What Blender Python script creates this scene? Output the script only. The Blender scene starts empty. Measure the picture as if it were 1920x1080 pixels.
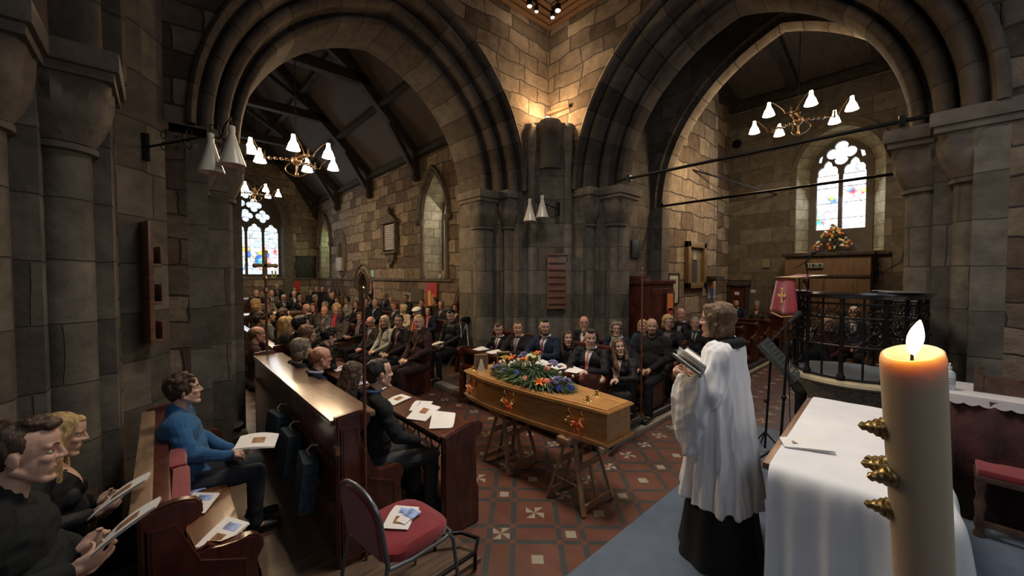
import bpy, bmesh, math, random
import numpy as np
from mathutils import Vector, Matrix, Euler, noise
from mathutils.bvhtree import BVHTree
PI = math.pi
rnd = random.Random(7)
SC = bpy.context.scene
COL = SC.collection

# ---------------------------------------------------------------- camera
# world: +Y runs down the left vista (nave), +X down the right vista, Z up, crossing tiles at z = 0
CAM = Vector((0, 0, 2.0)); AZ = math.radians(47.65); PITCH = math.radians(1.74); FPX = 724.0
cam = bpy.data.cameras.new('camera'); camo = bpy.data.objects.new('camera', cam); COL.objects.link(camo)
camo.location = CAM; camo.rotation_euler = (PI/2 - PITCH, 0, AZ - PI/2)
cam.sensor_width = 36; cam.sensor_fit = 'HORIZONTAL'; cam.lens = 36*FPX/1920; cam.clip_start = .02; cam.clip_end = 200
SC.camera = camo
FW = Vector((math.cos(AZ)*math.cos(PITCH), math.sin(AZ)*math.cos(PITCH), -math.sin(PITCH)))
RT = Vector((math.sin(AZ), -math.cos(AZ), 0)); UP = RT.cross(FW)
def ray(px, py): return FW*FPX + RT*(px-960) - UP*(py-540)
def at(px, py, x=None, y=None, z=None, d=None):
    r = ray(px, py)
    if x is not None: t = (x-CAM.x)/r.x
    elif y is not None: t = (y-CAM.y)/r.y
    elif z is not None: t = (z-CAM.z)/r.z
    else: t = d/FPX
    return CAM + r*t

# ---------------------------------------------------------------- world, exposure
SC.view_settings.view_transform = 'Standard'; SC.view_settings.look = 'None'
SC.view_settings.gamma = 1; SC.view_settings.use_curve_mapping = False
SC.view_settings.exposure = 0.0
w = bpy.data.worlds.new('world'); SC.world = w; w.use_nodes = True
w.node_tree.nodes['Background'].inputs[0].default_value = (.62, .70, .85, 1)
w.node_tree.nodes['Background'].inputs[1].default_value = .035

def light(name, kind, loc, energy, color, size=.1, rot=None, target=None, **kw):
    l = bpy.data.lights.new(name, kind); l.energy = energy; l.color = color
    if kind == 'AREA':
        l.size = size
        if 'size_y' in kw: l.shape = 'RECTANGLE'; l.size_y = kw['size_y']
    else: l.shadow_soft_size = size
    if kind == 'SPOT': l.spot_size = kw.get('spot', 1.5); l.spot_blend = kw.get('blend', .6)
    o = bpy.data.objects.new(name, l); COL.objects.link(o); o.location = loc
    if target is not None:
        o.rotation_euler = (Vector(target)-Vector(loc)).to_track_quat('-Z', 'Y').to_euler()
    elif rot: o.rotation_euler = rot
    return o
WARM = (1, .72, .42); DAY = (.80, .90, 1)
# daylight entering through the windows behind and beside the camera, and the tall ones in view
light('daylight_behind', 'AREA', (-1.5, -2.5, 5.2), 42, (.86, .92, 1), 3.0, target=(2.6, 2.6, .6))
light('daylight_side', 'AREA', (3.4, -2.2, 4.2), 30, (.9, .93, 1), 2.0, target=(2.6, 2.0, .8))
light('daylight_east_window', 'AREA', (2.8, 21.6, 4.0), 60, DAY, 3.0, target=(2.5, 10, .5), size_y=4)
light('daylight_side_window', 'AREA', (6.7, 10.2, 3.6), 9, (1, .95, .8), 1.0, target=(5.8, 11.2, 2.6), size_y=2.2)
light('daylight_far_side_window', 'AREA', (6.8, 20.6, 3.4), 12, (.8, 1, .6), 1.0, target=(5.6, 21.2, 2.6), size_y=2.0)
light('daylight_south_window', 'AREA', (12.75, 1.7, 4.4), 40, DAY, .9, target=(7, 1.9, 1.2), size_y=2.2)
# tower floodlights' combined throw into the crossing
tg = light('tower_floodlight_glow', 'AREA', (2.4, 1.9, 6.55), 88, (1, .91, .80), 1.2, target=(3.0, 1.9, 0)); tg.data.spread = math.radians(105)

# ---------------------------------------------------------------- object helpers
def tag(o, label=None, cat=None, group=None, kind=None):
    if label: o['label'] = label
    if cat: o['category'] = cat
    if group: o['group'] = group
    if kind: o['kind'] = kind
    return o
def empty(name, label, cat, loc=(0, 0, 0), rz=0, group=None):
    o = bpy.data.objects.new(name, None); COL.objects.link(o); o.empty_display_size = .1
    o.location = loc; o.rotation_euler = (0, 0, rz)
    return tag(o, label, cat, group)
def link(name, me, m=None, parent=None, loc=(0, 0, 0), rot=(0, 0, 0), smooth=None):
    o = bpy.data.objects.new(name, me); COL.objects.link(o); o.location = loc; o.rotation_euler = rot
    if m is not None:
        if not isinstance(m, (list, tuple)): m = [m]
        if len(me.materials) == 0:
            for k in m: me.materials.append(k)
        else:
            for i, k in enumerate(m):
                o.material_slots[i].link = 'OBJECT'; o.material_slots[i].material = k
    if parent: o.parent = parent
    return o
def shade(me, ang=40):
    me.polygons.foreach_set('use_smooth', [True]*len(me.polygons))
    if hasattr(me, 'set_sharp_from_angle'): me.set_sharp_from_angle(angle=math.radians(ang))
def fin(name, bm, m, parent=None, loc=(0, 0, 0), rot=(0, 0, 0), smooth=40, uv=False):
    bmesh.ops.recalc_face_normals(bm, faces=bm.faces)
    if uv: boxuv(bm)
    me = bpy.data.meshes.new(name); bm.to_mesh(me); bm.free()
    if smooth: shade(me, smooth)
    return link(name, me, m, parent, loc, rot)
def boxuv(bm):
    L = bm.loops.layers.uv.verify()
    for f in bm.faces:
        n = f.normal
        for l in f.loops:
            p = l.vert.co
            if abs(n.z) > .7: l[L].uv = (p.x, p.y)
            elif abs(n.x) > abs(n.y): l[L].uv = (p.y, p.z)
            else: l[L].uv = (p.x+.37, p.z)
def copy_tree(o, loc=None, rz=None, label=None, group=None):
    def rec(a, par):
        c = a.copy(); COL.objects.link(c)
        if par: c.parent = par
        for ch in a.children: rec(ch, c)
        return c
    r = rec(o, None)
    if loc is not None: r.location = loc
    if rz is not None: r.rotation_euler = (0, 0, rz)
    if label: r['label'] = label
    if group: r['group'] = group
    return r
def B(): return bmesh.new()
def box(bm, x0, x1, y0, y1, z0, z1, bev=0, M=None, mi=0):
    vs = [bm.verts.new((x, y, z)) for x in (x0, x1) for y in (y0, y1) for z in (z0, z1)]
    fs = [bm.faces.new([vs[i] for i in q]) for q in ((0,1,3,2),(4,6,7,5),(0,4,5,1),(2,3,7,6),(0,2,6,4),(1,5,7,3))]
    for f in fs: f.material_index = mi
    if bev:
        es = list({e for f in fs for e in f.edges})
        r = bmesh.ops.bevel(bm, geom=es, offset=bev, segments=2, profile=.7, affect='EDGES')
        vs = list({v for f in r['faces'] for v in f.verts} | {v for v in vs if v.is_valid})
    if M is not None: bmesh.ops.transform(bm, matrix=M, verts=vs)
    return vs
def cbox(bm, c, s, bev=0, R=None):
    M = Matrix.Translation(c) @ (R if R is not None else Matrix())
    return box(bm, -s[0]/2, s[0]/2, -s[1]/2, s[1]/2, -s[2]/2, s[2]/2, bev, M)
def frame_of(d):
    d = d.normalized(); a = Vector((0, 0, 1)) if abs(d.z) < .9 else Vector((1, 0, 0))
    u = d.cross(a).normalized(); return u, d.cross(u).normalized()
def tube(bm, pts, r, seg=10, cap=True, closed=False, sy=1.0):
    pts = [Vector(p) for p in pts]; n = len(pts)
    rs = r if isinstance(r, (list, tuple)) else [r]*n
    rings = []; pu = None
    for i, p in enumerate(pts):
        if closed: d = pts[(i+1) % n]-pts[i-1]
        else: d = pts[min(i+1, n-1)]-pts[max(i-1, 0)]
        if pu is None: u, v = frame_of(d)
        else:
            dn = d.normalized(); u = (pu-dn*pu.dot(dn)).normalized(); v = dn.cross(u)
        pu = u
        rings.append([bm.verts.new(p+(u*math.cos(2*PI*k/seg)+v*sy*math.sin(2*PI*k/seg))*rs[i]) for k in range(seg)])
    m = n if closed else n-1
    for i in range(m):
        a, b = rings[i], rings[(i+1) % n]
        for k in range(seg): bm.faces.new((a[k], a[(k+1) % seg], b[(k+1) % seg], b[k]))
    if cap and not closed:
        bm.faces.new(rings[0][::-1]); bm.faces.new(rings[-1])
    return rings
def lathe(bm, prof, seg=24, c=(0, 0, 0), cap=True, M=None, sx=1, sy=1):
    c = Vector(c); rings = []
    for r, z in prof:
        rings.append([bm.verts.new(c+Vector((r*sx*math.cos(2*PI*k/seg), r*sy*math.sin(2*PI*k/seg), z))) for k in range(seg)])
    for a, b in zip(rings, rings[1:]):
        for k in range(seg): bm.faces.new((a[k], a[(k+1) % seg], b[(k+1) % seg], b[k]))
    if cap: bm.faces.new(rings[0][::-1]); bm.faces.new(rings[-1])
    if M is not None: bmesh.ops.transform(bm, matrix=M, verts=[v for q in rings for v in q])
    return rings
_SPH = {}
def usphere(bm, seg, rin, M):
    k = (seg, rin)
    if k not in _SPH:
        V = [Vector((0, 0, 1))]+[Vector((math.sin(PI*j/rin)*math.cos(2*PI*i/seg), math.sin(PI*j/rin)*math.sin(2*PI*i/seg), math.cos(PI*j/rin))) for j in range(1, rin) for i in range(seg)]+[Vector((0, 0, -1))]
        F = [(0, 1+i, 1+(i+1) % seg) for i in range(seg)]
        for j in range(rin-2):
            a = 1+j*seg; F += [(a+i, a+seg+i, a+seg+(i+1) % seg, a+(i+1) % seg) for i in range(seg)]
        a = 1+(rin-2)*seg; n = len(V)-1; F += [(a+(i+1) % seg, a+i, n) for i in range(seg)]
        _SPH[k] = (V, F)
    V, F = _SPH[k]; nv = bm.verts.new; vs = [nv(M @ v) for v in V]; nf = bm.faces.new
    return [nf([vs[i] for i in f]) for f in F]
def ell(bm, c, r, R=None, seg=16, rin=10):
    if not isinstance(r, (tuple, list)): r = (r, r, r)
    M = Matrix.Translation(c) @ (R if R is not None else Matrix()) @ Matrix.Diagonal((*r, 1))
    usphere(bm, seg, rin, M)
def cap(bm, a, b, r0, r1, seg=12):
    a = Vector(a); b = Vector(b)
    tube(bm, [a, b], [r0, r1], seg); ell(bm, a, r0, seg=seg, rin=8); ell(bm, b, r1, seg=seg, rin=8)
def prism(bm, pts, axis, a, b, bev=0):
    """2D outline pts extruded along axis ('x','y','z') from a to b"""
    def P(p, t):
        return {'x': (t, p[0], p[1]), 'y': (p[0], t, p[1]), 'z': (p[0], p[1], t)}[axis]
    A = [bm.verts.new(P(p, a)) for p in pts]; Bv = [bm.verts.new(P(p, b)) for p in pts]; n = len(pts)
    f1 = bm.faces.new(A); f2 = bm.faces.new(Bv[::-1])
    for i in range(n): bm.faces.new((A[i], Bv[i], Bv[(i+1) % n], A[(i+1) % n]))
    if bev:
        es = list(f1.edges)+list(f2.edges)
        bmesh.ops.bevel(bm, geom=es, offset=bev, segments=2, affect='EDGES')
def plate(name, outer, holes, depth, m, parent=None, M=None):
    """flat plate with holes through it (2D curve fill), local XY plane, thickness depth"""
    cu = bpy.data.curves.new(name, 'CURVE'); cu.dimensions = '2D'; cu.fill_mode = 'BOTH'; cu.extrude = depth/2
    for loop in [outer]+holes:
        s = cu.splines.new('POLY'); s.points.add(len(loop)-1); s.use_cyclic_u = True
        for i, (x, y) in enumerate(loop): s.points[i].co = (x, y, 0, 1)
    o = bpy.data.objects.new(name, cu); COL.objects.link(o)
    bpy.context.view_layer.update()
    me = bpy.data.meshes.new_from_object(o.evaluated_get(bpy.context.evaluated_depsgraph_get()))
    bpy.data.objects.remove(o); bpy.data.curves.remove(cu)
    if M is not None: me.transform(M)
    return link(name, me, m, parent)

# ---------------------------------------------------------------- materials
MATS = {}
def nodes(name):
    m = bpy.data.materials.new(name); m.use_nodes = True
    return m, m.node_tree.nodes, m.node_tree.links, m.node_tree.nodes['Principled BSDF']
def mat(name, c, rough=.6, metal=0, var=.15, scale=8, bump=0, bscale=60, coords='Object', spec=.4, sheen=0, stretch=(1,1,1), coat=0, sss=0, emit=0):
    if name in MATS: return MATS[name]
    m, N, L, P = nodes(name)
    P.inputs['Roughness'].default_value = rough; P.inputs['Metallic'].default_value = metal
    P.inputs['Specular IOR Level'].default_value = spec
    if sheen: P.inputs['Sheen Weight'].default_value = sheen
    if coat: P.inputs['Coat Weight'].default_value = coat; P.inputs['Coat Roughness'].default_value = .25
    if sss: P.inputs['Subsurface Weight'].default_value = sss; P.inputs['Subsurface Radius'].default_value = (.6, .25, .1); P.inputs['Subsurface Scale'].default_value = .02
    tc = N.new('ShaderNodeTexCoord'); mp = N.new('ShaderNodeMapping'); mp.inputs['Scale'].default_value = stretch
    L.new(tc.outputs[coords], mp.inputs[0])
    nz = N.new('ShaderNodeTexNoise'); nz.inputs['Scale'].default_value = scale; nz.inputs['Detail'].default_value = 5
    L.new(mp.outputs[0], nz.inputs['Vector'])
    cr = N.new('ShaderNodeValToRGB')
    cr.color_ramp.elements[0].position = .3; cr.color_ramp.elements[1].position = .7
    cr.color_ramp.elements[0].color = (*[max(0, k*(1-var)) for k in c], 1)
    cr.color_ramp.elements[1].color = (*[min(1, k*(1+var)) for k in c], 1)
    L.new(nz.outputs[0], cr.inputs[0]); L.new(cr.outputs[0], P.inputs['Base Color'])
    if bump:
        n2 = N.new('ShaderNodeTexNoise'); n2.inputs['Scale'].default_value = bscale; n2.inputs['Detail'].default_value = 4
        L.new(mp.outputs[0], n2.inputs['Vector'])
        bp = N.new('ShaderNodeBump'); bp.inputs['Strength'].default_value = bump; bp.inputs['Distance'].default_value = .01
        L.new(n2.outputs[0], bp.inputs['Height']); L.new(bp.outputs[0], P.inputs['Normal'])
    if emit:
        P.inputs['Emission Color'].default_value = (*c, 1); P.inputs['Emission Strength'].default_value = emit
    MATS[name] = m; return m
def wood(name, c1, c2, rough=.35, scale=3, axis=(1, 12, 12), coat=.3, bump=.15, coords='Object'):
    if name in MATS: return MATS[name]
    m, N, L, P = nodes(name)
    P.inputs['Roughness'].default_value = rough; P.inputs['Coat Weight'].default_value = coat; P.inputs['Coat Roughness'].default_value = .2
    tc = N.new('ShaderNodeTexCoord'); mp = N.new('ShaderNodeMapping'); mp.inputs['Scale'].default_value = axis
    L.new(tc.outputs[coords], mp.inputs[0])
    nz = N.new('ShaderNodeTexNoise'); nz.inputs['Scale'].default_value = scale; nz.inputs['Detail'].default_value = 8; nz.inputs['Distortion'].default_value = 1.2
    L.new(mp.outputs[0], nz.inputs['Vector'])
    cr = N.new('ShaderNodeValToRGB'); cr.color_ramp.elements[0].position = .35; cr.color_ramp.elements[1].position = .68
    cr.color_ramp.elements[0].color = (*c1, 1); cr.color_ramp.elements[1].color = (*c2, 1)
    L.new(nz.outputs[0], cr.inputs[0]); L.new(cr.outputs[0], P.inputs['Base Color'])
    bp = N.new('ShaderNodeBump'); bp.inputs['Strength'].default_value = bump; bp.inputs['Distance'].default_value = .004
    L.new(nz.outputs[0], bp.inputs['Height']); L.new(bp.outputs[0], P.inputs['Normal'])
    MATS[name] = m; return m
def stone(name, c1, c2, c3, bw=.55, bh=.28, mort=.012, rough_amt=.5, mortar=(.06, .05, .042), offs=.5, warp=.06):
    m, N, L, P = nodes(name)
    P.inputs['Roughness'].default_value = .9; P.inputs['Specular IOR Level'].default_value = .2
    uv = N.new('ShaderNodeUVMap')
    nz = N.new('ShaderNodeTexNoise'); nz.inputs['Scale'].default_value = 1.7; nz.inputs['Detail'].default_value = 3
    L.new(uv.outputs[0], nz.inputs['Vector'])
    sub = N.new('ShaderNodeVectorMath'); sub.operation = 'SUBTRACT'; sub.inputs[1].default_value = (.5, .5, .5)
    L.new(nz.outputs['Color'], sub.inputs[0])
    sc = N.new('ShaderNodeVectorMath'); sc.operation = 'SCALE'; sc.inputs['Scale'].default_value = warp*2
    L.new(sub.outputs[0], sc.inputs[0])
    ad = N.new('ShaderNodeVectorMath'); ad.operation = 'ADD'; L.new(uv.outputs[0], ad.inputs[0]); L.new(sc.outputs[0], ad.inputs[1])
    br = N.new('ShaderNodeTexBrick'); br.inputs['Scale'].default_value = 1; br.offset = offs; br.squash = 1.35; br.squash_frequency = 3
    br.inputs['Brick Width'].default_value = bw; br.inputs['Row Height'].default_value = bh; br.inputs['Mortar Size'].default_value = mort
    br.inputs['Mortar Smooth'].default_value = .6; br.inputs['Bias'].default_value = 0
    br.inputs['Color1'].default_value = (0, 0, 0, 1); br.inputs['Color2'].default_value = (1, 1, 1, 1); br.inputs['Mortar'].default_value = (.5, .5, .5, 1)
    L.new(ad.outputs[0], br.inputs['Vector'])
    cr = N.new('ShaderNodeValToRGB'); e = cr.color_ramp.elements
    e[0].position = .15; e[0].color = (*c1, 1); e[1].position = .9; e[1].color = (*c3, 1); k = e.new(.5); k.color = (*c2, 1)
    L.new(br.outputs['Color'], cr.inputs[0])
    n2 = N.new('ShaderNodeTexNoise'); n2.inputs['Scale'].default_value = 5; n2.inputs['Detail'].default_value = 9; n2.inputs['Roughness'].default_value = .65
    L.new(uv.outputs[0], n2.inputs['Vector'])
    mr = N.new('ShaderNodeMapRange'); mr.inputs['From Min'].default_value = .3; mr.inputs['From Max'].default_value = .7; mr.inputs['To Min'].default_value = .62; mr.inputs['To Max'].default_value = 1.3
    L.new(n2.outputs[0], mr.inputs[0])
    mx = N.new('ShaderNodeMix'); mx.data_type = 'RGBA'; mx.blend_type = 'MULTIPLY'; mx.inputs[0].default_value = 1
    L.new(cr.outputs[0], mx.inputs[6]); L.new(mr.outputs[0], mx.inputs[7])
    m2 = N.new('ShaderNodeMix'); m2.data_type = 'RGBA'
    L.new(br.outputs['Fac'], m2.inputs[0]); L.new(mx.outputs[2], m2.inputs[6]); m2.inputs[7].default_value = (*mortar, 1)
    L.new(m2.outputs[2], P.inputs['Base Color'])
    inv = N.new('ShaderNodeMath'); inv.operation = 'MULTIPLY_ADD'; inv.inputs[1].default_value = -1.0
    L.new(br.outputs['Fac'], inv.inputs[0])
    ms = N.new('ShaderNodeMath'); ms.operation = 'MULTIPLY'; ms.inputs[1].default_value = rough_amt*1.6; L.new(n2.outputs[0], ms.inputs[0]); L.new(ms.outputs[0], inv.inputs[2])
    bp = N.new('ShaderNodeBump'); bp.inputs['Strength'].default_value = .9; bp.inputs['Distance'].default_value = .025
    L.new(inv.outputs[0], bp.inputs['Height']); L.new(bp.outputs[0], P.inputs['Normal'])
    MATS[name] = m; return m
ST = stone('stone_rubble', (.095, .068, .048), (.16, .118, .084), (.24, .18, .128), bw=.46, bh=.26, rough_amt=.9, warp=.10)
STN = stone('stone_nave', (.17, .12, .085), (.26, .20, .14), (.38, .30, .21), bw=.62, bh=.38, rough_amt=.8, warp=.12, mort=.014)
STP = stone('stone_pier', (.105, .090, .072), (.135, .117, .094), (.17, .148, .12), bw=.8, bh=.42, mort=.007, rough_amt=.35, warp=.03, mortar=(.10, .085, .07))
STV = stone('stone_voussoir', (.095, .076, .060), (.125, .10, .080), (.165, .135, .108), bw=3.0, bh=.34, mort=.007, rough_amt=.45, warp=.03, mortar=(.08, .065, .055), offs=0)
STD = mat('stone_dressed', (.135, .112, .088), .9, var=.25, scale=6, bump=.5, bscale=25)
STY = stone('stone_pale', (.34, .30, .20), (.40, .36, .25), (.46, .41, .29), bw=.45, bh=.27, mort=.008, rough_amt=.35, warp=.03, mortar=(.2, .17, .11))
OAKD = wood('dark_roof_oak', (.020, .014, .011), (.05, .036, .028), .75, axis=(2, 2, 2), coat=0)
ROOFB = wood('roof_boards', (.07, .055, .047), (.12, .093, .078), .8, axis=(1.2, 14, 1.2), coat=0, scale=2)
PEW = wood('red_mahogany', (.045, .010, .006), (.105, .026, .014), .32, axis=(3, 3, 1.0), coat=.5)
PEWL = wood('worn_mahogany', (.11, .040, .018), (.22, .095, .045), .3, axis=(6, 1.0, 3), coat=.6)
PLANK = wood('floor_planks', (.075, .045, .028), (.15, .095, .06), .5, axis=(1, 9, 1), coat=.15, coords='Object')
BLK = mat('black_iron', (.012, .011, .011), .42, .5, var=.2)
GOLD = mat('brass', (.75, .50, .18), .22, 1, var=.1)
BRASSD = mat('aged_brass', (.32, .22, .11), .38, 1, var=.25)
BLKC = mat('black_cloth', (.010, .010, .011), .85, var=.25, bump=.2, bscale=300)
WHT = mat('white_linen', (.80, .79, .80), .85, var=.04, bump=.15, bscale=400, sheen=.2)
# ================================================================ SETTING
# ---- floor
def tile_material():
    m, N, L, P = nodes('minton_tiles')
    P.inputs['Roughness'].default_value = .42
    def M(op, a, b=None, c=None):
        n = N.new('ShaderNodeMath'); n.operation = op
        for i, k in enumerate((a, b, c)):
            if k is None: continue
            if isinstance(k, (int, float)): n.inputs[i].default_value = k
            else: L.new(k, n.inputs[i])
        return n.outputs[0]
    tc = N.new('ShaderNodeTexCoord'); mp = N.new('ShaderNodeMapping')
    mp.inputs['Rotation'].default_value = (0, 0, math.radians(-46.4)); L.new(tc.outputs['Object'], mp.inputs[0])
    sp = N.new('ShaderNodeSeparateXYZ'); L.new(mp.outputs[0], sp.inputs[0])
    Pd = .54
    # star under (940,1000)
    s0 = at(940, 1000, z=0); a = math.radians(-46.4)
    ox = s0.x*math.cos(a)-s0.y*math.sin(a); oy = s0.x*math.sin(a)+s0.y*math.cos(a)
    U = M('SUBTRACT', sp.outputs[0], ox); V = M('SUBTRACT', sp.outputs[1], oy)
    # cell coords centred on band crossings
    cu = M('SUBTRACT', M('FLOORED_MODULO', M('ADD', U, Pd/2), Pd), Pd/2); cv = M('SUBTRACT', M('FLOORED_MODULO', M('ADD', V, Pd/2), Pd), Pd/2)
    du = M('SUBTRACT', M('FLOORED_MODULO', U, Pd), Pd/2); dv = M('SUBTRACT', M('FLOORED_MODULO', V, Pd), Pd/2)
    def lt(x, t): return M('LESS_THAN', x, t)
    au, av = M('ABSOLUTE', cu), M('ABSOLUTE', cv); bu, bv = M('ABSOLUTE', du), M('ABSOLUTE', dv)
    IN, OUT = .068, .115
    # parity chooses star or plain square
    iu = M('FLOOR', M('DIVIDE', M('ADD', U, Pd/2), Pd)); iv = M('FLOOR', M('DIVIDE', M('ADD', V, Pd/2), Pd))
    par = M('FLOORED_MODULO', M('ADD', iu, iv), 2)
    ju = M('FLOOR', M('DIVIDE', U, Pd)); jv = M('FLOOR', M('DIVIDE', V, Pd))
    parj = M('FLOORED_MODULO', M('ADD', ju, jv), 2)
    inU, inV = lt(au, IN), lt(av, IN); oU, oV = lt(au, OUT), lt(av, OUT)
    # dark where exactly one of the strips
    strip = M('MAXIMUM', M('MULTIPLY', oU, M('SUBTRACT', 1, inU)), M('MULTIPLY', oV, M('SUBTRACT', 1, inV)))
    both = M('MULTIPLY', M('MULTIPLY', oU, M('SUBTRACT', 1, inU)), M('MULTIPLY', oV, M('SUBTRACT', 1, inV)))
    dark = M('MULTIPLY', strip, M('SUBTRACT', 1, both))
    def star(u, v, size):
        ang = M('ARCTAN2', v, u); k = M('FLOORED_MODULO', M('FLOOR', M('DIVIDE', M('ADD', ang, PI), PI/4)), 2)
        return M('MULTIPLY', k, lt(M('MAXIMUM', M('ABSOLUTE', u), M('ABSOLUTE', v)), size))
    cross_c = lt(M('MAXIMUM', au, av), IN)
    starA = star(cu, cv, IN); sqA = lt(M('MAXIMUM', au, av), .04)
    starB = star(du, dv, .075); sqB = lt(M('MAXIMUM', bu, bv), .042)
    lightA = M('ADD', M('MULTIPLY', starA, M('SUBTRACT', 1, par)), M('MULTIPLY', sqA, par))
    lightB = M('ADD', M('MULTIPLY', starB, parj), M('MULTIPLY', sqB, M('SUBTRACT', 1, parj)))
    lit = M('MINIMUM', M('ADD', lightA, lightB), 1)
    # grout
    def grout(x, per):
        f = M('ABSOLUTE', M('SUBTRACT', M('FLOORED_MODULO', x, per), per/2)); return M('GREATER_THAN', f, per/2-.0022)
    g = M('MAXIMUM', M('MAXIMUM', lt(M('ABSOLUTE', M('SUBTRACT', au, IN)), .002), lt(M('ABSOLUTE', M('SUBTRACT', av, IN)), .002)),
          M('MAXIMUM', lt(M('ABSOLUTE', M('SUBTRACT', au, OUT)), .002), lt(M('ABSOLUTE', M('SUBTRACT', av, OUT)), .002)))
    nz = N.new('ShaderNodeTexNoise'); nz.inputs['Scale'].default_value = 3.5; nz.inputs['Detail'].default_value = 6; L.new(tc.outputs['Object'], nz.inputs['Vector'])
    def mixc(f, A, Bc):
        n = N.new('ShaderNodeMix'); n.data_type = 'RGBA'; L.new(f, n.inputs[0])
        for s, k in ((6, A), (7, Bc)):
            if isinstance(k, tuple): n.inputs[s].default_value = (*k, 1)
            else: L.new(k, n.inputs[s])
        return n.outputs[2]
    red = mixc(nz.outputs[0], (.085, .030, .018), (.135, .050, .032))
    c = mixc(dark, red, (.040, .038, .037)); c = mixc(lit, c, (.27, .235, .18)); c = mixc(g, c, (.07, .05, .04))
    L.new(c, P.inputs['Base Color'])
    mr = N.new('ShaderNodeMapRange'); mr.inputs['To Min'].default_value = .3; mr.inputs['To Max'].default_value = .6
    L.new(nz.outputs[0], mr.inputs[0]); L.new(mr.outputs[0], P.inputs['Roughness'])
    return m
bm = B(); box(bm, -3, 13.5, -3, 23, -.3, 0)
tag(fin('floor', bm, tile_material(), smooth=0), kind='structure')
CARPET = mat('blue_carpet', (.085, .115, .165), .95, var=.12, bump=.5, bscale=500, sheen=.2)
bm = B(); box(bm, -.15, 5.45, -2.6, 1.5, 0, .15, .012)
tag(fin('trim_chancel_step_carpet', bm, CARPET), kind='structure')
# wooden platforms and stone kerbs under the seats
bm = B(); box(bm, -1.3, 1.62, 2.1, 4.6, 0, .03); tag(fin('trim_plank_floor', bm, PLANK), kind='structure')
KERB = mat('kerb_stone', (.26, .22, .17), .85, var=.2, scale=4, bump=.3)
bm = B(); box(bm, 3.62, 3.78, 2.52, 12.5, 0, .09, .01); tag(fin('trim_kerb_1', bm, KERB), kind='structure')
bm = B(); box(bm, 3.78, 6.2, 2.62, 12.5, 0, .075); tag(fin('trim_pew_platform_1', bm, PLANK), kind='structure')
bm = B(); box(bm, 6.2, 12.4, 2.62, 4.1, 0, .075); tag(fin('trim_pew_platform_2', bm, PLANK), kind='structure')
bm = B(); tube(bm, [(3.75, 2.56, .12), (12.4, 2.56, .12)], .035, 10)
tag(fin('trim_heating_pipe', bm, mat('pipe_paint', (.05, .045, .045), .4, .3)), kind='structure')
bm = B(); box(bm, 3.62, 12.4, 2.46, 2.62, 0, .07, .01); tag(fin('trim_kerb_2', bm, KERB), kind='structure')

# ---- arches
def arch_pts(r, a, rise, uc, zs, n=20):
    R = (a*a+rise*rise)/(2*a); c = R-a; Rr = R+r; tm = math.acos(max(-1, min(1, c/Rr))); out = []
    for i in range(n+1):
        t = tm*i/n; out.append((uc-c+Rr*math.cos(t), zs+Rr*math.sin(t), t*Rr))
    tot = tm*Rr
    for i in range(n-1, -1, -1):
        t = tm*i/n; out.append((uc+c-Rr*math.cos(t), zs+Rr*math.sin(t), 2*tot-t*Rr))
    return out
def rollpts(cx, cy, r, a0, a1, n=6):
    return [(cx+r*math.cos(math.radians(a0+(a1-a0)*i/n)), cy-r*math.sin(math.radians(a0+(a1-a0)*i/n))) for i in range(n+1)]
# (r outwards from the soffit, w depth behind the crossing face)
PROF = [(0, 1.3), (0, .66), (.02, .60)] + rollpts(.11, .58, .085, 175, 60, 5) + [(.19, .60), (.235, .56), (.24, .44)] + \
       rollpts(.345, .36, .11, 190, 20, 8) + [(.47, .40), (.475, .22)] + rollpts(.58, .13, .105, 190, 30, 8) + \
       [(.70, .10), (.715, .0), (.73, -.07), (.78, -.09), (.83, -.07), (.85, .0)]
def sweep_arch(name, T, a, rise, uc, zs, k, m=STV, prof=PROF, n=22, th=None):
    if th: prof = [(0, th)]+prof[1:]
    bm = B(); L = bm.loops.layers.uv.verify(); rows = []; acc = 0; dist = [0]
    for i in range(1, len(prof)):
        acc += math.hypot(prof[i][0]-prof[i-1][0], prof[i][1]-prof[i-1][1]); dist.append(acc)
    for (r, w) in prof:
        P = arch_pts(r*k, a, rise, uc, zs, n); rows.append([(bm.verts.new(T(u, z, w)), s) for u, z, s in P])
    for i in range(len(rows)-1):
        for j in range(len(rows[0])-1):
            q = [(rows[i][j], dist[i]), (rows[i][j+1], dist[i]), (rows[i+1][j+1], dist[i+1]), (rows[i+1][j], dist[i+1])]
            f = bm.faces.new([p[0][0] for p in q]); ref = rows[0][j][1]; ref2 = rows[0][j+1][1]
            vv = [ref, ref2, ref2, ref]
            for l, p, v in zip(f.loops, q, vv): l[L].uv = (p[1]+.3, v)
    me = bpy.data.meshes.new(name); bmesh.ops.recalc_face_normals(bm, faces=bm.faces); bm.to_mesh(me); bm.free(); shade(me, 50)
    return tag(link(name, me, m), kind='structure')
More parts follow.
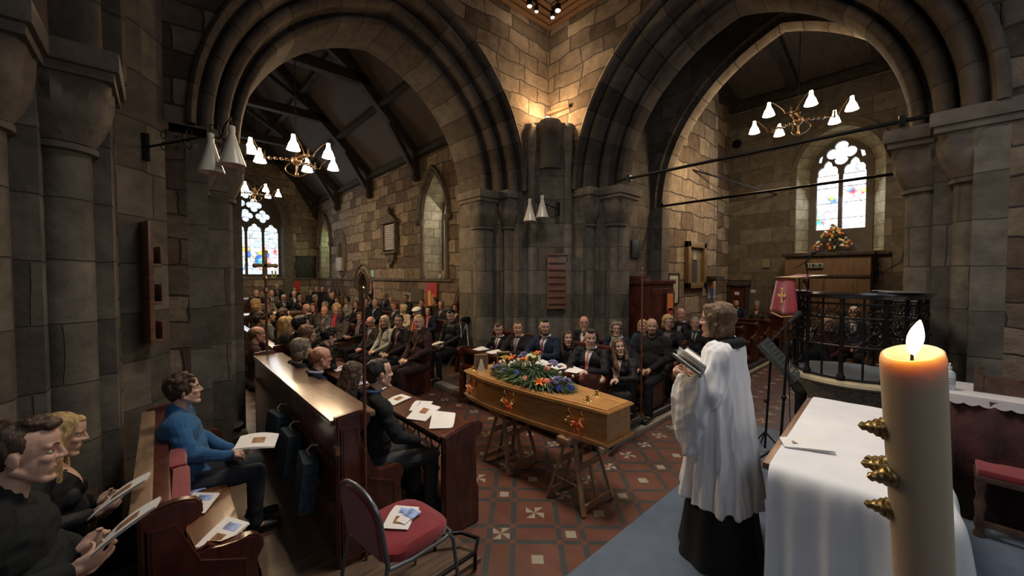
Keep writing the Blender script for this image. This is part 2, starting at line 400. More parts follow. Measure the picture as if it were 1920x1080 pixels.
def pierced_wall(name, T, u0, u1, z0, z1, ops, m, w=0, thick=None, kind='structure'):
    """vertical wall face with arched openings; ops: (uc, a, zsill, zspring, rise, r)"""
    bm = B(); L = bm.loops.layers.uv.verify()
    def quad(P):
        f = bm.faces.new([bm.verts.new(T(u, z, w)) for u, z in P])
        for l, (u, z) in zip(f.loops, P): l[L].uv = (u+.1, z)
    cur = u0
    for uc, a, zsl, zs, rise, r in sorted(ops):
        P = [(u, z) for u, z, s in arch_pts(r, a, rise, uc, zs, 22)][::-1]
        ua, ub = P[0][0], P[-1][0]
        quad([(cur, z0), (ua, z0), (ua, z1), (cur, z1)])
        for (p, q) in zip(P, P[1:]): quad([p, q, (q[0], z1), (p[0], z1)])
        if zsl > z0: quad([(ua, z0), (ub, z0), (ub, zsl), (ua, zsl)])
        cur = ub
    quad([(cur, z0), (u1, z0), (u1, z1), (cur, z1)])
    bmesh.ops.remove_doubles(bm, verts=bm.verts, dist=1e-5)
    me = bpy.data.meshes.new(name); bm.to_mesh(me); bm.free()
    o = link(name, me, m)
    if thick:
        sm = o.modifiers.new('s', 'SOLIDIFY'); sm.thickness = thick; sm.offset = -1 if thick > 0 else 1
    return tag(o, kind=kind)
def reveal(name, T, uc, a, zsl, zs, rise, w0, w1, flare, m):
    """splayed window reveal from the wall face (w0) to the glass (w1), narrowing by flare"""
    def loop(r, w):
        P = [(u, z) for u, z, s in arch_pts(r, a, rise, uc, zs, 16)][::-1]
        return [(P[0][0], zsl)]+P+[(P[-1][0], zsl)]
    bm = B(); L = bm.loops.layers.uv.verify(); n = 4; rings = []
    for i in range(n+1):
        t = i/n; P = loop(-flare*t, 0); rings.append([(bm.verts.new(T(u, z, w0+(w1-w0)*t)), z, t) for u, z in P])
    for A, C in zip(rings, rings[1:]):
        for j in range(len(A)):
            k = (j+1) % len(A); f = bm.faces.new([A[j][0], A[k][0], C[k][0], C[j][0]])
            dd = abs(w1-w0)
            for l, p in zip(f.loops, (A[j], A[k], C[k], C[j])): l[L].uv = (p[2]*dd+j*.0, p[1] if 0 < j < len(A)-2 else p[1]+ (0 if j else 0))
    bmesh.ops.recalc_face_normals(bm, faces=bm.faces)
    me = bpy.data.meshes.new(name); bm.to_mesh(me); bm.free(); shade(me, 50)
    return tag(link(name, me, m), kind='structure')

TA = lambda u, z, w: (u, 5.0+w, z)
TB = lambda u, z, w: (5.5+w, u, z)
TC = lambda u, z, w: (-.25-w, u, z)
ZS = 3.5; TOP = 6.60
AA = dict(a=1.80, rise=2.15, uc=2.54, zs=ZS, k=.62)
AB = dict(a=1.76, rise=2.22, uc=1.99, zs=ZS+.04, k=.76, th=.80)
AC = dict(a=1.75, rise=2.05, uc=1.80, zs=ZS, k=1.0)
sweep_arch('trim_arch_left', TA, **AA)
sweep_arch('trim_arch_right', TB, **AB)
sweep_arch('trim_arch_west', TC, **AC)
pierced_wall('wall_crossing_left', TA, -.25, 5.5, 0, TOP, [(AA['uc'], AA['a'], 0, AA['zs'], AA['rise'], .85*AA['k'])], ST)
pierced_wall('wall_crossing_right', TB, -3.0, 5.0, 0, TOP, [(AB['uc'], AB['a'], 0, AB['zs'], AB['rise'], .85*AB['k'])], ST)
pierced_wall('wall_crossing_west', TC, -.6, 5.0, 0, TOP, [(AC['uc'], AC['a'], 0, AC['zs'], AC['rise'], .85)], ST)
# backs of the walls
pierced_wall('wall_nave_back', TA, -2.2, 6.2, 0, 10, [(AA['uc'], AA['a'], 0, AA['zs'], AA['rise'], 0)], STN, w=1.3)
# ---- piers: stepped jambs, shafts, capitals, bases
def pier(name, T, ue, sgn, k, zs, shafts, th=1.3):
    """ue: soffit edge; sgn: +1 if r grows to +u"""
    bm = B()
    steps = [(0, th), (0, .62), (.26, .62), (.26, .30), (.58, .30), (.58, 0), (.85, 0)]
    if sgn < 0: pass
    L = bm.loops.layers.uv.verify(); d = 0
    for (r0, w0), (r1, w1) in zip(steps, steps[1:]):
        ln = math.hypot((r1-r0)*k, w1-w0)
        vs = [bm.verts.new(T(ue+sgn*r*k, z, w)) for r, w, z in ((r0, w0, 0), (r1, w1, 0), (r1, w1, zs), (r0, w0, zs))]
        f = bm.faces.new(vs)
        for l, uvc in zip(f.loops, ((d, 0), (d+ln, 0), (d+ln, zs), (d, zs))): l[L].uv = uvc
        d += ln
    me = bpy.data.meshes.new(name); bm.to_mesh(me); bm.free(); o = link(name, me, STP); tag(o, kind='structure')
    for i, (r, w, rad) in enumerate(shafts):
        bm = B(); c = Vector(T(ue+sgn*r*k, 0, w)); L = bm.loops.layers.uv.verify()
        prof = [(rad+.10, 0), (rad+.10, .14), (rad+.03, .18), (rad+.06, .24), (rad+.01, .30), (rad*1.03, .5), (rad, 1.2), (rad, zs-.66), (rad+.035, zs-.65), (rad+.035, zs-.61), (rad, zs-.6)]
        rg = lathe(bm, prof, 24, c)
        for f in bm.faces:
            for l in f.loops:
                v = l.vert.co-c; l[L].uv = (math.atan2(v.y, v.x)*rad+2+i*.4, l.vert.co.z)
        me = bpy.data.meshes.new('trim_shaft'); bm.to_mesh(me); bm.free(); shade(me, 40); tag(link('trim_shaft', me, STP), kind='structure')
        # scalloped capital
        bm = B(); n = 32; rings = []
        for t in range(9):
            tt = t/8; z = zs-.60+.42*tt; sq = tt**.8; ring = []
            for q in range(n):
                th = 2*PI*q/n; rr = rad+.02+(.16+.02*math.cos(th*8)*(1-abs(2*tt-1)))*tt**1.5
                cs, sn = math.cos(th), math.sin(th); e = max(abs(cs), abs(sn)); rr = rr*(1-sq)+sq*min((rad+.12)/e, (rad+.12)*1.32)
                if tt > .55: rr -= .035*abs(math.sin(th*6))*(1 if tt < .95 else 0)
                ring.append(bm.verts.new((c.x+rr*cs, c.y+rr*sn, z)))
            rings.append(ring)
        for A, C in zip(rings, rings[1:]):
            for q in range(n): bm.faces.new((A[q], A[(q+1) % n], C[(q+1) % n], C[q]))
        s = rad+(.17 if rad > .125 else .12)
        box(bm, c.x-s+.03, c.x+s-.03, c.y-s+.03, c.y+s-.03, zs-.19, zs-.12, .015)
        box(bm, c.x-s, c.x+s, c.y-s, c.y+s, zs-.13, zs+.01, .03)
        tag(fin('trim_capital', bm, STD), kind='structure')
SH = [(.15, .62, .19), (.50, .27, .13)]
pier('trim_pier_left_near', TA, AA['uc']-AA['a'], -1, AA['k'], AA['zs'], [(.34, .58, .12), (.74, .22, .10)])
pier('trim_pier_centre_left', TA, AA['uc']+AA['a'], 1, AA['k'], AA['zs'], [(.12, .62, .19), (.6, .25, .12)])
pier('trim_pier_centre_right', TB, AB['uc']+AB['a'], 1, AB['k'], AB['zs'], [(.22, .56, .18), (.66, .22, .125)], .8)
pier('trim_pier_right', TB, AB['uc']-AB['a'], -1, AB['k'], AB['zs'], [(.22, .60, .18), (.60, .24, .13)], .8)
pier('trim_pier_west', TC, AC['uc']+AC['a'], 1, AC['k'], AC['zs'], [(.15, .60, .20), (.52, .24, .15)])
# corner fillet pier with the uplighter ledge
bm = B(); pts = [(4.86, 5.0), (5.02, 4.78), (5.26, 4.55), (5.5, 4.42), (5.5, 5.0)]
prism(bm, pts, 'z', 0, 4.72); tag(fin('trim_corner_pier', bm, STP, uv=True, smooth=0), kind='structure')
bm = B(); c = (5.20, 4.70, 0)
lathe(bm, [(.21, 3.9), (.215, 4.5), (.215, 4.70), (.19, 4.75)], 28, c)
tag(fin('trim_corner_corbel', bm, STD), kind='structure')
# round angle shafts beside it and on the near-left corner
for x, y, r in ((4.98, 4.93, .10), (5.44, 4.50, .10)):
    bm = B(); L = bm.loops.layers.uv.verify(); lathe(bm, [(r+.03, 0), (r, .3), (r, 4.66), (r*.6, 4.72)], 18, (x, y, 0))
    for f in bm.faces:
        for l in f.loops: l[L].uv = (math.atan2(l.vert.co.y-y, l.vert.co.x-x)*r, l.vert.co.z)
    tag(fin('trim_angle_shaft', bm, STP), kind='structure')
bm = B(); prism(bm, [(-.25, 5.0), (-.25, 4.62), (-.08, 4.78), (.06, 5.0)], 'z', 0, TOP); tag(fin('trim_corner_pier_near', bm, STP, uv=True, smooth=0), kind='structure')

# ---- crossing ceiling: moulded timber frame round a raised opening
bm = B()
for (x0, x1, y0, y1) in ((-.25, 5.5, 4.0, 5.0), (4.3, 5.5, -2.6, 4.0), (-.25, 4.3, -2.6, -1.6), (-.25, .5, -1.6, 4.0)):
    box(bm, x0, x1, y0, y1, TOP+.10, TOP+.2)
tag(fin('ceiling_crossing', bm, ROOFB, smooth=0), kind='structure')
bm = B()
for i, (o, z) in enumerate(((.0, TOP), (.10, TOP+.03), (.2, TOP+.055), (.32, TOP+.075))):
    box(bm, -.25, 5.5-o, 4.9-o, 5.0-o, z, z+.12, .01); box(bm, 5.4-o, 5.5-o, -2.6, 4.9-o, z, z+.12, .01)
tag(fin('trim_ceiling_cornice', bm, wood('cornice_oak', (.10, .05, .025), (.18, .10, .055), .5), smooth=0), kind='structure')
bm = B(); box(bm, -.3, 5.6, -2.7, 5.1, 8.4, 8.5); tag(fin('ceiling_tower', bm, ROOFB, smooth=0), kind='structure')

# ================================================================ NAVE (left vista)
NX, NXL, NY = 6.2, -1.2, 22.0
TN = lambda u, z, w: (NX+w, u, z)
W1 = (10.30, .66, 1.93, 3.75, 1.30, 0); W2 = (20.75, .75, 1.93, 3.6, 1.25, 0)
pierced_wall('wall_nave_right', TN, 6.3, NY, 0, 6.1, [W1, W2, (8.55, .42, 0, 1.15, .55, 0), (15.9, .55, 0, 1.45, .70, 0)], STN)
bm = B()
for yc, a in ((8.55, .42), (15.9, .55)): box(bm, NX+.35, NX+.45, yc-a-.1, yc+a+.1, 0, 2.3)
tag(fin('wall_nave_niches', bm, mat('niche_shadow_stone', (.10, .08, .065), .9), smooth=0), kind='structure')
for nm, (uc, a, zsl, zs, rise, r) in (('trim_niche_1', (8.55, .42, 0, 1.15, .55, 0)), ('trim_niche_2', (15.9, .55, 0, 1.45, .70, 0))):
    reveal(nm, TN, uc, a, 0, zs, rise, 0, .36, 0, STD)
    sweep_arch(nm+'_hood', TN, a, rise, uc, zs, 1.0, STD, prof=[(-.02, .1), (-.02, -.03), (.04, -.03), (.05, -.08), (.11, -.08), (.12, 0)], n=12)
for nm, Wd, w1 in (('trim_window_reveal_1', W1, .62), ('trim_window_reveal_2', W2, .85)):
    uc, a, zsl, zs, rise, r = Wd
    reveal(nm, TN, uc, a, zsl, zs, rise, 0, w1, .30, STY)
    sweep_arch(nm+'_hood', TN, a, rise, uc, zs, 1.0, STD, prof=[(0, .12), (.02, 0), (.05, -.04), (.10, -.06), (.13, -.02), (.15, -.05), (.19, -.14), (.25, -.14), (.27, 0)], n=18)
    bm = B()
    for s in (-1, 1):
        c = (NX-.02, uc+s*(a+.06), 0)
        lathe(bm, [(.10, zsl), (.10, zsl+.06), (.065, zsl+.12), (.06, zs-.22), (.075, zs-.2), (.065, zs-.17), (.10, zs-.04), (.11, zs+.02)], 14, c)
        ell(bm, (NX-.08, uc+s*(a+.24), zs-.03), .11)
    box(bm, NX-.06, NX+.8, uc-a-.05, uc+a+.05, zsl-.07, zsl, .01)
    tag(fin(nm+'_shafts', bm, STD), kind='structure')
# string course with its steps over the niches, cornice timbers
bm = B(); sc = .07
segs = [(6.3, 7.85, 1.84), (9.3, 14.9, 1.84), (16.9, NY, 1.84)]
for y0, y1, z in segs: box(bm, NX-sc, NX+.02, y0, y1, z, z+.09, .02)
for (yc, a, zs, rise) in ((8.55, .62, 1.15, .75), (15.9, .95, 1.5, 1.0)):
    P = arch_pts(0, a, rise, yc, zs, 12)
    tube(bm, [(NX-.02, u, z) for u, z, s in P], .05, 8)
box(bm, 2.0-3, NX, NY-sc, NY+.02, 1.84, 1.93, .02)
tag(fin('trim_string_course', bm, STD), kind='structure')
bm = B()
for i in range(4): box(bm, NX-.22+.05*i, NX+.05, 6.3, NY, 5.86+.085*i-.1, 5.93+.085*i-.1, .01)
tag(fin('trim_nave_wall_plate', bm, OAKD, smooth=0), kind='structure')
# far wall with the big window
TE = lambda u, z, w: (u, NY+w, z)
WE = (2.75, 1.85, 1.98, 4.55, 2.3, 0)
pierced_wall('wall_nave_far', TE, NXL, NX, 0, 10.2, [WE], STN)
reveal('trim_east_reveal', TE, WE[0], WE[1], WE[2], WE[3], WE[4], 0, .55, .12, STD)
sweep_arch('trim_east_hood', TE, WE[1], WE[4], WE[0], WE[3], 1.0, STD, prof=[(0, .3), (.03, .05), (.08, -.02), (.14, 0), (.17, .05), (.2, 0), (.3, -.12), (.38, -.12), (.4, 0)], n=20)
bm = B(); box(bm, WE[0]+WE[1], WE[0]+WE[1]+.4, NY-.10, NY, 0.0, WE[3], .03); tag(fin('trim_east_jamb', bm, STD), kind='structure')
bm = B(); box(bm, NXL-.2, NXL, 6.3, NY, 0, 6.1); tag(fin('wall_nave_left', bm, STN, uv=True, smooth=0), kind='structure')
# roof: two boarded slopes, rafters, collars, wall posts, purlins
RX, RZ = 2.5, 9.72
def roofplane(name, xw, zw):
    bm = B(); n = Vector((-(RZ-zw), 0, RX-xw)).normalized()
    vs = [bm.verts.new(p) for p in ((xw, 6.3, zw), (xw, NY+.1, zw), (RX, NY+.1, RZ), (RX, 6.3, RZ))]
    f = bm.faces.new(vs); ex = bmesh.ops.extrude_face_region(bm, geom=[f]); up = [v for v in ex['geom'] if isinstance(v, bmesh.types.BMVert)]
    for v in up: v.co += Vector((0, 0, .15))
    return tag(fin(name, bm, ROOFB, smooth=0), kind='structure')
roofplane('ceiling_nave_right', NX+.1, 5.95); roofplane('ceiling_nave_left', NXL-.1, 5.95)
def beam(bm, a, b, w, h):
    a = Vector(a); b = Vector(b); d = b-a; L_ = d.length; R = d.to_track_quat('X', 'Z').to_matrix().to_4x4()
    return box(bm, 0, L_, -w/2, w/2, -h/2, h/2, .012, Matrix.Translation(a) @ R)
bm = B()
for y in (7.5, 11.2, 14.9, 18.6, 21.9):
    for s in (1, -1):
        X = lambda q: RX+s*(q-RX)
        beam(bm, (X(6.12), y, 5.85), (X(2.5), y, 9.5), .24, .26)
        beam(bm, (X(6.04), y, 5.15), (X(6.04), y, 6.0), .22, .20)
        ell(bm, (X(6.06), y, 5.12), (.14, .13, .12))
        beam(bm, (X(6.0), y, 5.35), (X(5.2), y, 6.62), .18, .14)
        beam(bm, (X(4.45), y, 7.62), (X(2.6), y, 8.7), .16, .14)
    beam(bm, (RX-2.1, y, 7.62), (RX+2.1, y, 7.62), .24, .28)
for s in (1, -1):
    for q, z in ((4.9, 7.12), (3.7, 8.34)):
        beam(bm, (RX+s*(q-RX), 6.3, z-.06), (RX+s*(q-RX), NY, z-.06), .16, .14)
tag(fin('trim_nave_roof_timbers', bm, OAKD, smooth=30), kind='structure')

# ================================================================ RIGHT ROOM (south vista)
bm = B(); box(bm, 6.25, 7.3, 3.88, 4.2, 0, 7.4); tag(fin('wall_passage_left', bm, STP, uv=True, smooth=0), kind='structure')
T2 = lambda u, z, w: (7.3+w, u, z)
A2 = dict(a=1.90, rise=2.62, uc=1.74, zs=3.35)
pierced_wall('wall_second_arch', T2, -3.2, 4.2, 0, 7.6, [(A2['uc'], A2['a'], 0, A2['zs'], A2['rise'], .3)], STP)
pierced_wall('wall_second_arch_back', T2, -3.2, 4.2, 0, 8.6, [(A2['uc'], A2['a'], 0, A2['zs'], A2['rise'], 0)], STN, w=.3)
SOFF = stone('stone_soffit_lit', (.42, .33, .24), (.5, .4, .29), (.55, .46, .34), bw=3, bh=.34, mort=.006, rough_amt=.3, warp=.02, offs=0)  # soffit stone coloured paler to stand in for chandelier light on it
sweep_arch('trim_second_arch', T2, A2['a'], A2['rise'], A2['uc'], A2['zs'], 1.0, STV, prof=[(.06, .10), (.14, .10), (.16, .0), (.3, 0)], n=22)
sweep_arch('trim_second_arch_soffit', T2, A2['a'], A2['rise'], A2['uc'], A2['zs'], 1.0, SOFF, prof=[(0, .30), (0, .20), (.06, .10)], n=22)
for s in (-1, 1):
    ue = A2['uc']+s*A2['a']; bm = B(); y0, y1 = sorted((ue, ue+s*.3)); box(bm, 7.3, 7.6, y0, y1, 0, A2['zs'])
    tag(fin('trim_second_arch_jamb', bm, STP, uv=True, smooth=0), kind='structure')
bm = B(); box(bm, 5.5, 7.3, -3.2, 4.2, 7.2, 7.4); tag(fin('ceiling_passage', bm, ROOFB, smooth=0), kind='structure')
SX = 12.6
bm = B(); box(bm, 7.8, 10.7, 3.86, 4.3, 0, 8.6); tag(fin('wall_south_left', bm, STN, uv=True, smooth=0), kind='structure')
bm = B(); box(bm, 10.7, SX+.2, 4.2, 4.5, 0, 8.6); tag(fin('wall_south_left_recess', bm, STN, uv=True, smooth=0), kind='structure')
bm = B(); box(bm, 7.8, SX+.2, -3.4, -3.2, 0, 8.6); tag(fin('wall_south_right', bm, STN, uv=True, smooth=0), kind='structure')
TS = lambda u, z, w: (SX+w, u, z)
WS = (1.70, .86, 2.62, 4.75, 1.0, 0)
pierced_wall('wall_south_far', TS, -3.2, 4.2, 0, 8.6, [WS], STP)
reveal('trim_south_reveal', TS, *WS[:5], 0, .5, .28, STY)
sweep_arch('trim_south_hood', TS, WS[1], WS[4], WS[0], WS[3], 1.0, STD, prof=[(0, .05), (.0, -.01), (.10, -.02), (.12, -.07), (.2, -.07), (.22, 0)], n=16)
bm = B(); box(bm, SX-.12, SX+.0, .72, 2.68, 2.52, 2.60, .01); tag(fin('trim_south_sill', bm, OAKD), kind='structure')
bm = B(); prism(bm, [(7.7, 8.25), (SX+.1, 7.05), (SX+.1, 7.2), (7.7, 8.4)], 'y', -3.3, 4.4); tag(fin('ceiling_south', bm, ROOFB, smooth=0), kind='structure')
bm = B()
for y in (-2.2, -.6, 1.0, 2.6, 4.05): beam(bm, (7.8, y, 8.1), (SX, y, 6.95), .2, .2)
box(bm, SX-.18, SX, -3.2, 4.2, 6.78, 7.0, .02); box(bm, 9.7, 9.95, -3.2, 4.2, 7.35, 7.65, .02)
for i in range(3): box(bm, 7.8, SX, 4.0-.05*i-(.15 if False else 0), 4.05, 6.8+.1*i, 6.87+.1*i)
tag(fin('trim_south_roof_timbers', bm, OAKD, smooth=30), kind='structure')
# iron tie rods across both right-hand arches
for (p, q) in ((at(1180, 335, x=5.75), at(1692, 226, x=5.75)), (at(1243, 388, x=7.45), at(1702, 320, x=7.45))):
    p.z = q.z = (p.z+q.z)/2; bm = B(); tube(bm, [p+Vector((0, .25, 0)), q-Vector((0, .25, 0))], .022, 10)
    for e in (p, q): cbox(bm, e, (.10, .05, .10), .01)
    tag(fin('tie_rod', bm, BLK), 'dark iron tie rod across the %s arch of the right-hand side' % ('near' if p.x < 6 else 'far, pointed'), 'tie rod')
p, q = at(1296, 309, y=3.86), at(1362, 352, x=12.6)
bm = B(); tube(bm, [(9.2, 3.86, at(1296, 309, y=3.86).z-.1), (12.58, 3.0, 4.25)], .02, 8)
tag(fin('tie_rod', bm, BLK), 'short slanting iron rod in the corner left of the bright right-hand window', 'tie rod')

# ---------------------------------------------------------------- stained glass
def glass_material(name, seed, top, strength, figs=True, z0=2, z1=5, teal=True):
    m, N, L, P = nodes(name)
    N.remove(P); out = N['Material Output']; em = N.new('ShaderNodeEmission'); em.inputs[1].default_value = strength
    uv = N.new('ShaderNodeTexCoord'); sp = N.new('ShaderNodeSeparateXYZ'); L.new(uv.outputs['Object'], sp.inputs[0])
    vo = N.new('ShaderNodeTexVoronoi'); vo.inputs['Scale'].default_value = 4.5 if figs else 7; L.new(uv.outputs['Object'], vo.inputs['Vector'])
    vd = N.new('ShaderNodeTexVoronoi'); vd.feature = 'DISTANCE_TO_EDGE'; vd.inputs['Scale'].default_value = 4.5 if figs else 7; L.new(uv.outputs['Object'], vd.inputs['Vector'])
    hs = N.new('ShaderNodeSeparateColor'); L.new(vo.outputs['Color'], hs.inputs[0])
    # palette of real glass colours
    cr = N.new('ShaderNodeValToRGB'); cr.color_ramp.interpolation = 'CONSTANT'; e = cr.color_ramp.elements
    pal = [(0, (1, 1, 1)), (.22, (.75, .05, .04)), (.36, (.9, .95, 1)), (.5, (.05, .2, .75)), (.62, (.95, .6, .1)), (.72, (1, .95, .85)), (.84, (.1, .55, .5)), (.93, (.85, .8, .5))]
    e[0].color = (*pal[0][1], 1); e[1].position = pal[1][0]; e[1].color = (*pal[1][1], 1)
    for p_, c_ in pal[2:]: k = e.new(p_); k.color = (*c_, 1)
    L.new(hs.outputs[0], cr.inputs[0])
    # height zones: canopy (white) / sky-landscape (teal) / figures / base (white)
    mr = N.new('ShaderNodeMapRange'); mr.inputs['From Min'].default_value = z0; mr.inputs['From Max'].default_value = z1; L.new(sp.outputs[2], mr.inputs[0])
    zr = N.new('ShaderNodeValToRGB'); z = zr.color_ramp.elements; z[0].position = .0; z[0].color = (.05, .05, .05, 1); z[1].position = 1; z[1].color = (.05, .05, .05, 1)
    for p_, v_ in ((.10, .05), (.13, .95), (.5, .95), (.55, .35), (.72, .2), (.76, .04)): k = z.new(p_); k.color = (v_, v_, v_, 1)
    L.new(mr.outputs[0], zr.inputs[0])
    nz = N.new('ShaderNodeTexNoise'); nz.inputs['Scale'].default_value = 1.8; nz.noise_dimensions = '4D'; nz.inputs['W'].default_value = seed; L.new(uv.outputs['Object'], nz.inputs['Vector'])
    fm = N.new('ShaderNodeMapRange'); fm.inputs['From Min'].default_value = .5-figs*.16; fm.inputs['From Max'].default_value = .62-figs*.16; L.new(nz.outputs[0], fm.inputs[0])
    mm = N.new('ShaderNodeMath'); mm.operation = 'MULTIPLY'; L.new(zr.outputs[0], mm.inputs[0]); L.new(fm.outputs[0], mm.inputs[1])
    mx = N.new('ShaderNodeMix'); mx.data_type = 'RGBA'; L.new(mm.outputs[0], mx.inputs[0]); mx.inputs[6].default_value = (*top, 1); L.new(cr.outputs[0], mx.inputs[7])
    ed = N.new('ShaderNodeMath'); ed.operation = 'GREATER_THAN'; ed.inputs[1].default_value = .035; L.new(vd.outputs[0], ed.inputs[0])
    e2 = N.new('ShaderNodeMath'); e2.operation = 'MAXIMUM'; L.new(ed.outputs[0], e2.inputs[0]); e2.inputs[1].default_value = .35
    m3 = N.new('ShaderNodeMix'); m3.data_type = 'RGBA'; m3.blend_type = 'MULTIPLY'; m3.inputs[0].default_value = 1
    L.new(mx.outputs[2], m3.inputs[6]); L.new(e2.outputs[0], m3.inputs[7])
    L.new(m3.outputs[2], em.inputs[0]); L.new(em.outputs[0], out.inputs[0])
    return m
def quatrefoil(cx, cz, r, n=8, rot=0):
    P = []
    for k in range(4):
        a0 = rot+k*PI/2
        for i in range(n+1):
            t = a0-PI*.62+PI*1.24*i/n; P.append((cx+r*.55*math.cos(a0)+r*.47*math.cos(t), cz+r*.55*math.sin(a0)+r*.47*math.sin(t)))
    return P
def lancet(cx, hw, z0, zs, rise, n=9, cusp=.07):
    P = arch_pts(0, hw, rise, cx, zs, n); out = [(cx-hw, z0), (cx+hw, z0)]
    N_ = len(P)
    for i, (u, z, s) in enumerate(P):
        t = i/(N_-1); k = cusp*abs(math.sin(t*PI*3))**.6; d = Vector((u-cx, z-zs)); ln = d.length or 1
        f = 1-(cusp - k)*.9/ln if 0 < i < N_-1 else 1
        out.append((cx+(u-cx)*f, zs+(z-zs)*f))
    return out
def window(idx, T, Wd, w, flare, holes, gm, plate_m=None, bars=()):
    uc, a, zsl, zs, rise, r = Wd
    P = [(u, z) for u, z, s in arch_pts(-flare+.03, a, rise, uc, zs, 16)]
    outer = P+[(P[-1][0], zsl), (P[0][0], zsl)]
    # orient the local XY plate into the wall plane
    p0 = Vector(T(0, 0, w)); ux = Vector(T(1, 0, w))-p0; uz = Vector(T(0, 1, w))-p0; n = ux.cross(uz)
    M = Matrix((ux, uz, n)).transposed().to_4x4(); M.translation = p0
    o = plate('window_%d' % idx, outer, holes, .14, plate_m or STD, M=M); tag(o, kind='structure')
    bm = B(); f = bm.faces.new([bm.verts.new(M @ Vector((x, y, 0)) + Vector(T(0, 0, .05))-Vector(T(0, 0, 0))) for x, y in outer])
    g = fin('glass', bm, gm, smooth=0); g.parent = o
    if bars:
        bm = B()
        for (u0, u1, z) in bars: tube(bm, [T(u0, z, w-.02), T(u1, z, w-.02)], .008, 6)
        fin('glazing_bar', bm, BLK, parent=o)
    return o
TRAC = mat('tracery_stone', (.10, .085, .07), .9, bump=.3)
# east window: five lights and piled quatrefoils
hl = []; lw = .30; pitch_ = .70; c0 = WE[0]
for k in range(-2, 3): hl.append(lancet(c0+k*pitch_, lw, 2.1, 4.15-.0*abs(k), .42))
for cx, cz, r in ((c0-1.05, 4.93, .30), (c0-.35, 4.93, .30), (c0+.35, 4.93, .30), (c0+1.05, 4.93, .30), (c0-.7, 5.45, .32), (c0, 5.5, .34), (c0+.7, 5.45, .32), (c0-.36, 6.02, .28), (c0+.36, 6.02, .28), (c0, 6.45, .18)):
    hl.append(quatrefoil(cx, cz, r))
window(1, TE, WE, .42, .10, hl, glass_material('east_glass', 1.0, (.75, .9, 1), 1.5, z0=2.0, z1=4.6), TRAC, [(c0-1.7, c0+1.7, z) for z in (2.5, 2.95, 3.4, 3.85, 4.2)])
# south window: two lights under a quatrefoil
c0 = WS[0]; hl = [lancet(c0-.265, .225, 3.22, 4.62, .40), lancet(c0+.265, .225, 3.22, 4.62, .40), quatrefoil(c0, 5.17, .30)]
for s in (-1, 1): hl.append([(c0+s*.40, 4.98), (c0+s*.47, 5.0), (c0+s*.44, 5.14), (c0+s*.36, 5.18)])
window(2, TS, WS, .42, .26, hl, glass_material('south_glass', 5.0, (.93, .97, 1), 2.2, figs=False, z0=3.0, z1=5.4), TRAC, [(c0-.5, c0+.5, z) for z in (3.5, 3.9, 4.3, 4.62)])
for i, Wd, st in ((3, W1, 4.5), (4, W2, 1.3)):
    c0 = Wd[0]; hl = [lancet(c0, Wd[1]-.40, Wd[2]+.1, Wd[3]-.05, Wd[4]*.72, cusp=.02)]
    window(i, TN, Wd, .57 if i == 3 else .80, .30, hl, glass_material('side_glass_%d' % i, 3.0+i, (1, .97, .85) if i == 3 else (.55, .62, .35), st, z0=1.9, z1=4.6), TRAC, [(c0-.3, c0+.3, z) for z in (2.4, 2.9, 3.4)])
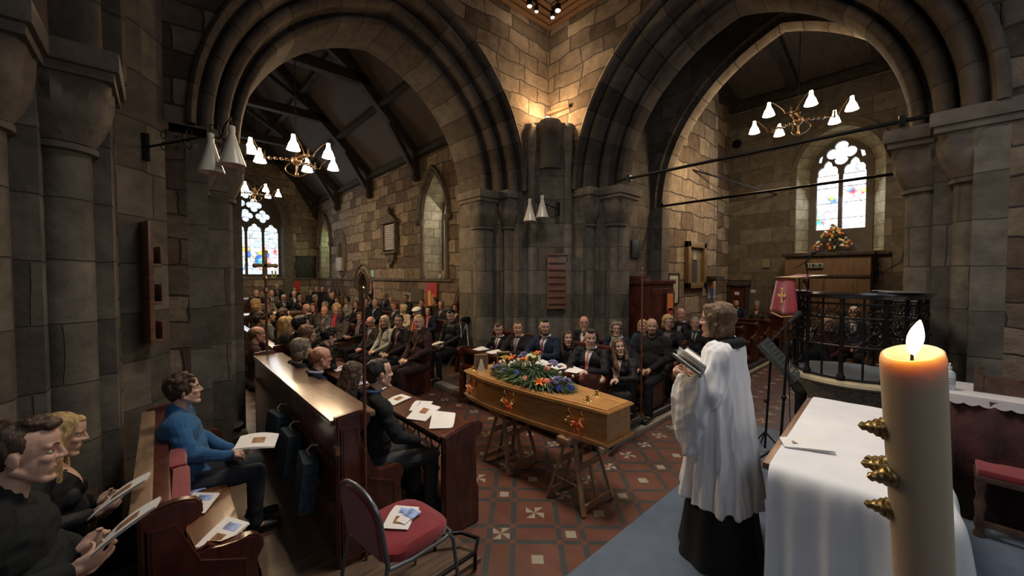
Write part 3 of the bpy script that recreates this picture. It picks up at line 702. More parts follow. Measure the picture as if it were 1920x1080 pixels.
# ================================================================ CHANDELIERS AND LAMPS
def shade_glass(strength):
    n = 'lit_opal_glass_%g' % strength
    if n in MATS: return MATS[n]
    m, N, L, P = nodes(n); P.inputs['Base Color'].default_value = (.9, .86, .78, 1); P.inputs['Roughness'].default_value = .35
    P.inputs['Emission Color'].default_value = (1, .80, .55, 1); P.inputs['Emission Strength'].default_value = strength
    MATS[n] = m; return m
IRONB = mat('bronzed_iron', (.09, .055, .03), .4, .8, var=.4)
def chandelier(loc, top, label, rad=.62, power=26, rot=0.0, group=None):
    t = empty('chandelier', label, 'chandelier', loc, rot, group)
    bm = B(); h = top-loc[2]; n = int(h/.07)
    for i in range(n):
        z = .15+i*(h-.15)/n; R = Matrix.Rotation(PI/2*(i % 2), 4, 'Z')
        P = [(.011*math.cos(a), 0, z+.035+.045*math.sin(a)) for a in [2*PI*k/8 for k in range(8)]]
        P = [R @ Vector(p) for p in P]; tube(bm, P, .0045, 5, closed=True)
    fin('chain', bm, IRONB, t)
    bm = B(); lathe(bm, [(.0, -.30), (.02, -.28), (.03, -.25), (.012, -.2), (.015, -.1), (.06, -.06), (.085, -.02), (.08, .03), (.03, .06), (.02, .12), (.035, .14), (.01, .18)], 20)
    for k in range(3):
        a = 2*PI*k/3; P = [(.07*math.cos(a), .07*math.sin(a), -.03)]
        P += [((.07+.12*math.sin(q*PI/6))*math.cos(a), (.07+.12*math.sin(q*PI/6))*math.sin(a), -.03-.24*q/6) for q in range(1, 6)] + [(0, 0, -.29)]
        tube(bm, P, .008, 6)
    fin('hub', bm, IRONB, t)
    for k in range(3):
        a = 2*PI*k/3+.3; c, s = math.cos(a), math.sin(a)
        bm = B(); tube(bm, [(0, 0, 0), (c*(rad-.2), s*(rad-.2), .0)], .009, 6)
        for q in range(4):
            r = .14+q*.085
            for e in (-1, 1):
                ell(bm, (c*r-s*e*.028, s*r+c*e*.028, .0), (.028, .028, .022), seg=8, rin=6)
        lathe(bm, [(.006, -.03), (.02, 0), (.01, .03), (.018, .07), (.004, .11)], 10, (c*(rad-.19), s*(rad-.19), 0))
        fin('arm', bm, IRONB, t)
        for e in (-1, 1):
            b = a+e*.42; ex, ey = rad*math.cos(b), rad*math.sin(b); sx, sy = c*(rad-.2), s*(rad-.2)
            bm = B(); P = []
            for q in range(13):
                tt = q/12; P.append((sx+(ex-sx)*tt, sy+(ey-sy)*tt, -.05*math.sin(tt*PI*.8)*(1-tt)+.30*max(0, tt-.25)**.6*(1 if tt < .86 else 1-(tt-.86)*2.2)))
            tube(bm, P, .008, 6); fin('branch', bm, IRONB, t)
            bm = B(); prof = [(.026, .235), (.030, .18), (.040, .14), (.068, .09), (.086, .03), (.098, .0), (.094, .0), (.064, .085), (.036, .135), (.024, .18)]
            lathe(bm, prof, 20, cap=False); sh = fin('lamp_shade', bm, shade_glass(16), t, (ex, ey, -.02)); 
            bm = B(); ell(bm, (0, 0, .08), (.026, .026, .04), seg=10, rin=8); fin('bulb', bm, shade_glass(60), sh)
            l = light('chandelier_bulb_light', 'POINT', (ex, ey, -.03), power, WARM, .06); l.parent = t
    return t
p = at(556, 300, y=7.4); chandelier(p, 8.9, 'brass six-light chandelier lit in the left vista, nearest the crossing arch', .66, 46, .35, 'lit chandeliers hanging over the pews')
p = at(478, 362, y=15.0); chandelier(p, 8.9, 'far lit chandelier seen against the big stained glass window', .66, 46, .1, 'lit chandeliers hanging over the pews')
p = at(1497, 225, x=9.0); chandelier(p, 7.9, 'brass six-light chandelier lit in the right vista before the bright window', .76, 34, .75, 'lit chandeliers hanging over the pews')
OPAL = mat('opal_cone', (.62, .58, .50), .3, var=.03, coat=.4, sss=.2)
def cone_lamp(loc, base, label, s=1.0, wall=(1, 0, 0)):
    """twin cone wall lamp, loc = between the cones, base = bracket on the pier"""
    t = empty('wall_lamp', label, 'wall lamp', loc); b = Vector(base)-Vector(loc)
    bm = B(); tube(bm, [b, b*.6+Vector((0, 0, .03)), b*.25+Vector((0, 0, .06)), (0, 0, .04)], .010, 8)
    cbox(bm, b, (.05, .05, .24), .01)
    d = b.normalized()
    for q in range(3):
        c = b*(.75-.17*q)+Vector((0, 0, .05))
        for e in (-1, 1): tube(bm, [c+d*.035*math.cos(2*PI*k/10)+Vector((0, 0, e*.05+.035*math.sin(2*PI*k/10))) for k in range(10)], .004, 5, closed=True)
    fin('bracket', bm, BLK, t)
    side = (RT*.17*s)
    for e in (-1, 1):
        c = side*e*.62+Vector((0, 0, (.02 if e > 0 else -.04)))
        bm = B(); P = [Vector((0, 0, .04)), Vector((0, 0, .04))+side*e*.2+Vector((0, 0, .1)), c+Vector((0, 0, .19)), c+Vector((0, 0, .12))]; tube(bm, P, .007, 6); fin('swan_neck', bm, BLK, t)
        bm = B(); lathe(bm, [(.028, .14), (.030, .135), (.030, .09), (.026, .07), (.075, -.12), (.115, -.24), (.108, -.245), (.07, -.12), (.02, .06)], 24, c, cap=False)
        bmesh.ops.scale(bm, vec=(s, s, s), space=Matrix.Translation(-c), verts=bm.verts); fin('lamp_shade', bm, OPAL, t)
    return t
cone_lamp(at(415, 268, d=3.2), at(274, 276, d=3.45), 'unlit twin white cone lamp on a scrolled bracket on the near left pier', .84)
cone_lamp(at(1005, 384, d=6.6), at(1046, 392, d=6.75), 'unlit twin white cone lamp on the centre pier between the two arches', 1.0)
# tower floodlights above the corner, uplighter on the corner corbel
for i, (px, py, r) in enumerate(((993, 12, .030), (1006, 22, .022), (1046, 20, .034), (1036, 33, .026))):
    p = at(px, py, z=6.50); t = empty('floodlight', ['leftmost small floodlight in the ceiling corner', 'second small floodlight from the left in the ceiling corner', 'largest and rightmost floodlight in the ceiling corner', 'lowest floodlight in the ceiling corner, just under the largest'][i], 'floodlight', p, group='floodlights in the ceiling corner')
    bm = B(); lathe(bm, [(r*.8, .12), (r*1.5, .1), (r*1.6, .0), (r*1.3, .0), (r*1.1, .02)], 16); fin('housing', bm, BLK, t)
    bm = B(); tube(bm, [(0, 0, .1), (0, 0, 8.4-p.z)], .01, 6); fin('stem', bm, BLK, t)
    bm = B(); ell(bm, (0, 0, .005), (r*1.15, r*1.15, r*.8)); fin('bulb', bm, shade_glass(120), t)
light('tower_floodlight_beam', 'SPOT', at(1036, 30, z=6.5), 90, (1, .82, .6), .06, target=(3.2, 2.2, .5), spot=2.0, blend=.8)
t = empty('uplighter', 'small warm uplighter on the ledge of the corner pier between the arches', 'uplighter', (5.14, 4.70, 4.76))
bm = B(); box(bm, -.05, .05, -.05, .05, -.01, .04, .01); fin('housing', bm, BLK, t)
bm = B(); ell(bm, (0, 0, .05), (.035, .035, .02)); fin('bulb', bm, shade_glass(80), t)
l = light('uplighter_light', 'POINT', (-.03, -.03, .13), 62, (1, .66, .33), .05); l.parent = t
bm = B(); beam(bm, at(1026, 214, x=5.40), at(1068, 199, x=5.46), .07, .045)
tag(fin('timber_block', bm, wood('pale_block', (.10, .05, .025), (.16, .09, .05), .6)), 'slanting timber block wedged above the glowing corner ledge', 'timber block')

# ================================================================ PEWS
def end_profile(hb, seat=.47, depth=.50, scroll=.055, lean=.10):
    """pew-end outline, back at u=0, front toward +u, with scrolled top and arm"""
    P = [(0, 0), (0, hb)]
    P += [(.13, hb+.015)]
    cx, cz = .17, hb-scroll
    for i in range(7):
        a = PI/2-i*PI/6*1.15; P.append((cx+scroll*1.2*math.cos(a), cz+scroll*1.2*math.sin(a)))
    P += [(.17, hb-.16), (.20, hb-.30), (.25, seat+.17), (.30, seat+.13)]
    cx, cz = depth-.09, seat+.07
    for i in range(7):
        a = PI*.62-i*PI/6; P.append((cx+.075*math.cos(a), cz+.075*math.sin(a)))
    P += [(depth-.03, seat-.08), (depth-.01, .12), (depth+.02, .08), (depth+.02, 0)]
    return P
def pew(x, y0, y1, face, hb, label, group, z=0, ends=(1, 1), shelf=0, cushion=None):
    """pew parallel to Y; x = back plane; face = +1 looks to +X, -1 looks to -X"""
    t = empty('pew', label, 'pew', (x, (y0+y1)/2, z), 0, group); h = (y1-y0)/2
    S = lambda P: [(face*u, v) for u, v in P]
    bm = B(); prism(bm, S([(.03, .12), (.06, .12), (.10, hb-.04), (.06, hb-.04)]), 'y', -h, h)
    w = .07+shelf
    a, b = sorted((face*(.0), face*(.12+shelf))); box(bm, a, b, -h, h, hb-.04, hb, .012)
    n = max(2, int((y1-y0)/.55))
    for i in range(n+1):
        yy = -h+2*h*i/n; a, b = sorted((face*.02, face*.035)); box(bm, a, b, yy-.03, yy+.03, .1, hb-.05, .003)
    fin('backrest', bm, PEW, t)
    bm = B(); a, b = sorted((face*.07, face*.43)); box(bm, a, b, -h, h, .43, .465, .008); box(bm, *sorted((face*.40, face*.42)), -h, h, .30, .43)
    fin('seat', bm, PEWL, t)
    for k, yy in ((0, -h), (1, h)):
        if not ends[k]: continue
        bm = B(); prism(bm, S(end_profile(hb+.03)), 'y', yy-.03, yy+.03, .012); fin('end_panel', bm, PEW, t)
        bm = B()
        ins = [(.05, .08), (.05, hb-.06), (.13, hb-.06), (.17, .70), (.22, .58), (.40, .50), (.40, .08)]
        q = [(face*u, v) for u, v in ins]; yo = yy+(-.032 if k == 0 else .032)
        tube(bm, [(u, yo, v) for u, v in q], .006, 5, closed=True); fin('moulding', bm, PEW, t)
    if cushion:
        bm = B(); a, b = sorted((face*.08, face*.42)); box(bm, a, b, -h+.05, h-.05, .466, .50, .015); fin('cushion', bm, cushion, t)
    return t
REDC = mat('red_upholstery', (.22, .014, .021), .85, var=.15, bump=.4, bscale=250, sheen=.3)
# big near-left stall with its wide lit top, lower half of the front row
st = pew(.84, 2.68, 5.6, 1, 1.03, 'tall mahogany stall with a wide polished top rail left of the aisle', None, shelf=0, ends=(1, 1))
bm = B(); box(bm, -.02, .29, -1.44, 1.44, .995, 1.035, .012); fin('top_rail', bm, wood('polished_rail', (.10, .045, .025), (.24, .13, .075), .30, axis=(5, 1, 3), coat=.7, coords='Object'), st)
bm = B(); box(bm, .0, .05, -1.44, 1.44, .10, 1.0, .006); box(bm, -.02, .0, -1.44, 1.44, .72, .76, .004); fin('back_board', bm, PEW, st)
bm = B(); box(bm, -.02, .01, -1.54, -1.48, .83, .88, .002); fin('number_plate', bm, BRASSD, st)
# desk in front of it
def desk(x, y0, y1, face, ztop, label, z=0, openwork=True):
    t = empty('book_desk', label, 'desk', (x, (y0+y1)/2, z)); h = (y1-y0)/2
    bm = B(); q = [(face*-.16, ztop-.06), (face*-.16, ztop-.035), (face*.14, ztop+.0), (face*.14, ztop-.03)]; prism(bm, q, 'y', -h, h)
    fin('desk_top', bm, PEW, t)
    bm = B(); box(bm, *sorted((face*.10, face*.14)), -h, h, ztop-.30, ztop-.24, .006); box(bm, *sorted((face*-.02, face*.14)), -h, h, .06, .14, .006); box(bm, *sorted((face*.11, face*.13)), -h, h, ztop-.06, ztop-.02)
    fin('rail', bm, PEW, t)
    if openwork:
        n = int((y1-y0)/.22)
        for i in range(n):
            yy = -h+(i+.5)*2*h/n; bm = B(); xx = face*.12; zz = ztop-.30
            tube(bm, [(xx, yy-.09, zz), (xx, yy, zz-.16), (xx, yy, .14)], .008, 6); tube(bm, [(xx, yy+.09, zz), (xx, yy, zz-.16)], .008, 6)
            for e in (-1, 1):
                tube(bm, [(xx, yy+e*(.05+.035*math.cos(a)), zz-.10+.035*math.sin(a)) for a in [2*PI*k/10 for k in range(10)]], .005, 5, closed=True)
                tube(bm, [(xx, yy+e*(.045+.03*math.cos(a)), zz-.24+.03*math.sin(a)) for a in [2*PI*k/10 for k in range(10)]], .005, 5, closed=True)
            fin('iron_scroll', bm, BLK, t)
    for yy in (-h, h):
        bm = B(); P = [(-.16, 0), (-.16, ztop-.02), (.06, ztop+.03)]
        cx, cz = .15, ztop-.03
        P += [(cx+.065*math.cos(PI/2-i*PI/6), cz+.06*math.sin(PI/2-i*PI/6)) for i in range(8)]
        P += [(.14, ztop-.16), (.12, ztop-.22), (.15, ztop-.26), (.13, .34), (.17, .28), (.17, 0)]
        prism(bm, [(face*u, v) for u, v in P], 'y', yy-.032, yy+.032, .012); fin('end_panel', bm, PEW, t)
    return t
desk(1.72, 2.50, 5.7, 1, .80, 'open fronted book desk before the tall left stall, strewn with leaflets')
desk(3.62, 2.62, 5.0, -1, .78, 'book desk behind the coffin in front of the row of mourners', .09)
G1 = 'pews in rows on the right of the aisle'
pew(4.32, 2.66, 4.95, -1, 1.02, 'mourners\' front pew behind the coffin, nearest the crossing', G1, .075)
pew(5.42, 2.66, 4.2, -1, .88, 'second pew back behind the mourners\' front pew', G1, .075)
G2 = 'pews in rows in the right-hand room'
for i, (x, lab) in enumerate(((6.32, 'low pew nearest the crossing arch in the right-hand room'), (7.15, 'second low pew from the crossing arch in the right-hand room'), (8.1, 'third low pew in the right-hand room, a red cushion on it'), (9.05, 'fourth low pew in the right-hand room'), (10.0, 'fifth low pew in the right-hand room'), (10.95, 'pew just in front of the seated pair at the far wall'), (12.35, 'rearmost pew, against the far wall below the rounded niche'))):
    pew(x, 2.68, 3.52 if x < 8.5 else 3.8, -1, .86, lab, G2, .075, cushion=REDC if i == 2 else None)
G3 = 'pews of the left vista, right of the aisle'
for i, (x, y0, y1, lab) in enumerate(((3.45, 5.55+.35, 7.95, 'front pew of the left vista beside the blonde person in brown'), (3.25, 8.45, 11.8, 'front pew of the left vista beyond the gap, under the man in grey'),
      (4.85, 6.45, 14.0, 'second long pew of the left vista'), (6.0, 6.9, 14.0, 'rear pew along the stone side wall of the left vista'))):
    pew(x, y0, y1, -1, .92, lab, G3, .0 if x < 3.6 else .075)
G4 = 'pews of the left vista, left of the aisle'
pew(1.2, 6.5, 11.5, 1, .95, 'pew hidden under the rows seen from behind, left of the aisle', G4)
pew(-.10, 6.5, 11.5, 1, .95, 'rear pew left of the aisle beyond the left pier', G4)
t = empty('altar_table', 'brown wooden table standing in the middle of the left vista', 'table', (2.35, 12.6, 0))
bm = B(); box(bm, -.75, .75, -.35, .35, .92, .97, .01); box(bm, -.7, .7, -.3, .3, .86, .92, .01); fin('table_top', bm, PEWL, t)
for a in (-.66, .66):
    for b in (-.28, .28):
        bm = B(); lathe(bm, [(.03, 0), (.05, .05), (.03, .15), (.045, .5), (.03, .8), (.05, .86)], 12, (a, b, 0)); fin('leg', bm, PEW, t)
# near-left bench with red cushions
bn = pew(-.10, 2.42, 4.3, 1, .86, 'bench the man in the blue top sits on, padded with red cushions', None, .03)
bm = B(); box(bm, -.03, .05, -.93, .93, .84, .875, .01); fin('top_rail', bm, wood('pale_rail', (.16, .10, .06), (.27, .18, .11), .45, axis=(5, 1, 3)), bn)
for k, yy in enumerate((-.55, -.05, .42)):
    bm = B(); box(bm, .08, .17, yy-.24, yy+.24, .47, .83, .045)
    for v in bm.verts: v.co.x += .03*math.sin(v.co.z*9+k)+.02*math.sin(v.co.y*13)
    tag(fin('cushion', bm, REDC, None, (-.10, 3.36, .03)), ['plump red back cushion nearest the bench\'s scrolled end', 'red back cushion in the middle of the left bench', 'red back cushion behind the man in blue'][k], 'cushion', 'red back cushions on the left bench')
pew(-.78, 2.0, 4.2, 1, .9, 'rear bench under the pair holding booklets at the left edge', None, .03)
# hassocks hung on the back of the tall stall
HAS = mat('teal_needlepoint', (.022, .038, .052), .9, var=.4, scale=30, bump=.5, bscale=300)
for k, (yy, zz) in enumerate(((3.95, .60), (3.52, .56), (3.02, .53))):
    t = empty('hassock', ['teal hassock hung farthest along the back of the tall stall', 'middle of the three teal hassocks hung on the stall back', 'teal hassock hung nearest the stall\'s end panel'][k], 'hassock', (.745, yy, zz), .12*(1-k), 'teal hassocks hung on the stall back')
    bm = B(); box(bm, -.055, .055, -.14, .14, -.18, .18, .03, Matrix.Rotation(.12, 4, 'Y')); fin('pad', bm, HAS, t)
    bm = B(); tube(bm, [(.03, 0, .17), (.01, 0, .22), (.04, 0, .25), (.085, 0, .24)], .006, 6); fin('loop', bm, mat('pale_cord', (.4, .38, .33), .8), t)

# ================================================================ COFFIN
OAKC = wood('coffin_oak', (.36, .17, .055), (.52, .27, .095), .30, axis=(9, 1, 9), scale=3.5, coat=.35, bump=.1)
OAKM = wood('coffin_moulding', (.36, .16, .05), (.5, .25, .09), .22, axis=(9, 1, 9), coat=.8)
cf = empty('coffin', 'light oak coffin with brass handles resting on two trestles before the mourners', 'coffin', (2.80, 2.70, 0))
def coffin_outline(g):
    hw_f, hw_s, hw_h = .175+g, .285+g, .19+g; Lh = .95+g
    pts = [(-hw_f, -Lh), (hw_f, -Lh)]
    for i in range(11):   # curved side: foot -> shoulder -> head
        t = i/10; y = -Lh+2*Lh*t
        w_ = hw_f+(hw_s-hw_f)*math.sin(min(1, t/.72)*PI/2)**1.2 if t < .72 else hw_s+(hw_h-hw_s)*((t-.72)/.28)**1.6
        if 0 < i: pts.append((w_, y))
    pts += [(-x, y) for x, y in pts[2:][::-1]]
    return pts
bm = B(); prism(bm, coffin_outline(0), 'z', .64, .895); fin('coffin_side', bm, OAKC, cf)
bm = B(); prism(bm, coffin_outline(.022), 'z', .62, .655, .009); fin('base_moulding', bm, OAKM, cf)
bm = B(); prism(bm, coffin_outline(.024), 'z', .888, .915, .009); prism(bm, coffin_outline(.0), 'z', .912, .925, .004); fin('lid', bm, OAKC, cf)
def side_pt(y, sx):
    P = coffin_outline(0); Q = P[1:12]
    for a, b in zip(Q, Q[1:]):
        if a[1] <= y <= b[1]:
            t = (y-a[1])/(b[1]-a[1]); return sx*(a[0]+(b[0]-a[0])*t), (b[0]-a[0])/(b[1]-a[1])
    return sx*Q[-1][0], 0
ORG = mat('orange_ribbon', (.75, .13, .03), .5, var=.25, scale=30, sheen=.3)
for sx in (-1, 1):
    for y in (-.66, .10, .76):
        x, sl = side_pt(y, sx); M = Matrix.Translation((x, y, .775)) @ Matrix.Rotation(-math.atan(sl)*sx, 4, 'Z')
        bm = B()
        for e in (-1, 1):
            ell(bm, (sx*.006, e*.062, .035), (.008, .022, .036)); lathe(bm, [(.004, .0), (.016, .01), (.010, .03), (.003, .045)], 10, (sx*.012, e*.062, .055))
            tube(bm, [(sx*.01, e*.062, .03), (sx*.035, e*.062, .015), (sx*.045, e*.062, -.005)], .007, 8); ell(bm, (sx*.045, e*.075, -.008), .013)
        tube(bm, [(sx*.045, -.075, -.008), (sx*.05, -.03, -.014), (sx*.05, .03, -.014), (sx*.045, .075, -.008)], [.007, .010, .010, .007], 10)
        bmesh.ops.transform(bm, matrix=M, verts=bm.verts); h_ = fin('handle', bm, GOLD, cf)
        bm = B(); r = random.Random(int(y*100)+sx)
        for q in range(9):
            a = r.uniform(0, 2*PI); ln = r.uniform(.03, .06); c = Vector((sx*.055, -.04, -.015))
            P = [c, c+Vector((sx*.02, ln*math.cos(a)*.8, ln*math.sin(a)*.8+.01)), c+Vector((sx*.01, ln*1.3*math.cos(a+.4), ln*1.2*math.sin(a+.4)-.02))]
            tube(bm, P, [.009, .014, .002], 6, sy=.35)
        for e in (-1, 1): tube(bm, [(sx*.055, -.04, -.02), (sx*.05, -.04+e*.02, -.07), (sx*.03, -.04+e*.035, -.10)], [.008, .012, .009], 6, sy=.3)
        bmesh.ops.transform(bm, matrix=M, verts=bm.verts); fin('ribbon_bow', bm, ORG, h_)
for x, y in ((-.09, -.70), (.10, -.66), (-.16, .86), (.15, .86)):
    bm = B(); lathe(bm, [(.035, 0), (.03, .006), (.01, .008), (.008, .02), (.017, .03), (.014, .042), (.0, .05)], 14, (x, y, .925))
    for e in range(4): ell(bm, (x+.035*math.cos(e*PI/2), y+.035*math.sin(e*PI/2), .929), (.014, .014, .006), seg=8, rin=6)
    fin('lid_screw', bm, GOLD, cf)
# trestles
TRW = wood('trestle_oak', (.20, .11, .055), (.33, .19, .10), .5, axis=(6, 6, 1.5))
for k, (yc, lab) in enumerate(((2.12, 'folding wooden trestle under the near foot end of the coffin'), (3.05, 'folding wooden trestle under the far head end of the coffin'))):
    t = empty('trestle', lab, 'trestle', (2.76, yc, 0), 0, 'wooden trestles under the coffin')
    for sy in (-1, 1):
        bm = B(); H_ = .60
        f = lambda z: sy*(.205-.17*z/H_)
        for sx in (-1, 1): beam(bm, (sx*.21, f(0), .0+.01), (sx*.13, f(H_), H_), .045, .025)
        for z, w_ in ((.06, .40), (.36, .32)): cbox(bm, (0, f(z), z), (w_, .022, .05), .004)
        beam(bm, (0.0, f(.06), .06), (0.0, f(.36), .36), .035, .02)
        fin('leg_frame', bm, TRW, t)
    bm = B(); cbox(bm, (0, 0, .588), (.50, .13, .06), .012); fin('top_bar', bm, TRW, t)
    bm = B(); tube(bm, [(-.18, -.13, .22), (-.18, .13, .22)], .003, 5); tube(bm, [(.18, -.13, .22), (.18, .13, .22)], .003, 5); fin('stay_cord', bm, mat('pale_cord', (.4, .38, .33), .8), t)

# ================================================================ FLORAL SPRAY
fl = empty('flower_spray', 'long funeral spray of orange, cream and blue flowers lying on the coffin lid', 'flowers', (2.80, 2.78, .925))
FOL = mat('dark_foliage', (.045, .085, .035), .6, var=.5, scale=12)
FOL2 = mat('pale_foliage', (.28, .36, .10), .6, var=.3)
fr = random.Random(3)
def leaf(bm, p, d, ln, wd, droop=.3, mi=0):
    d = d.normalized(); s = d.cross(Vector((0, 0, 1)));
    if s.length < .01: s = Vector((1, 0, 0))
    s.normalize(); pts = []
    for i in range(4):
        t = i/3; c = p+d*ln*t-Vector((0, 0, droop*ln*t*t)); w_ = wd*math.sin(min(1, t*1.1+.15)*PI*.92); pts.append((bm.verts.new(c-s*w_), bm.verts.new(c+s*w_)))
    for a, b in zip(pts, pts[1:]): f = bm.faces.new((a[0], a[1], b[1], b[0])); f.material_index = mi
bm = B()
ell(bm, (0, 0, .05), (.14, .40, .06))
for i in range(1500):
    a = fr.uniform(0, 2*PI); rr = math.sqrt(fr.random()); x = .19*rr*math.cos(a); y = .50*rr*math.sin(a); z = .03+.16*max(0, 1-rr)**.7*fr.uniform(.6, 1)
    d = Vector((math.cos(a)*.8, math.sin(a)*1.1, fr.uniform(-.15, .9)*(1.2-rr)))
    leaf(bm, Vector((x, y, z)), d, fr.uniform(.05, .13), fr.uniform(.004, .012), fr.uniform(.1, .5), 0 if fr.random() < .93 else 1)
o = fin('foliage', bm, [FOL, FOL2], fl, smooth=0); o['kind'] = 'stuff'
FC = {'orange': mat('orange_petals', (.85, .20, .03), .6, var=.25, scale=20), 'coral': mat('coral_petals', (.80, .22, .14), .6, var=.2), 'cream': mat('cream_petals', (.80, .74, .48), .6, var=.12),
      'blue': mat('deep_blue_petals', (.025, .04, .32), .55, var=.4), 'white': mat('white_petals', (.8, .8, .74), .6, var=.06), 'mauve': mat('blue_mauve_petals', (.16, .15, .30), .7, var=.4, scale=30), 'yellow': mat('yellow_petals', (.85, .55, .08), .6, var=.2)}
def bloom(kind, col, p, r, parent, rs):
    bm = B(); p = Vector(p); nrm = Vector((rs.uniform(-.5, .3), p.y*.9, .8)).normalized()
    u, v = frame_of(nrm)
    if kind == 'rose':
        for lay in range(4):
            n = 5; rr = r*(.25+.25*lay)
            for i in range(n):
                a = 2*PI*i/n+lay*.6; dd = u*math.cos(a)+v*math.sin(a)
                c = p+dd*rr*.55+nrm*r*(.42-.16*lay)
                R = (dd*.5+nrm*(1.1-.25*lay)).normalized().to_track_quat('Z', 'X').to_matrix().to_4x4()
                ell(bm, c, (rr*.62, rr*.62, r*.10), R, 8, 5)
        ell(bm, p+nrm*r*.3, r*.28, seg=8, rin=6)
    elif kind == 'lily':
        for i in range(6):
            a = PI/3*i; dd = (u*math.cos(a)+v*math.sin(a)); pts = [p, p+dd*r*.5+nrm*r*.5, p+dd*r*1.1+nrm*r*.45]
            tube(bm, pts, [r*.08, r*.26, r*.04], 6, sy=.25)
        for i in range(4): tube(bm, [p, p+nrm*r*.8+u*r*.2*math.cos(i*1.6)+v*r*.2*math.sin(i*1.6)], .002, 4)
    elif kind == 'cluster':
        for i in range(26):
            a = rs.uniform(0, 2*PI); q = math.sqrt(rs.random()); ell(bm, p+(u*math.cos(a)+v*math.sin(a))*q*r+nrm*r*.6*(1-q*q), r*.2, seg=6, rin=5)
    elif kind == 'bud':
        ell(bm, p, (r*.6, r*.6, r), nrm.to_track_quat('Z', 'X').to_matrix().to_4x4(), 8, 6)
    return fin(dict(rose='rose', lily='lily', cluster='flower_cluster', bud='flower_bud')[kind], bm, FC[col], parent)
# (x toward right of coffin, y along it to the head, z)
for kind, col, x, y, z, r in (('rose', 'blue', -.14, .06, .10, .045), ('rose', 'coral', -.17, -.10, .08, .042), ('rose', 'coral', -.12, -.33, .09, .045), ('lily', 'orange', -.17, -.28, .06, .06), ('lily', 'orange', -.05, .06, .20, .06), ('lily', 'orange', .0, .28, .18, .055),
        ('lily', 'yellow', -.04, .36, .17, .06), ('rose', 'orange', -.02, .45, .13, .035), ('cluster', 'cream', .02, .02, .235, .055), ('cluster', 'cream', -.03, .04, .17, .045), ('cluster', 'mauve', .06, .18, .22, .06), ('cluster', 'mauve', .10, -.22, .19, .065), ('cluster', 'mauve', -.08, -.42, .10, .055),
        ('cluster', 'mauve', -.08, .47, .06, .06), ('cluster', 'mauve', -.15, .27, .07, .05), ('rose', 'blue', -.10, -.46, .05, .04), ('rose', 'blue', -.02, -.54, .05, .04), ('rose', 'blue', -.02, .58, .04, .032), ('cluster', 'mauve', -.02, -.50, .09, .05), ('lily', 'orange', .10, .02, .25, .05), ('rose', 'coral', .02, -.20, .17, .035), ('rose', 'coral', -.18, .20, .05, .03)):
    bloom(kind, col, (x, y, z), r, fl, fr)
for i in range(20):
    y = fr.uniform(-.48, .5); x = fr.uniform(-.2, .15); bloom('bud', 'white', (x, y, .10+.13*(1-abs(y)/.55)*fr.uniform(.5, 1.2)), fr.uniform(.015, .022), fl, fr)
# pale lilies' green sprigs on top
bm = B()
for i in range(26): leaf(bm, Vector((.06+fr.uniform(-.03, .03), .03+fr.uniform(-.05, .05), .2)), Vector((fr.uniform(-.6, .6), fr.uniform(-.6, .6), 1)), .10, .010, .1)
fin('pale_sprig', bm, FOL2, fl, smooth=0)
# photo frames standing on the coffin head end
def photo_frame(loc, rz, w_, h_, m, label, back=True):
    t = empty('photo_frame', label, 'photo frame', loc, rz); R = Matrix.Rotation(-.25, 4, 'Y')
    bm = B(); box(bm, -.006, .006, -w_/2, w_/2, .002, h_, .003, R)
    fin('back_board', bm, m, t)
    bm = B()
    for a in ((-.01, .012, -w_/2, -w_/2+.018, 0, h_), (-.01, .012, w_/2-.018, w_/2, 0, h_), (-.01, .012, -w_/2, w_/2, h_-.018, h_), (-.01, .012, -w_/2, w_/2, 0, .018)): box(bm, *a, .002, R)
    fin('frame', bm, mat('frame_wood', (.30, .20, .11), .5), t)
    bm = B(); prism(bm, [(0, 0), (.09, 0), (.05, h_*.7), (.03, h_*.7)], 'x', -.002, .002)
    bmesh.ops.transform(bm, matrix=Matrix.Translation((-.07, -.04, 0)) @ Matrix.Rotation(.2, 4, 'Y') , verts=bm.verts); fin('strut', bm, mat('pale_card', (.42, .35, .26), .7), t)
    return t
photo_frame((2.72, 3.52, .925), 1.05, .16, .19, mat('frame_back', (.22, .17, .12), .7), 'photo frame seen from behind at the head end of the coffin')
photo_frame((2.98, 3.42, .925), .9, .16, .20, mat('dark_frame_back', (.02, .025, .02), .6), 'dark backed photo frame standing behind the flowers on the coffin')

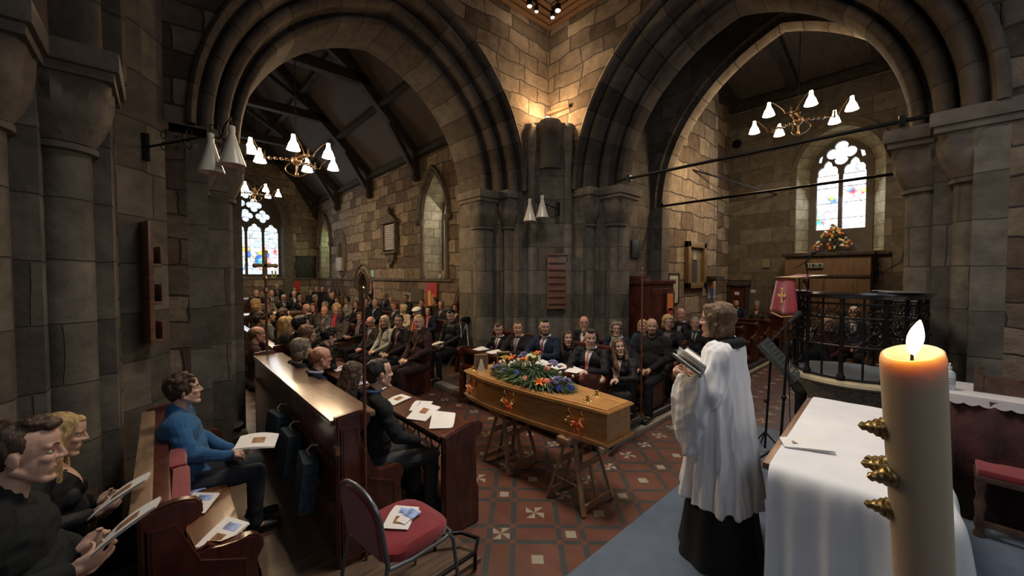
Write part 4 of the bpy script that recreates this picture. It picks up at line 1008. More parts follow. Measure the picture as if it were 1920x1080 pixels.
# ================================================================ LEAFLETS
PAPER = mat('white_paper', (.78, .76, .73), .7, var=.03)
def photo_mat(name, kind):
    if name in MATS: return MATS[name]
    m = mat(name, (.30, .14, .06) if kind == 0 else (.25, .33, .6), .6, var=.75, scale=22); return m
PH = photo_mat('sepia_print', 0); PB = photo_mat('blue_print', 1)
INK = mat('grey_ink', (.25, .25, .26), .8)
def leaflet(loc, rz, label, w_=.148, l_=.21, tilt=(0, 0), pic=0, opened=False, group=None, n=2, name='service_booklet', picw=.5, cat='booklet'):
    t = empty(name, label, cat, loc, rz, group); t.rotation_euler = (tilt[0], tilt[1], rz)
    for k in range(n):
        bm = B(); nx, ny = 8, 2
        G = [[bm.verts.new((-l_/2+l_*i/nx, -w_/2+w_*j/ny+.003*k, .0022*k+.0015+(.006*math.sin(PI*i/nx)+(.016 if opened else .003)*(i/nx)**2)*(1+k*.7)*(.5+.5*j))) for j in range(ny+1)] for i in range(nx+1)]
        for i in range(nx):
            for j in range(ny): bm.faces.new((G[i][j], G[i+1][j], G[i+1][j+1], G[i][j+1]))
        o = fin('cover' if k == n-1 else 'page', bm, PAPER, t)
    sm_pts = lambda x0, x1, y0, y1, m, nm: None
    def patch(x0, x1, y0, y1, m, nm):
        bm = B(); nx = 4
        def zf(x, y):
            i = (x+l_/2)/l_; j = (y+w_/2)/w_*2; k = n-1
            return .0022*k+.0015+(.006*math.sin(PI*i)+(.016 if opened else .003)*i**2)*(1+k*.7)*(.5+.5*j)+.0012
        G = [[bm.verts.new((x, y, zf(x, y))) for y in (y0, y1)] for x in [x0+(x1-x0)*q/nx for q in range(nx+1)]]
        for i in range(nx): bm.faces.new((G[i][0], G[i+1][0], G[i+1][1], G[i][1]))
        fin(nm, bm, m, t)
    if pic is not None:
        if pic == 0: patch(-.03, .05, -.032, .032, PH, 'portrait'); patch(-.075, -.05, -.045, .045, INK, 'title_lines') if l_ > .18 and False else None
        elif pic == 1: patch(-.02, .06, -.045, .035, PB, 'picture')
        elif pic == 2: patch(-.07, -.01, -.03, .03, PH, 'portrait'); patch(.02, .075, -.05, .03, PB, 'picture')
    return t
dz = lambda x: .80-.035+.035*((x-1.72)+.16)/.30+.006
gd = 'leaflets along the left book desk'
DR = (-0.0, -.10)
leaflet((1.72, 2.74, dz(1.72)), .9, 'blank open leaflet nearest the end panel of the left book desk', .19, .24, DR, None, True, gd)
leaflet((1.70, 3.02, dz(1.70)), .5, 'open booklet with a small portrait, second from the desk\'s end', .19, .26, DR, 0, True, gd)
leaflet((1.76, 3.17, dz(1.76)+.006), .75, 'white leaflet with faint blue print just behind the open booklet', .16, .2, DR, 1, False, gd)
leaflet((1.70, 3.52, dz(1.70)), .2, 'booklet with a dark portrait lying right of the man in the dark suit', .15, .21, DR, 0, False, gd)
leaflet((1.74, 4.02, dz(1.74)), .4, 'booklet with a portrait glimpsed just past the suited man\'s face', .14, .19, DR, 0, False, gd)
leaflet((1.66, 4.35, dz(1.66)), -.3, 'small card left of the suited man\'s head on the desk', .09, .13, DR, 1, False, gd, 1)
leaflet((1.72, 4.75, dz(1.72)), .2, 'booklet with a brown portrait beside the brown haired head on the desk', .15, .21, DR, 0, False, gd)
leaflet((1.74, 5.2, dz(1.74)), .1, 'booklet at the far end of the left book desk', .15, .21, DR, 0, False, gd)
gm_ = 'leaflets along the mourners\' desk'
for i, (y, lab, w_, pc) in enumerate(((2.86, 'open order of service on the desk before the blonde woman in black', .16, None), (3.10, 'booklet on the mourners\' desk between the blonde woman and the man in the zip top', .17, 0), (3.38, 'open white booklet before the young man in the black zip top', .17, None), (4.35, 'booklet on the desk before the young man in a dark coat', .15, None), (4.68, 'booklet on the desk before the boy looking down', .15, None))):
    leaflet((3.62, y, .868), .15*(-1)**i, lab, w_, .22, (0, .10), pc, True, gm_)
gb = 'leaflets left on the near-left bench'
leaflet((.16, 3.20, .505), 1.1, 'booklet with a portrait and blue card on the middle of the left bench', .15, .21, (0, 0), 2, True, gb)
leaflet((.14, 3.46, .50), .3, 'small blue printed card partly hidden beside the man in blue', .09, .12, (0, 0), 1, False, gb, 1)
leaflet((.24, 2.72, .51), .7, 'booklet with blue print at the scrolled end of the left bench', .15, .21, (0, 0), 2, True, gb)

# ================================================================ STACKING CHAIRS
CHR = mat('grey_tube_steel', (.16, .17, .18), .35, .7, var=.1)
def stack_chair(loc, rz, label):
    t = empty('stacking_chair', label, 'chair', loc, rz, 'red stacking chairs')
    bm = B(); N_ = 14
    for i, (zc, s) in enumerate(((.44, .97), (.49, 1.0), (.505, .93))):
        pass
    lay = []
    for z, s in ((.435, .93), (.45, 1.0), (.49, 1.0), (.505, .92), (.51, .7)):
        ring = []
        for k in range(28):
            a = 2*PI*k/28; c, s_ = math.cos(a), math.sin(a); e = (abs(c)**4+abs(s_)**4)**.25
            ring.append(bm.verts.new((.215*s*c/e, .215*s*s_/e, z+(.012*math.cos(c*2) if z > .5 else 0))))
        lay.append(ring)
    for A, C in zip(lay, lay[1:]):
        for k in range(28): bm.faces.new((A[k], A[(k+1) % 28], C[(k+1) % 28], C[k]))
    bm.faces.new(lay[0][::-1]); bm.faces.new(lay[-1]); fin('seat', bm, REDC, t)
    # arched back pad
    P = [(-.185, .48), (-.195, .71)]+[(-.195*math.cos(q*PI/8)*1.0, .71+.125*math.sin(q*PI/8)) for q in range(1, 8)]+[(.195, .71), (.185, .48)]
    bm = B(); prism(bm, P, 'x', -.018, .018, .012)
    R = Matrix.Translation((-.235, 0, .0)) @ Matrix.Translation((0, 0, .5)) @ Matrix.Rotation(-.16, 4, 'Y') @ Matrix.Translation((0, 0, -.5))
    bmesh.ops.transform(bm, matrix=R, verts=bm.verts); fin('back_pad', bm, REDC, t)
    bm = B(); Q = [(-.21, .45), (-.212, .72)]+[(-.212*math.cos(q*PI/10), .72+.135*math.sin(q*PI/10)) for q in range(1, 10)]+[(.212, .72), (.21, .45)]
    tube(bm, [R @ Vector((-.0, y, z)) for y, z in Q], .0125, 10)
    fin('back_frame', bm, CHR, t)
    for sy in (-1, 1):
        bm = B(); tube(bm, [(-.235, sy*.21, .46), (-.27, sy*.225, .2), (-.31, sy*.23, .012)], .0115, 10); fin('leg', bm, CHR, t)
        bm = B(); tube(bm, [(.17, sy*.20, .44), (.20, sy*.215, .40), (.225, sy*.22, .2), (.24, sy*.225, .012)], .0115, 10); fin('leg', bm, CHR, t)
        bm = B(); tube(bm, [(-.235, sy*.205, .45), (-.1, sy*.215, .435), (.12, sy*.215, .43), (.19, sy*.20, .43)], .011, 10); fin('seat_rail', bm, CHR, t)
    bm = B(); tube(bm, [(.20, -.20, .43), (.215, 0, .43), (.20, .20, .43)], .011, 10); fin('seat_rail', bm, CHR, t)
    for f in [c for c in t.children if c.name.startswith('leg')][:1]: pass
    return t
stack_chair((1.04, 2.10, .035), .12, 'red padded stacking chair in the foreground with a booklet on its seat')
stack_chair((.20, 1.86, 0), .15, 'red stacking chair cut off by the bottom edge beside the left bench')
leaflet((1.04, 2.12, .555), .75, 'booklet with a blue card lying on the red chair in the foreground', .15, .21, (0, 0), 2, False, None, 2)
t = leaflet((1.07, 2.09, .567), .35, 'slim white card with a blue flower lying across the booklet on the red chair', .07, .14, (0, 0), 1, False, None, 1, name='card', cat='card')

# ================================================================ WANDS AND CROSS
STAFF = wood('staff_wood', (.09, .03, .018), (.15, .055, .03), .4, axis=(8, 8, 1))
for loc, top, lab in (((1.02, 2.62), 1.90, 'thin churchwarden\'s staff clipped to the end of the tall left stall'), ((4.62, 2.56), 2.08, 'thin churchwarden\'s staff standing at the end of the mourners\' pew')):
    t = empty('churchwarden_staff', lab, 'staff', (loc[0], loc[1], 0), 0, 'churchwarden\'s staves'); bm = B(); tube(bm, [(0, 0, .03), (0, 0, top)], .0105, 10); fin('pole', bm, STAFF, t)
    bm = B(); lathe(bm, [(.012, top-.06), (.016, top-.03), (.006, top), (.014, top+.02), (0, top+.035)], 12); fin('finial', bm, BRASSD, t)
    bm = B(); lathe(bm, [(.016, .78), (.018, .80), (.016, .82)], 10); box(bm, -.008, .008, 0, .05, .79, .81); fin('clip', bm, BRASSD, t)
t = empty('processional_cross', 'dark processional cross on a pole against the big left window', 'cross', (.98, 5.66, 0))
zc = at(490, 498, y=5.66).z
bm = B(); tube(bm, [(0, 0, .03), (0, 0, zc-.15)], .016, 10); fin('pole', bm, STAFF, t)
bm = B(); lathe(bm, [(.016, zc-.35), (.03, zc-.32), (.016, zc-.28), (.012, zc-.2), (.03, zc-.16), (.01, zc-.12)], 12); fin('knop', bm, BRASSD, t)
bm = B(); box(bm, -.02, .02, -.012, .012, zc-.14, zc+.17, .004); box(bm, -.11, .11, -.012, .012, zc-.02, zc+.025, .004); 
for q in ((-.11, 0), (.11, 0), (0, .17)): ell(bm, (q[0], 0, zc+q[1]), (.03, .012, .03))
fin('cross_head', bm, BRASSD, t)

# ================================================================ LINEN COVERED TABLE
tb = empty('communion_table', 'brown wooden table top showing under the white cloth behind the clergywoman', 'table', (3.22, .22, .15), .055)
bm = B(); box(bm, -.785, .80, -.235, .44, .80, .836, .006); fin('table_top', bm, wood('table_oak', (.14, .07, .04), (.24, .13, .08), .4, axis=(1, 6, 6)), tb)
for a in (-.72, .72):
    for b in (-.17, .36):
        bm = B(); box(bm, a-.035, a+.035, b-.035, b+.035, 0, .80, .006); fin('leg', bm, PEW, tb)
def cloth():
    bm = B(); x0, x1, y0, y1 = -.80, .83, -.26, .405; zt = .842; nd = 14
    # perimeter points of near (x0), right (y0), far (x1); the left long side only just covers the top
    top = []; nx, ny = 26, 18
    G = [[bm.verts.new((x0+(x1-x0)*i/nx, y0+(y1-y0)*j/ny, zt+.0015*math.sin(i*1.3)*math.sin(j*.9))) for j in range(ny+1)] for i in range(nx+1)]
    for i in range(nx):
        for j in range(ny): bm.faces.new((G[i][j], G[i+1][j], G[i+1][j+1], G[i][j+1]))
    path = [(G[0][j], Vector((-1, 0, 0)), j*.06) for j in range(ny, -1, -1)]+[(G[i][0], Vector((0, -1, 0)), 1.1+i*.06) for i in range(1, nx+1)]
    # densify by drop rows
    rows = [[p[0] for p in path]]
    for r in range(1, nd+1):
        t = r/nd; row = []
        for k, (v, nrm, s) in enumerate(path):
            n_ = nrm.copy()
            if k == ny: n_ = Vector((-.75, -.75, 0))
            amp = .040*t**.6; rip = amp*(math.sin(s*23+1.2*math.sin(s*7))*.8+.5*math.sin(s*47+1.3+t)+.25*math.sin(s*83+2*t))
            corner = math.exp(-((k-ny)/3.0)**2)*.10*t
            out = .022+.010*min(1, t*6)+rip*.8+corner+.03*t*t
            p = v.co+n_*out; p.z = zt-(.80*t if t > .0 else 0)+(.006 if t < .08 else 0)
            row.append(bm.verts.new(p))
        rows.append(row)
    for A, C in zip(rows, rows[1:]):
        for k in range(len(A)-1): bm.faces.new((A[k], A[k+1], C[k+1], C[k]))
    return bm
o = fin('table_cloth', cloth(), WHT, smooth=80, loc=(3.22, .22, .15), rot=(0, 0, .055)); sub = o.modifiers.new('sub', 'SUBSURF'); sub.levels = sub.render_levels = 2
tag(o, 'white linen cloth falling in folds over the table beside the candle', 'tablecloth')
# folded glossy leaflet on the cloth
t = leaflet((2.72, .555, .999), 1.1, 'glossy folded service sheet lying near the cloth\'s left corner', .13, .24, (0, 0), None, True, None, 2)
t.location = at(1512, 836, z=1.0); t.rotation_euler = (.05, 0, -1.15)
bm = B(); box(bm, -.07, .02, -.02, .015, .012, .0135); fin('portrait', bm, PH, t)
# ================================================================ PASCHAL CANDLE
def wax():
    m, N, L, P = nodes('candle_wax'); P.inputs['Base Color'].default_value = (.56, .49, .36, 1); P.inputs['Roughness'].default_value = .35
    P.inputs['Subsurface Weight'].default_value = 1; P.inputs['Subsurface Radius'].default_value = (1, .55, .22); P.inputs['Subsurface Scale'].default_value = .05
    return m
c0 = at(1709, 660, d=.60); c1 = at(1731, 1080, d=.66); ax = (c0-c1).normalized(); R = ax.to_track_quat('Z', 'Y').to_matrix().to_4x4()
pc = empty('paschal_candle', 'tall thick lit candle with gold studs in the right foreground', 'candle', c0); pc.rotation_euler = R.to_euler()
rC = .0375
bm = B()
pr = [(rC*.98, -.72), (rC, -.715), (rC, -.3), (rC, -.012), (rC-.002, -.002), (rC-.005, 0), (rC-.008, -.002), (rC-.013, -.010), (.012, -.016), (.004, -.016)]
lathe(bm, pr, 64); 
for v in bm.verts:
    if v.co.z > -.05: v.co.z += .004*math.sin(math.atan2(v.co.y, v.co.x)*1+1.0)*(1+v.co.z/.05)
fin('wax_column', bm, wax(), pc, smooth=60)
bm = B(); tube(bm, [(0, 0, -.016), (.0005, 0, -.004), (.002, 0, .003), (.004, .001, .006)], [.0022, .002, .0018, .001], 8); fin('wick', bm, mat('charred_wick', (.01, .008, .012), .8), pc)
def flame_mat():
    m, N, L, P = nodes('candle_flame'); N.remove(P); em = N.new('ShaderNodeEmission'); tc = N.new('ShaderNodeTexCoord'); sp = N.new('ShaderNodeSeparateXYZ'); L.new(tc.outputs['Generated'], sp.inputs[0])
    cr = N.new('ShaderNodeValToRGB'); e = cr.color_ramp.elements; e[0].color = (1, .35, .08, 1); e[1].color = (1, .62, .22, 1); k = e.new(.25); k.color = (1, .75, .4, 1); k = e.new(.6); k.color = (1, .8, .48, 1)
    L.new(sp.outputs[2], cr.inputs[0]); L.new(cr.outputs[0], em.inputs[0]); em.inputs[1].default_value = 14; L.new(em.outputs[0], N['Material Output'].inputs[0]); return m
rr_ = RT.copy(); loc_r = R.inverted().to_3x3() @ rr_
bm = B(); P = []; rs_ = []
for i in range(15):
    t = i/14; P.append(loc_r*(.002+.014*t**1.3)+Vector((0, 0, -.004+.056*t))); rs_.append(.0005+.0092*math.sin(PI*min(1, t*.93+.07))**.8*(1 if t < .5 else 1-.25*(t-.5)))
rs_[-1] = .0008; tube(bm, P, rs_, 16); fin('flame', bm, flame_mat(), pc)
l = light('candle_light', 'POINT', loc_r*.008+Vector((0, 0, .03)), .55, (1, .58, .22), .012); l.parent = pc
# gold incense studs, arranged as a cross on the side facing left and front
lv = R.inverted().to_3x3() @ Vector((-.15, 1, 0)).normalized()
base_a = math.atan2(lv.y, lv.x)
for da, z in ((0, -.137), (.42, -.215), (.02, -.208), (-.40, -.215), (0, -.288)):
    a = base_a+da; dv = Vector((math.cos(a), math.sin(a), 0)); p = dv*rC+Vector((0, 0, z)); Q = Matrix.Translation(p) @ dv.to_track_quat('Z', 'X').to_matrix().to_4x4()
    bm = B(); lathe(bm, [(.013, -.002), (.0135, .002), (.010, .004), (.011, .007), (.0075, .010), (.008, .013), (.005, .016), (.0055, .020), (.003, .022), (0, .024)], 14)
    for k in range(6): ell(bm, (.009*math.cos(k*PI/3), .009*math.sin(k*PI/3), .004), .0035, seg=6, rin=5)
    bmesh.ops.scale(bm, vec=(1.35, 1.35, 1.35), verts=bm.verts)
    bmesh.ops.transform(bm, matrix=Q, verts=bm.verts); fin('gold_stud', bm, mat('dull_gold', (.42, .30, .13), .32, .9, var=.35, scale=200), pc)
b = c0-ax*.70; t = empty('candle_stand', 'brass stand holding the tall candle', 'candle stand', (b.x, b.y, .15))
h = b.z-.15
bm = B(); lathe(bm, [(.16, 0), (.16, .02), (.06, .05), (.03, .10), (.02, .3), (.035, .5), (.018, .6), (.02, h-.12), (.05, h-.08), (.065, h-.04), (.07, h-.02), (.066, h-.03), (.02, h-.05)], 24); fin('stem', bm, BRASSD, t)

# ================================================================ SIDE ALTAR, CHAIR
sa = empty('side_altar', 'altar against the right wall with a dark red frontal', 'altar', (4.72, -1.05, .15))
bm = B(); box(bm, -.2, .30, -.93, .93, 0, .93, .01); fin('altar_body', bm, PEW, sa)
bm = B(); n = 60
V0 = []; 
for i in range(n+1):
    y = -.95+1.9*i/n; x = -.225+.012*math.sin(y*23)+.006*math.sin(y*57); V0.append((bm.verts.new((x, y, .93)), bm.verts.new((x-.01+.01*math.sin(y*31), y, .03))))
for a, b_ in zip(V0, V0[1:]): bm.faces.new((a[0], b_[0], b_[1], a[1]))
o = fin('frontal', bm, mat('dark_red_brocade', (.04, .010, .010), .85, var=.7, scale=5, bump=.5, bscale=40), sa); o.modifiers.new('s', 'SOLIDIFY').thickness = .006
bm = B(); box(bm, -.24, .32, -.96, .96, .935, .95, .004); m_ = 52; A_ = []
for i in range(m_*4+1):
    y = -.96+1.92*i/(m_*4); A_.append((bm.verts.new((-.243, y, .948)), bm.verts.new((-.248, y, .895-.016*abs(math.sin(PI*i/8))))))
for a, b_ in zip(A_, A_[1:]): bm.faces.new((a[0], b_[0], b_[1], a[1]))
o = fin('altar_cloth', bm, mat('altar_linen', (.6, .56, .56), .8, var=.05), None, (4.72, -1.05, .15)); tag(o, 'white scalloped cloth along the top of the side altar', 'altar cloth')
t = empty('pump_bottle', 'white pump bottle of hand gel standing just right of the candle', 'bottle', at(1779, 735, x=4.62)); t.location.z = 1.10
bm = B(); lathe(bm, [(.032, 0), (.035, .01), (.035, .12), (.028, .145), (.012, .155), (.012, .17)], 16); fin('bottle_body', bm, mat('bottle_plastic', (.55, .56, .57), .3), t)
bm = B(); lathe(bm, [(.014, .17), (.014, .185), (.004, .187), (.004, .205), (.0, .206)], 10); box(bm, -.035, .006, -.006, .006, .20, .212, .002); fin('pump', bm, WHT, t)
bm = B()
for z in (.05, .07, .09): lathe(bm, [(.0355, z), (.0358, z+.001), (.0358, z+.006), (.0355, z+.007)], 16, cap=False)
fin('label_lines', bm, INK, t)
OAKCH = wood('dark_chair_oak', (.05, .025, .016), (.11, .06, .04), .4, axis=(4, 4, 4))
t = empty('sanctuary_chair', 'dark turned oak chair with a red cushioned seat at the right edge', 'chair', (4.30, -.42, .15), PI)
t.location = (at(1932, 892, z=.6).x, at(1932, 892, z=.6).y, .15)
bm = B(); box(bm, -.24, .24, -.26, .26, .40, .44, .01); fin('seat_frame', bm, OAKCH, t)
bm = B(); box(bm, -.23, .23, -.25, .25, .44, .485, .02); fin('seat_cushion', bm, REDC, t)
for a in (-.21, .21):
    for b_ in (-.23, .23):
        bm = B(); lathe(bm, [(.028, 0), (.032, .02), (.02, .05), (.03, .09), (.022, .16), (.032, .24), (.02, .30), (.03, .34), (.03, .40)], 14, (a, b_, 0)); fin('leg', bm, OAKCH, t)
bm = B(); box(bm, -.21, .21, .215, .245, .08, .12, .004); box(bm, -.21, .21, -.245, -.215, .08, .12, .004); box(bm, .20, .23, -.23, .23, .08, .12, .004); fin('stretcher', bm, OAKCH, t)
bm = B(); box(bm, -.24, -.20, -.26, -.21, .44, 1.15, .008); box(bm, -.24, -.20, .21, .26, .44, 1.15, .008); box(bm, -.235, -.205, -.21, .21, .62, 1.08, .008); fin('backrest', bm, OAKCH, t)

# ================================================================ PULPIT
PXc, PYc, PR = 5.22, .54, .50
pu = empty('pulpit', 'round pulpit with dark ironwork sides on a carved stone drum', 'pulpit', (PXc, PYc, 0))
def arcpts(r, z, a0=0, a1=2*PI, n=48, closed=False):
    m_ = n if closed else n+1
    return [(r*math.cos(a0+(a1-a0)*i/n), r*math.sin(a0+(a1-a0)*i/n), z) for i in range(m_)]
bm = B(); lathe(bm, [(.30, .0), (.36, .12), (.26, .18), (.24, .55), (.30, .62), (.42, .84), (.52, .93), (.52, .955)], 48)
for v in bm.verts:
    if .6 < v.co.z < .9:
        a = math.atan2(v.co.y, v.co.x); k = 1+.03*math.sin(a*18); v.co.x *= k; v.co.y *= k
fin('stone_drum', bm, mat('carved_stone', (.24, .21, .17), .85, var=.4, scale=22, bump=1, bscale=30), pu)
bm = B(); lathe(bm, [(.50, .955), (PR+.07, .965), (PR+.09, .985), (PR+.08, 1.01), (PR+.03, 1.02)], 64); fin('stone_rim', bm, mat('rim_stone', (.42, .34, .22), .7, var=.15), pu)
bm = B(); lathe(bm, [(PR-.02, 1.02), (PR-.02, 1.028), (.01, 1.03)], 48); fin('floor_carpet', bm, CARPET, pu)
A0, A1 = math.radians(70), math.radians(350)
nb = 8
for k in range(nb+1):
    a = A0+(A1-A0)*k/nb; bm = B(); big = True
    lathe(bm, [(.035, 1.02), (.035, 1.06), (.022, 1.08), (.018, 1.12), (.018, 1.62), (.026, 1.64), (.018, 1.67), (.018, 1.80)], 8, (PR*math.cos(a), PR*math.sin(a), 0)); fin('iron_post', bm, BLK, pu)
    if k < nb:
        bm = B(); b_ = a+(A1-A0)/nb/2; tube(bm, [(PR*math.cos(b_), PR*math.sin(b_), 1.03), (PR*math.cos(b_), PR*math.sin(b_), 1.80)], .009, 6); fin('iron_bar', bm, BLK, pu)
        bm = B()
        def W_(u, z): aa = a+(A1-A0)/nb*u; return (PR*math.cos(aa), PR*math.sin(aa), z)
        for cu in (.25, .75):
            for i in range(6):
                q = PI/3*i; tube(bm, [W_(cu+.11*math.cos(q)+.07*math.cos(j*PI/4), 1.47+.05*math.sin(q)+.032*math.sin(j*PI/4)) for j in range(8)], .0045, 5, closed=True)
            ell(bm, W_(cu, 1.47), .028, seg=8, rin=6)
            tube(bm, [W_(cu+.23*math.cos(j*PI/8), 1.47+.105*math.sin(j*PI/8)) for j in range(16)], .006, 5, closed=True)
            for e in (-1, 1):
                tube(bm, [W_(cu+e*(.02+.14*(1-math.cos(j*.5))*math.exp(-j*.10)), 1.60+.014*j*(1 if j < 6 else .7)) for j in range(10)], .0055, 5)
                tube(bm, [W_(cu+e*(.2-.012*j)*abs(math.cos(j*.45)), 1.62+.016*j) for j in range(9)], .005, 5)
        fin('iron_scroll', bm, BLK, pu)
for z, r in ((1.04, .012), (1.34, .013), (1.61, .012), (1.74, .010)):
    bm = B(); tube(bm, arcpts(PR, z, A0, A1), r, 8); fin('iron_rail', bm, BLK, pu)
bm = B(); n_ = 56
prof_ = [(PR-.08, 1.80), (PR-.09, 1.845), (PR+.06, 1.85), (PR+.065, 1.83), (PR+.035, 1.82), (PR+.02, 1.79), (PR-.03, 1.785)]
rings = [[bm.verts.new((r*math.cos(A0+(A1-A0)*i/n_), r*math.sin(A0+(A1-A0)*i/n_), z)) for r, z in prof_] for i in range(n_+1)]
for a, b_ in zip(rings, rings[1:]):
    for j in range(len(prof_)): bm.faces.new((a[j], a[(j+1) % len(prof_)], b_[(j+1) % len(prof_)], b_[j]))
bm.faces.new(rings[0]); bm.faces.new(rings[-1][::-1]); fin('top_rail', bm, wood('ebonised_rail', (.012, .009, .008), (.03, .022, .02), .25, coat=.8), pu)
# paper on the pulpit rail
bm = B(); c = Vector((PXc-.62, PYc-.30, 1.853)); cbox(bm, (0, 0, 0), (.21, .30, .008), .002, Matrix.Rotation(.4, 4, 'Z')); tag(fin('folder', bm, mat('folder_card', (.05, .05, .055), .35), loc=(PXc-.36, PYc-.36, 1.857)), 'flat dark folder lying on the right of the pulpit rail', 'folder')
# red pulpit fall with gold cross over the book stand
lp = at(1492, 545, d=4.0)
pf = empty('pulpit_fall', 'crimson pulpit fall with an embroidered gold cross', 'pulpit cloth', (PXc, PYc, 0))
dirv = (Vector((lp.x, lp.y, 0))-Vector((PXc, PYc, 0))); 
ang = math.atan2(dirv.y, dirv.x)
RED = mat('crimson_cloth', (.24, .008, .028), .8, var=.15, bump=.2, bscale=200, sheen=.4)
Rz = Matrix.Rotation(ang, 4, 'Z')
bm = B(); nx, nz_ = 10, 12; rows = []
for j in range(nz_+1):
    t = j/nz_; row = []
    for i in range(nx+1):
        s = i/nx-.5; wv = .19+.10*t
        if t < .25: p = Vector((PR-.02+.20*t/.25*.9, s*wv*1.5, 2.02-.04*t/.25))
        else: p = Vector((PR+.16+.03*math.sin(s*9)*(t-.2)+.02*t, s*wv*1.5, 1.98-.36*(t-.25)/.75-.03*(1-abs(s)*2)*(t-.25)))
        row.append(bm.verts.new(Rz @ p))
    rows.append(row)
for a, b_ in zip(rows, rows[1:]):
    for i in range(nx): bm.faces.new((a[i], a[i+1], b_[i+1], b_[i]))
o = fin('cloth', bm, RED, pf); o.modifiers.new('s', 'SOLIDIFY').thickness = .006
bm = B(); X = PR+.192
for (y0, y1, z0, z1) in ((-.006, .006, 1.74, 1.86), (-.05, .05, 1.793, 1.805)): box(bm, X-.004, X+.004, y0, y1, z0, z1)
for yy, zz in ((0, 1.86), (0, 1.74), (-.05, 1.80), (.05, 1.80)):
    for e in range(3):
        q = math.atan2(zz-1.80, yy)+(e-1)*.9; ell(bm, (X, yy+.012*math.cos(q), zz+.012*math.sin(q)), (.004, .011, .011), seg=8, rin=6)
for e in range(4): q = PI/4+e*PI/2; ell(bm, (X, .016*math.cos(q), 1.80+.016*math.sin(q)), (.004, .009, .009), seg=8, rin=6)
bmesh.ops.transform(bm, matrix=Rz, verts=bm.verts); fin('gold_cross', bm, mat('gold_thread', (.75, .5, .22), .5, .3), pf)
bm = B(); tube(bm, [Rz @ Vector((PR+.19, -.21+.42*i/20, 1.605-.03*(1-abs(i-10)/10))) for i in range(21)], .007, 6); fin('fringe', bm, mat('gold_fringe', (.45, .22, .10), .7), pf)
t = empty('book_stand', 'brass book stand on the pulpit under the crimson cloth', 'book stand', (PXc, PYc, 0))
bm = B(); tube(bm, [Rz @ Vector((PR+.02, 0, 1.85)), Rz @ Vector((PR+.02, 0, 1.96)), Rz @ Vector((PR+.02, .02, 2.0))], .014, 8); fin('stem', bm, BRASSD, t)
bm = B(); vs = box(bm, -.13, .16, -.21, .21, -.008, .008, .003); bmesh.ops.transform(bm, matrix=Rz @ Matrix.Translation((PR+.02, 0, 1.995)) @ Matrix.Rotation(.08, 4, 'Y'), verts=bm.verts); fin('ledge', bm, BRASSD, t)
bm = B()
for i in range(7): a = i*.5; ell(bm, Rz @ Vector((PR-.12-.01*i, -.16-.012*i, 1.95-.006*i*i*.4)), (.035-.003*i, .03-.002*i, .03-.002*i), seg=8, rin=6)
fin('carved_bracket', bm, mat('dark_red_gilt', (.16, .05, .04), .5, .3), t)
t = empty('gooseneck_microphone', 'gooseneck microphone rising above the crimson pulpit fall', 'microphone', (PXc, PYc, 0))
m0 = Rz @ Vector((PR-.04, .03, 1.86)); q0 = at(1497, 508, d=3.75)-Vector((PXc, PYc, 0)); q1 = at(1512, 490, d=3.75)-Vector((PXc, PYc, 0)); q2 = at(1526, 474, d=3.7)-Vector((PXc, PYc, 0))
bm = B(); tube(bm, [m0, m0+Vector((0, 0, .1)), q1-Vector((0, 0, .05)), q1], .006, 8); fin('gooseneck', bm, BLK, t)
bm = B(); qa = at(1491, 502, d=3.7)-Vector((PXc, PYc, 0)); tube(bm, [qa, q1, q2], [.004, .006, .012], 8); ell(bm, q2, (.02, .02, .02)); fin('microphone_head', bm, BLK, t)

# ================================================================ MUSIC STAND + MICROPHONE STAND
def on_plat(px, z, d): p = at(px, 540, d=d); return Vector((p.x, p.y, z))
ms = on_plat(1440, .0, 4.0)
t = empty('music_stand', 'grey perforated music stand beside the clergywoman\'s shoulder', 'music stand', (ms.x, ms.y, 0.0))
if ms.y < 1.5: t.location.z = .15
z0 = t.location.z
top = at(1466, 652, d=4.0)-t.location
bm = B(); tube(bm, [(0, 0, .05), (top.x*.3, top.y*.3, top.z-.05)], .011, 8); ell(bm, (0, 0, .7-z0), .02)
for k in range(3): a = k*2*PI/3+.4; tube(bm, [(0, 0, .22), (.24*math.cos(a), .24*math.sin(a), .012)], .008, 6)
fin('stand_pole', bm, BLK, t)
a_, b_, c_ = at(1417, 646, d=3.9), at(1440, 632, d=4.1), at(1495, 693, d=3.95)
u = (c_-b_); v = (a_-b_); n = u.cross(v).normalized(); v = n.cross(u).normalized()*.30*-1
if v.dot(a_-b_) < 0: v = -v
u = u.normalized()*.46; org = b_-t.location
hl = []
for i in range(9):
    for j in range(3):
        cx, cy = .05+i*.045, .05+j*.045; hl.append([(cx-.014, cy-.011), (cx+.014, cy-.011), (cx+.014, cy+.011), (cx-.014, cy+.011)])
M = Matrix((u.normalized(), v.normalized(), u.normalized().cross(v.normalized()))).transposed().to_4x4(); M.translation = org
plate('desk_plate', [(0, 0), (.46, 0), (.46, .24), (0, .24)], hl, .004, mat('grey_painted_metal', (.13, .15, .15), .4, .6), t, M)
bm = B(); vs = box(bm, 0, .46, .235, .24, -.0, .045); bmesh.ops.transform(bm, matrix=M, verts=bm.verts); fin('ledge', bm, mat('grey_painted_metal', (.13, .15, .15), .4, .6), t)
mp_ = on_plat(1468, 0, 3.75)
t = empty('microphone_stand', 'black boom microphone stand between the clergywoman and the pulpit', 'microphone stand', (mp_.x, mp_.y, .15 if mp_.y < 1.5 else 0)); L0 = t.location
k0 = at(1482, 618, d=3.75)-L0
bm = B(); tube(bm, [(0, 0, .04), (k0.x*.6, k0.y*.6, k0.z*.75), k0], .012, 8); 
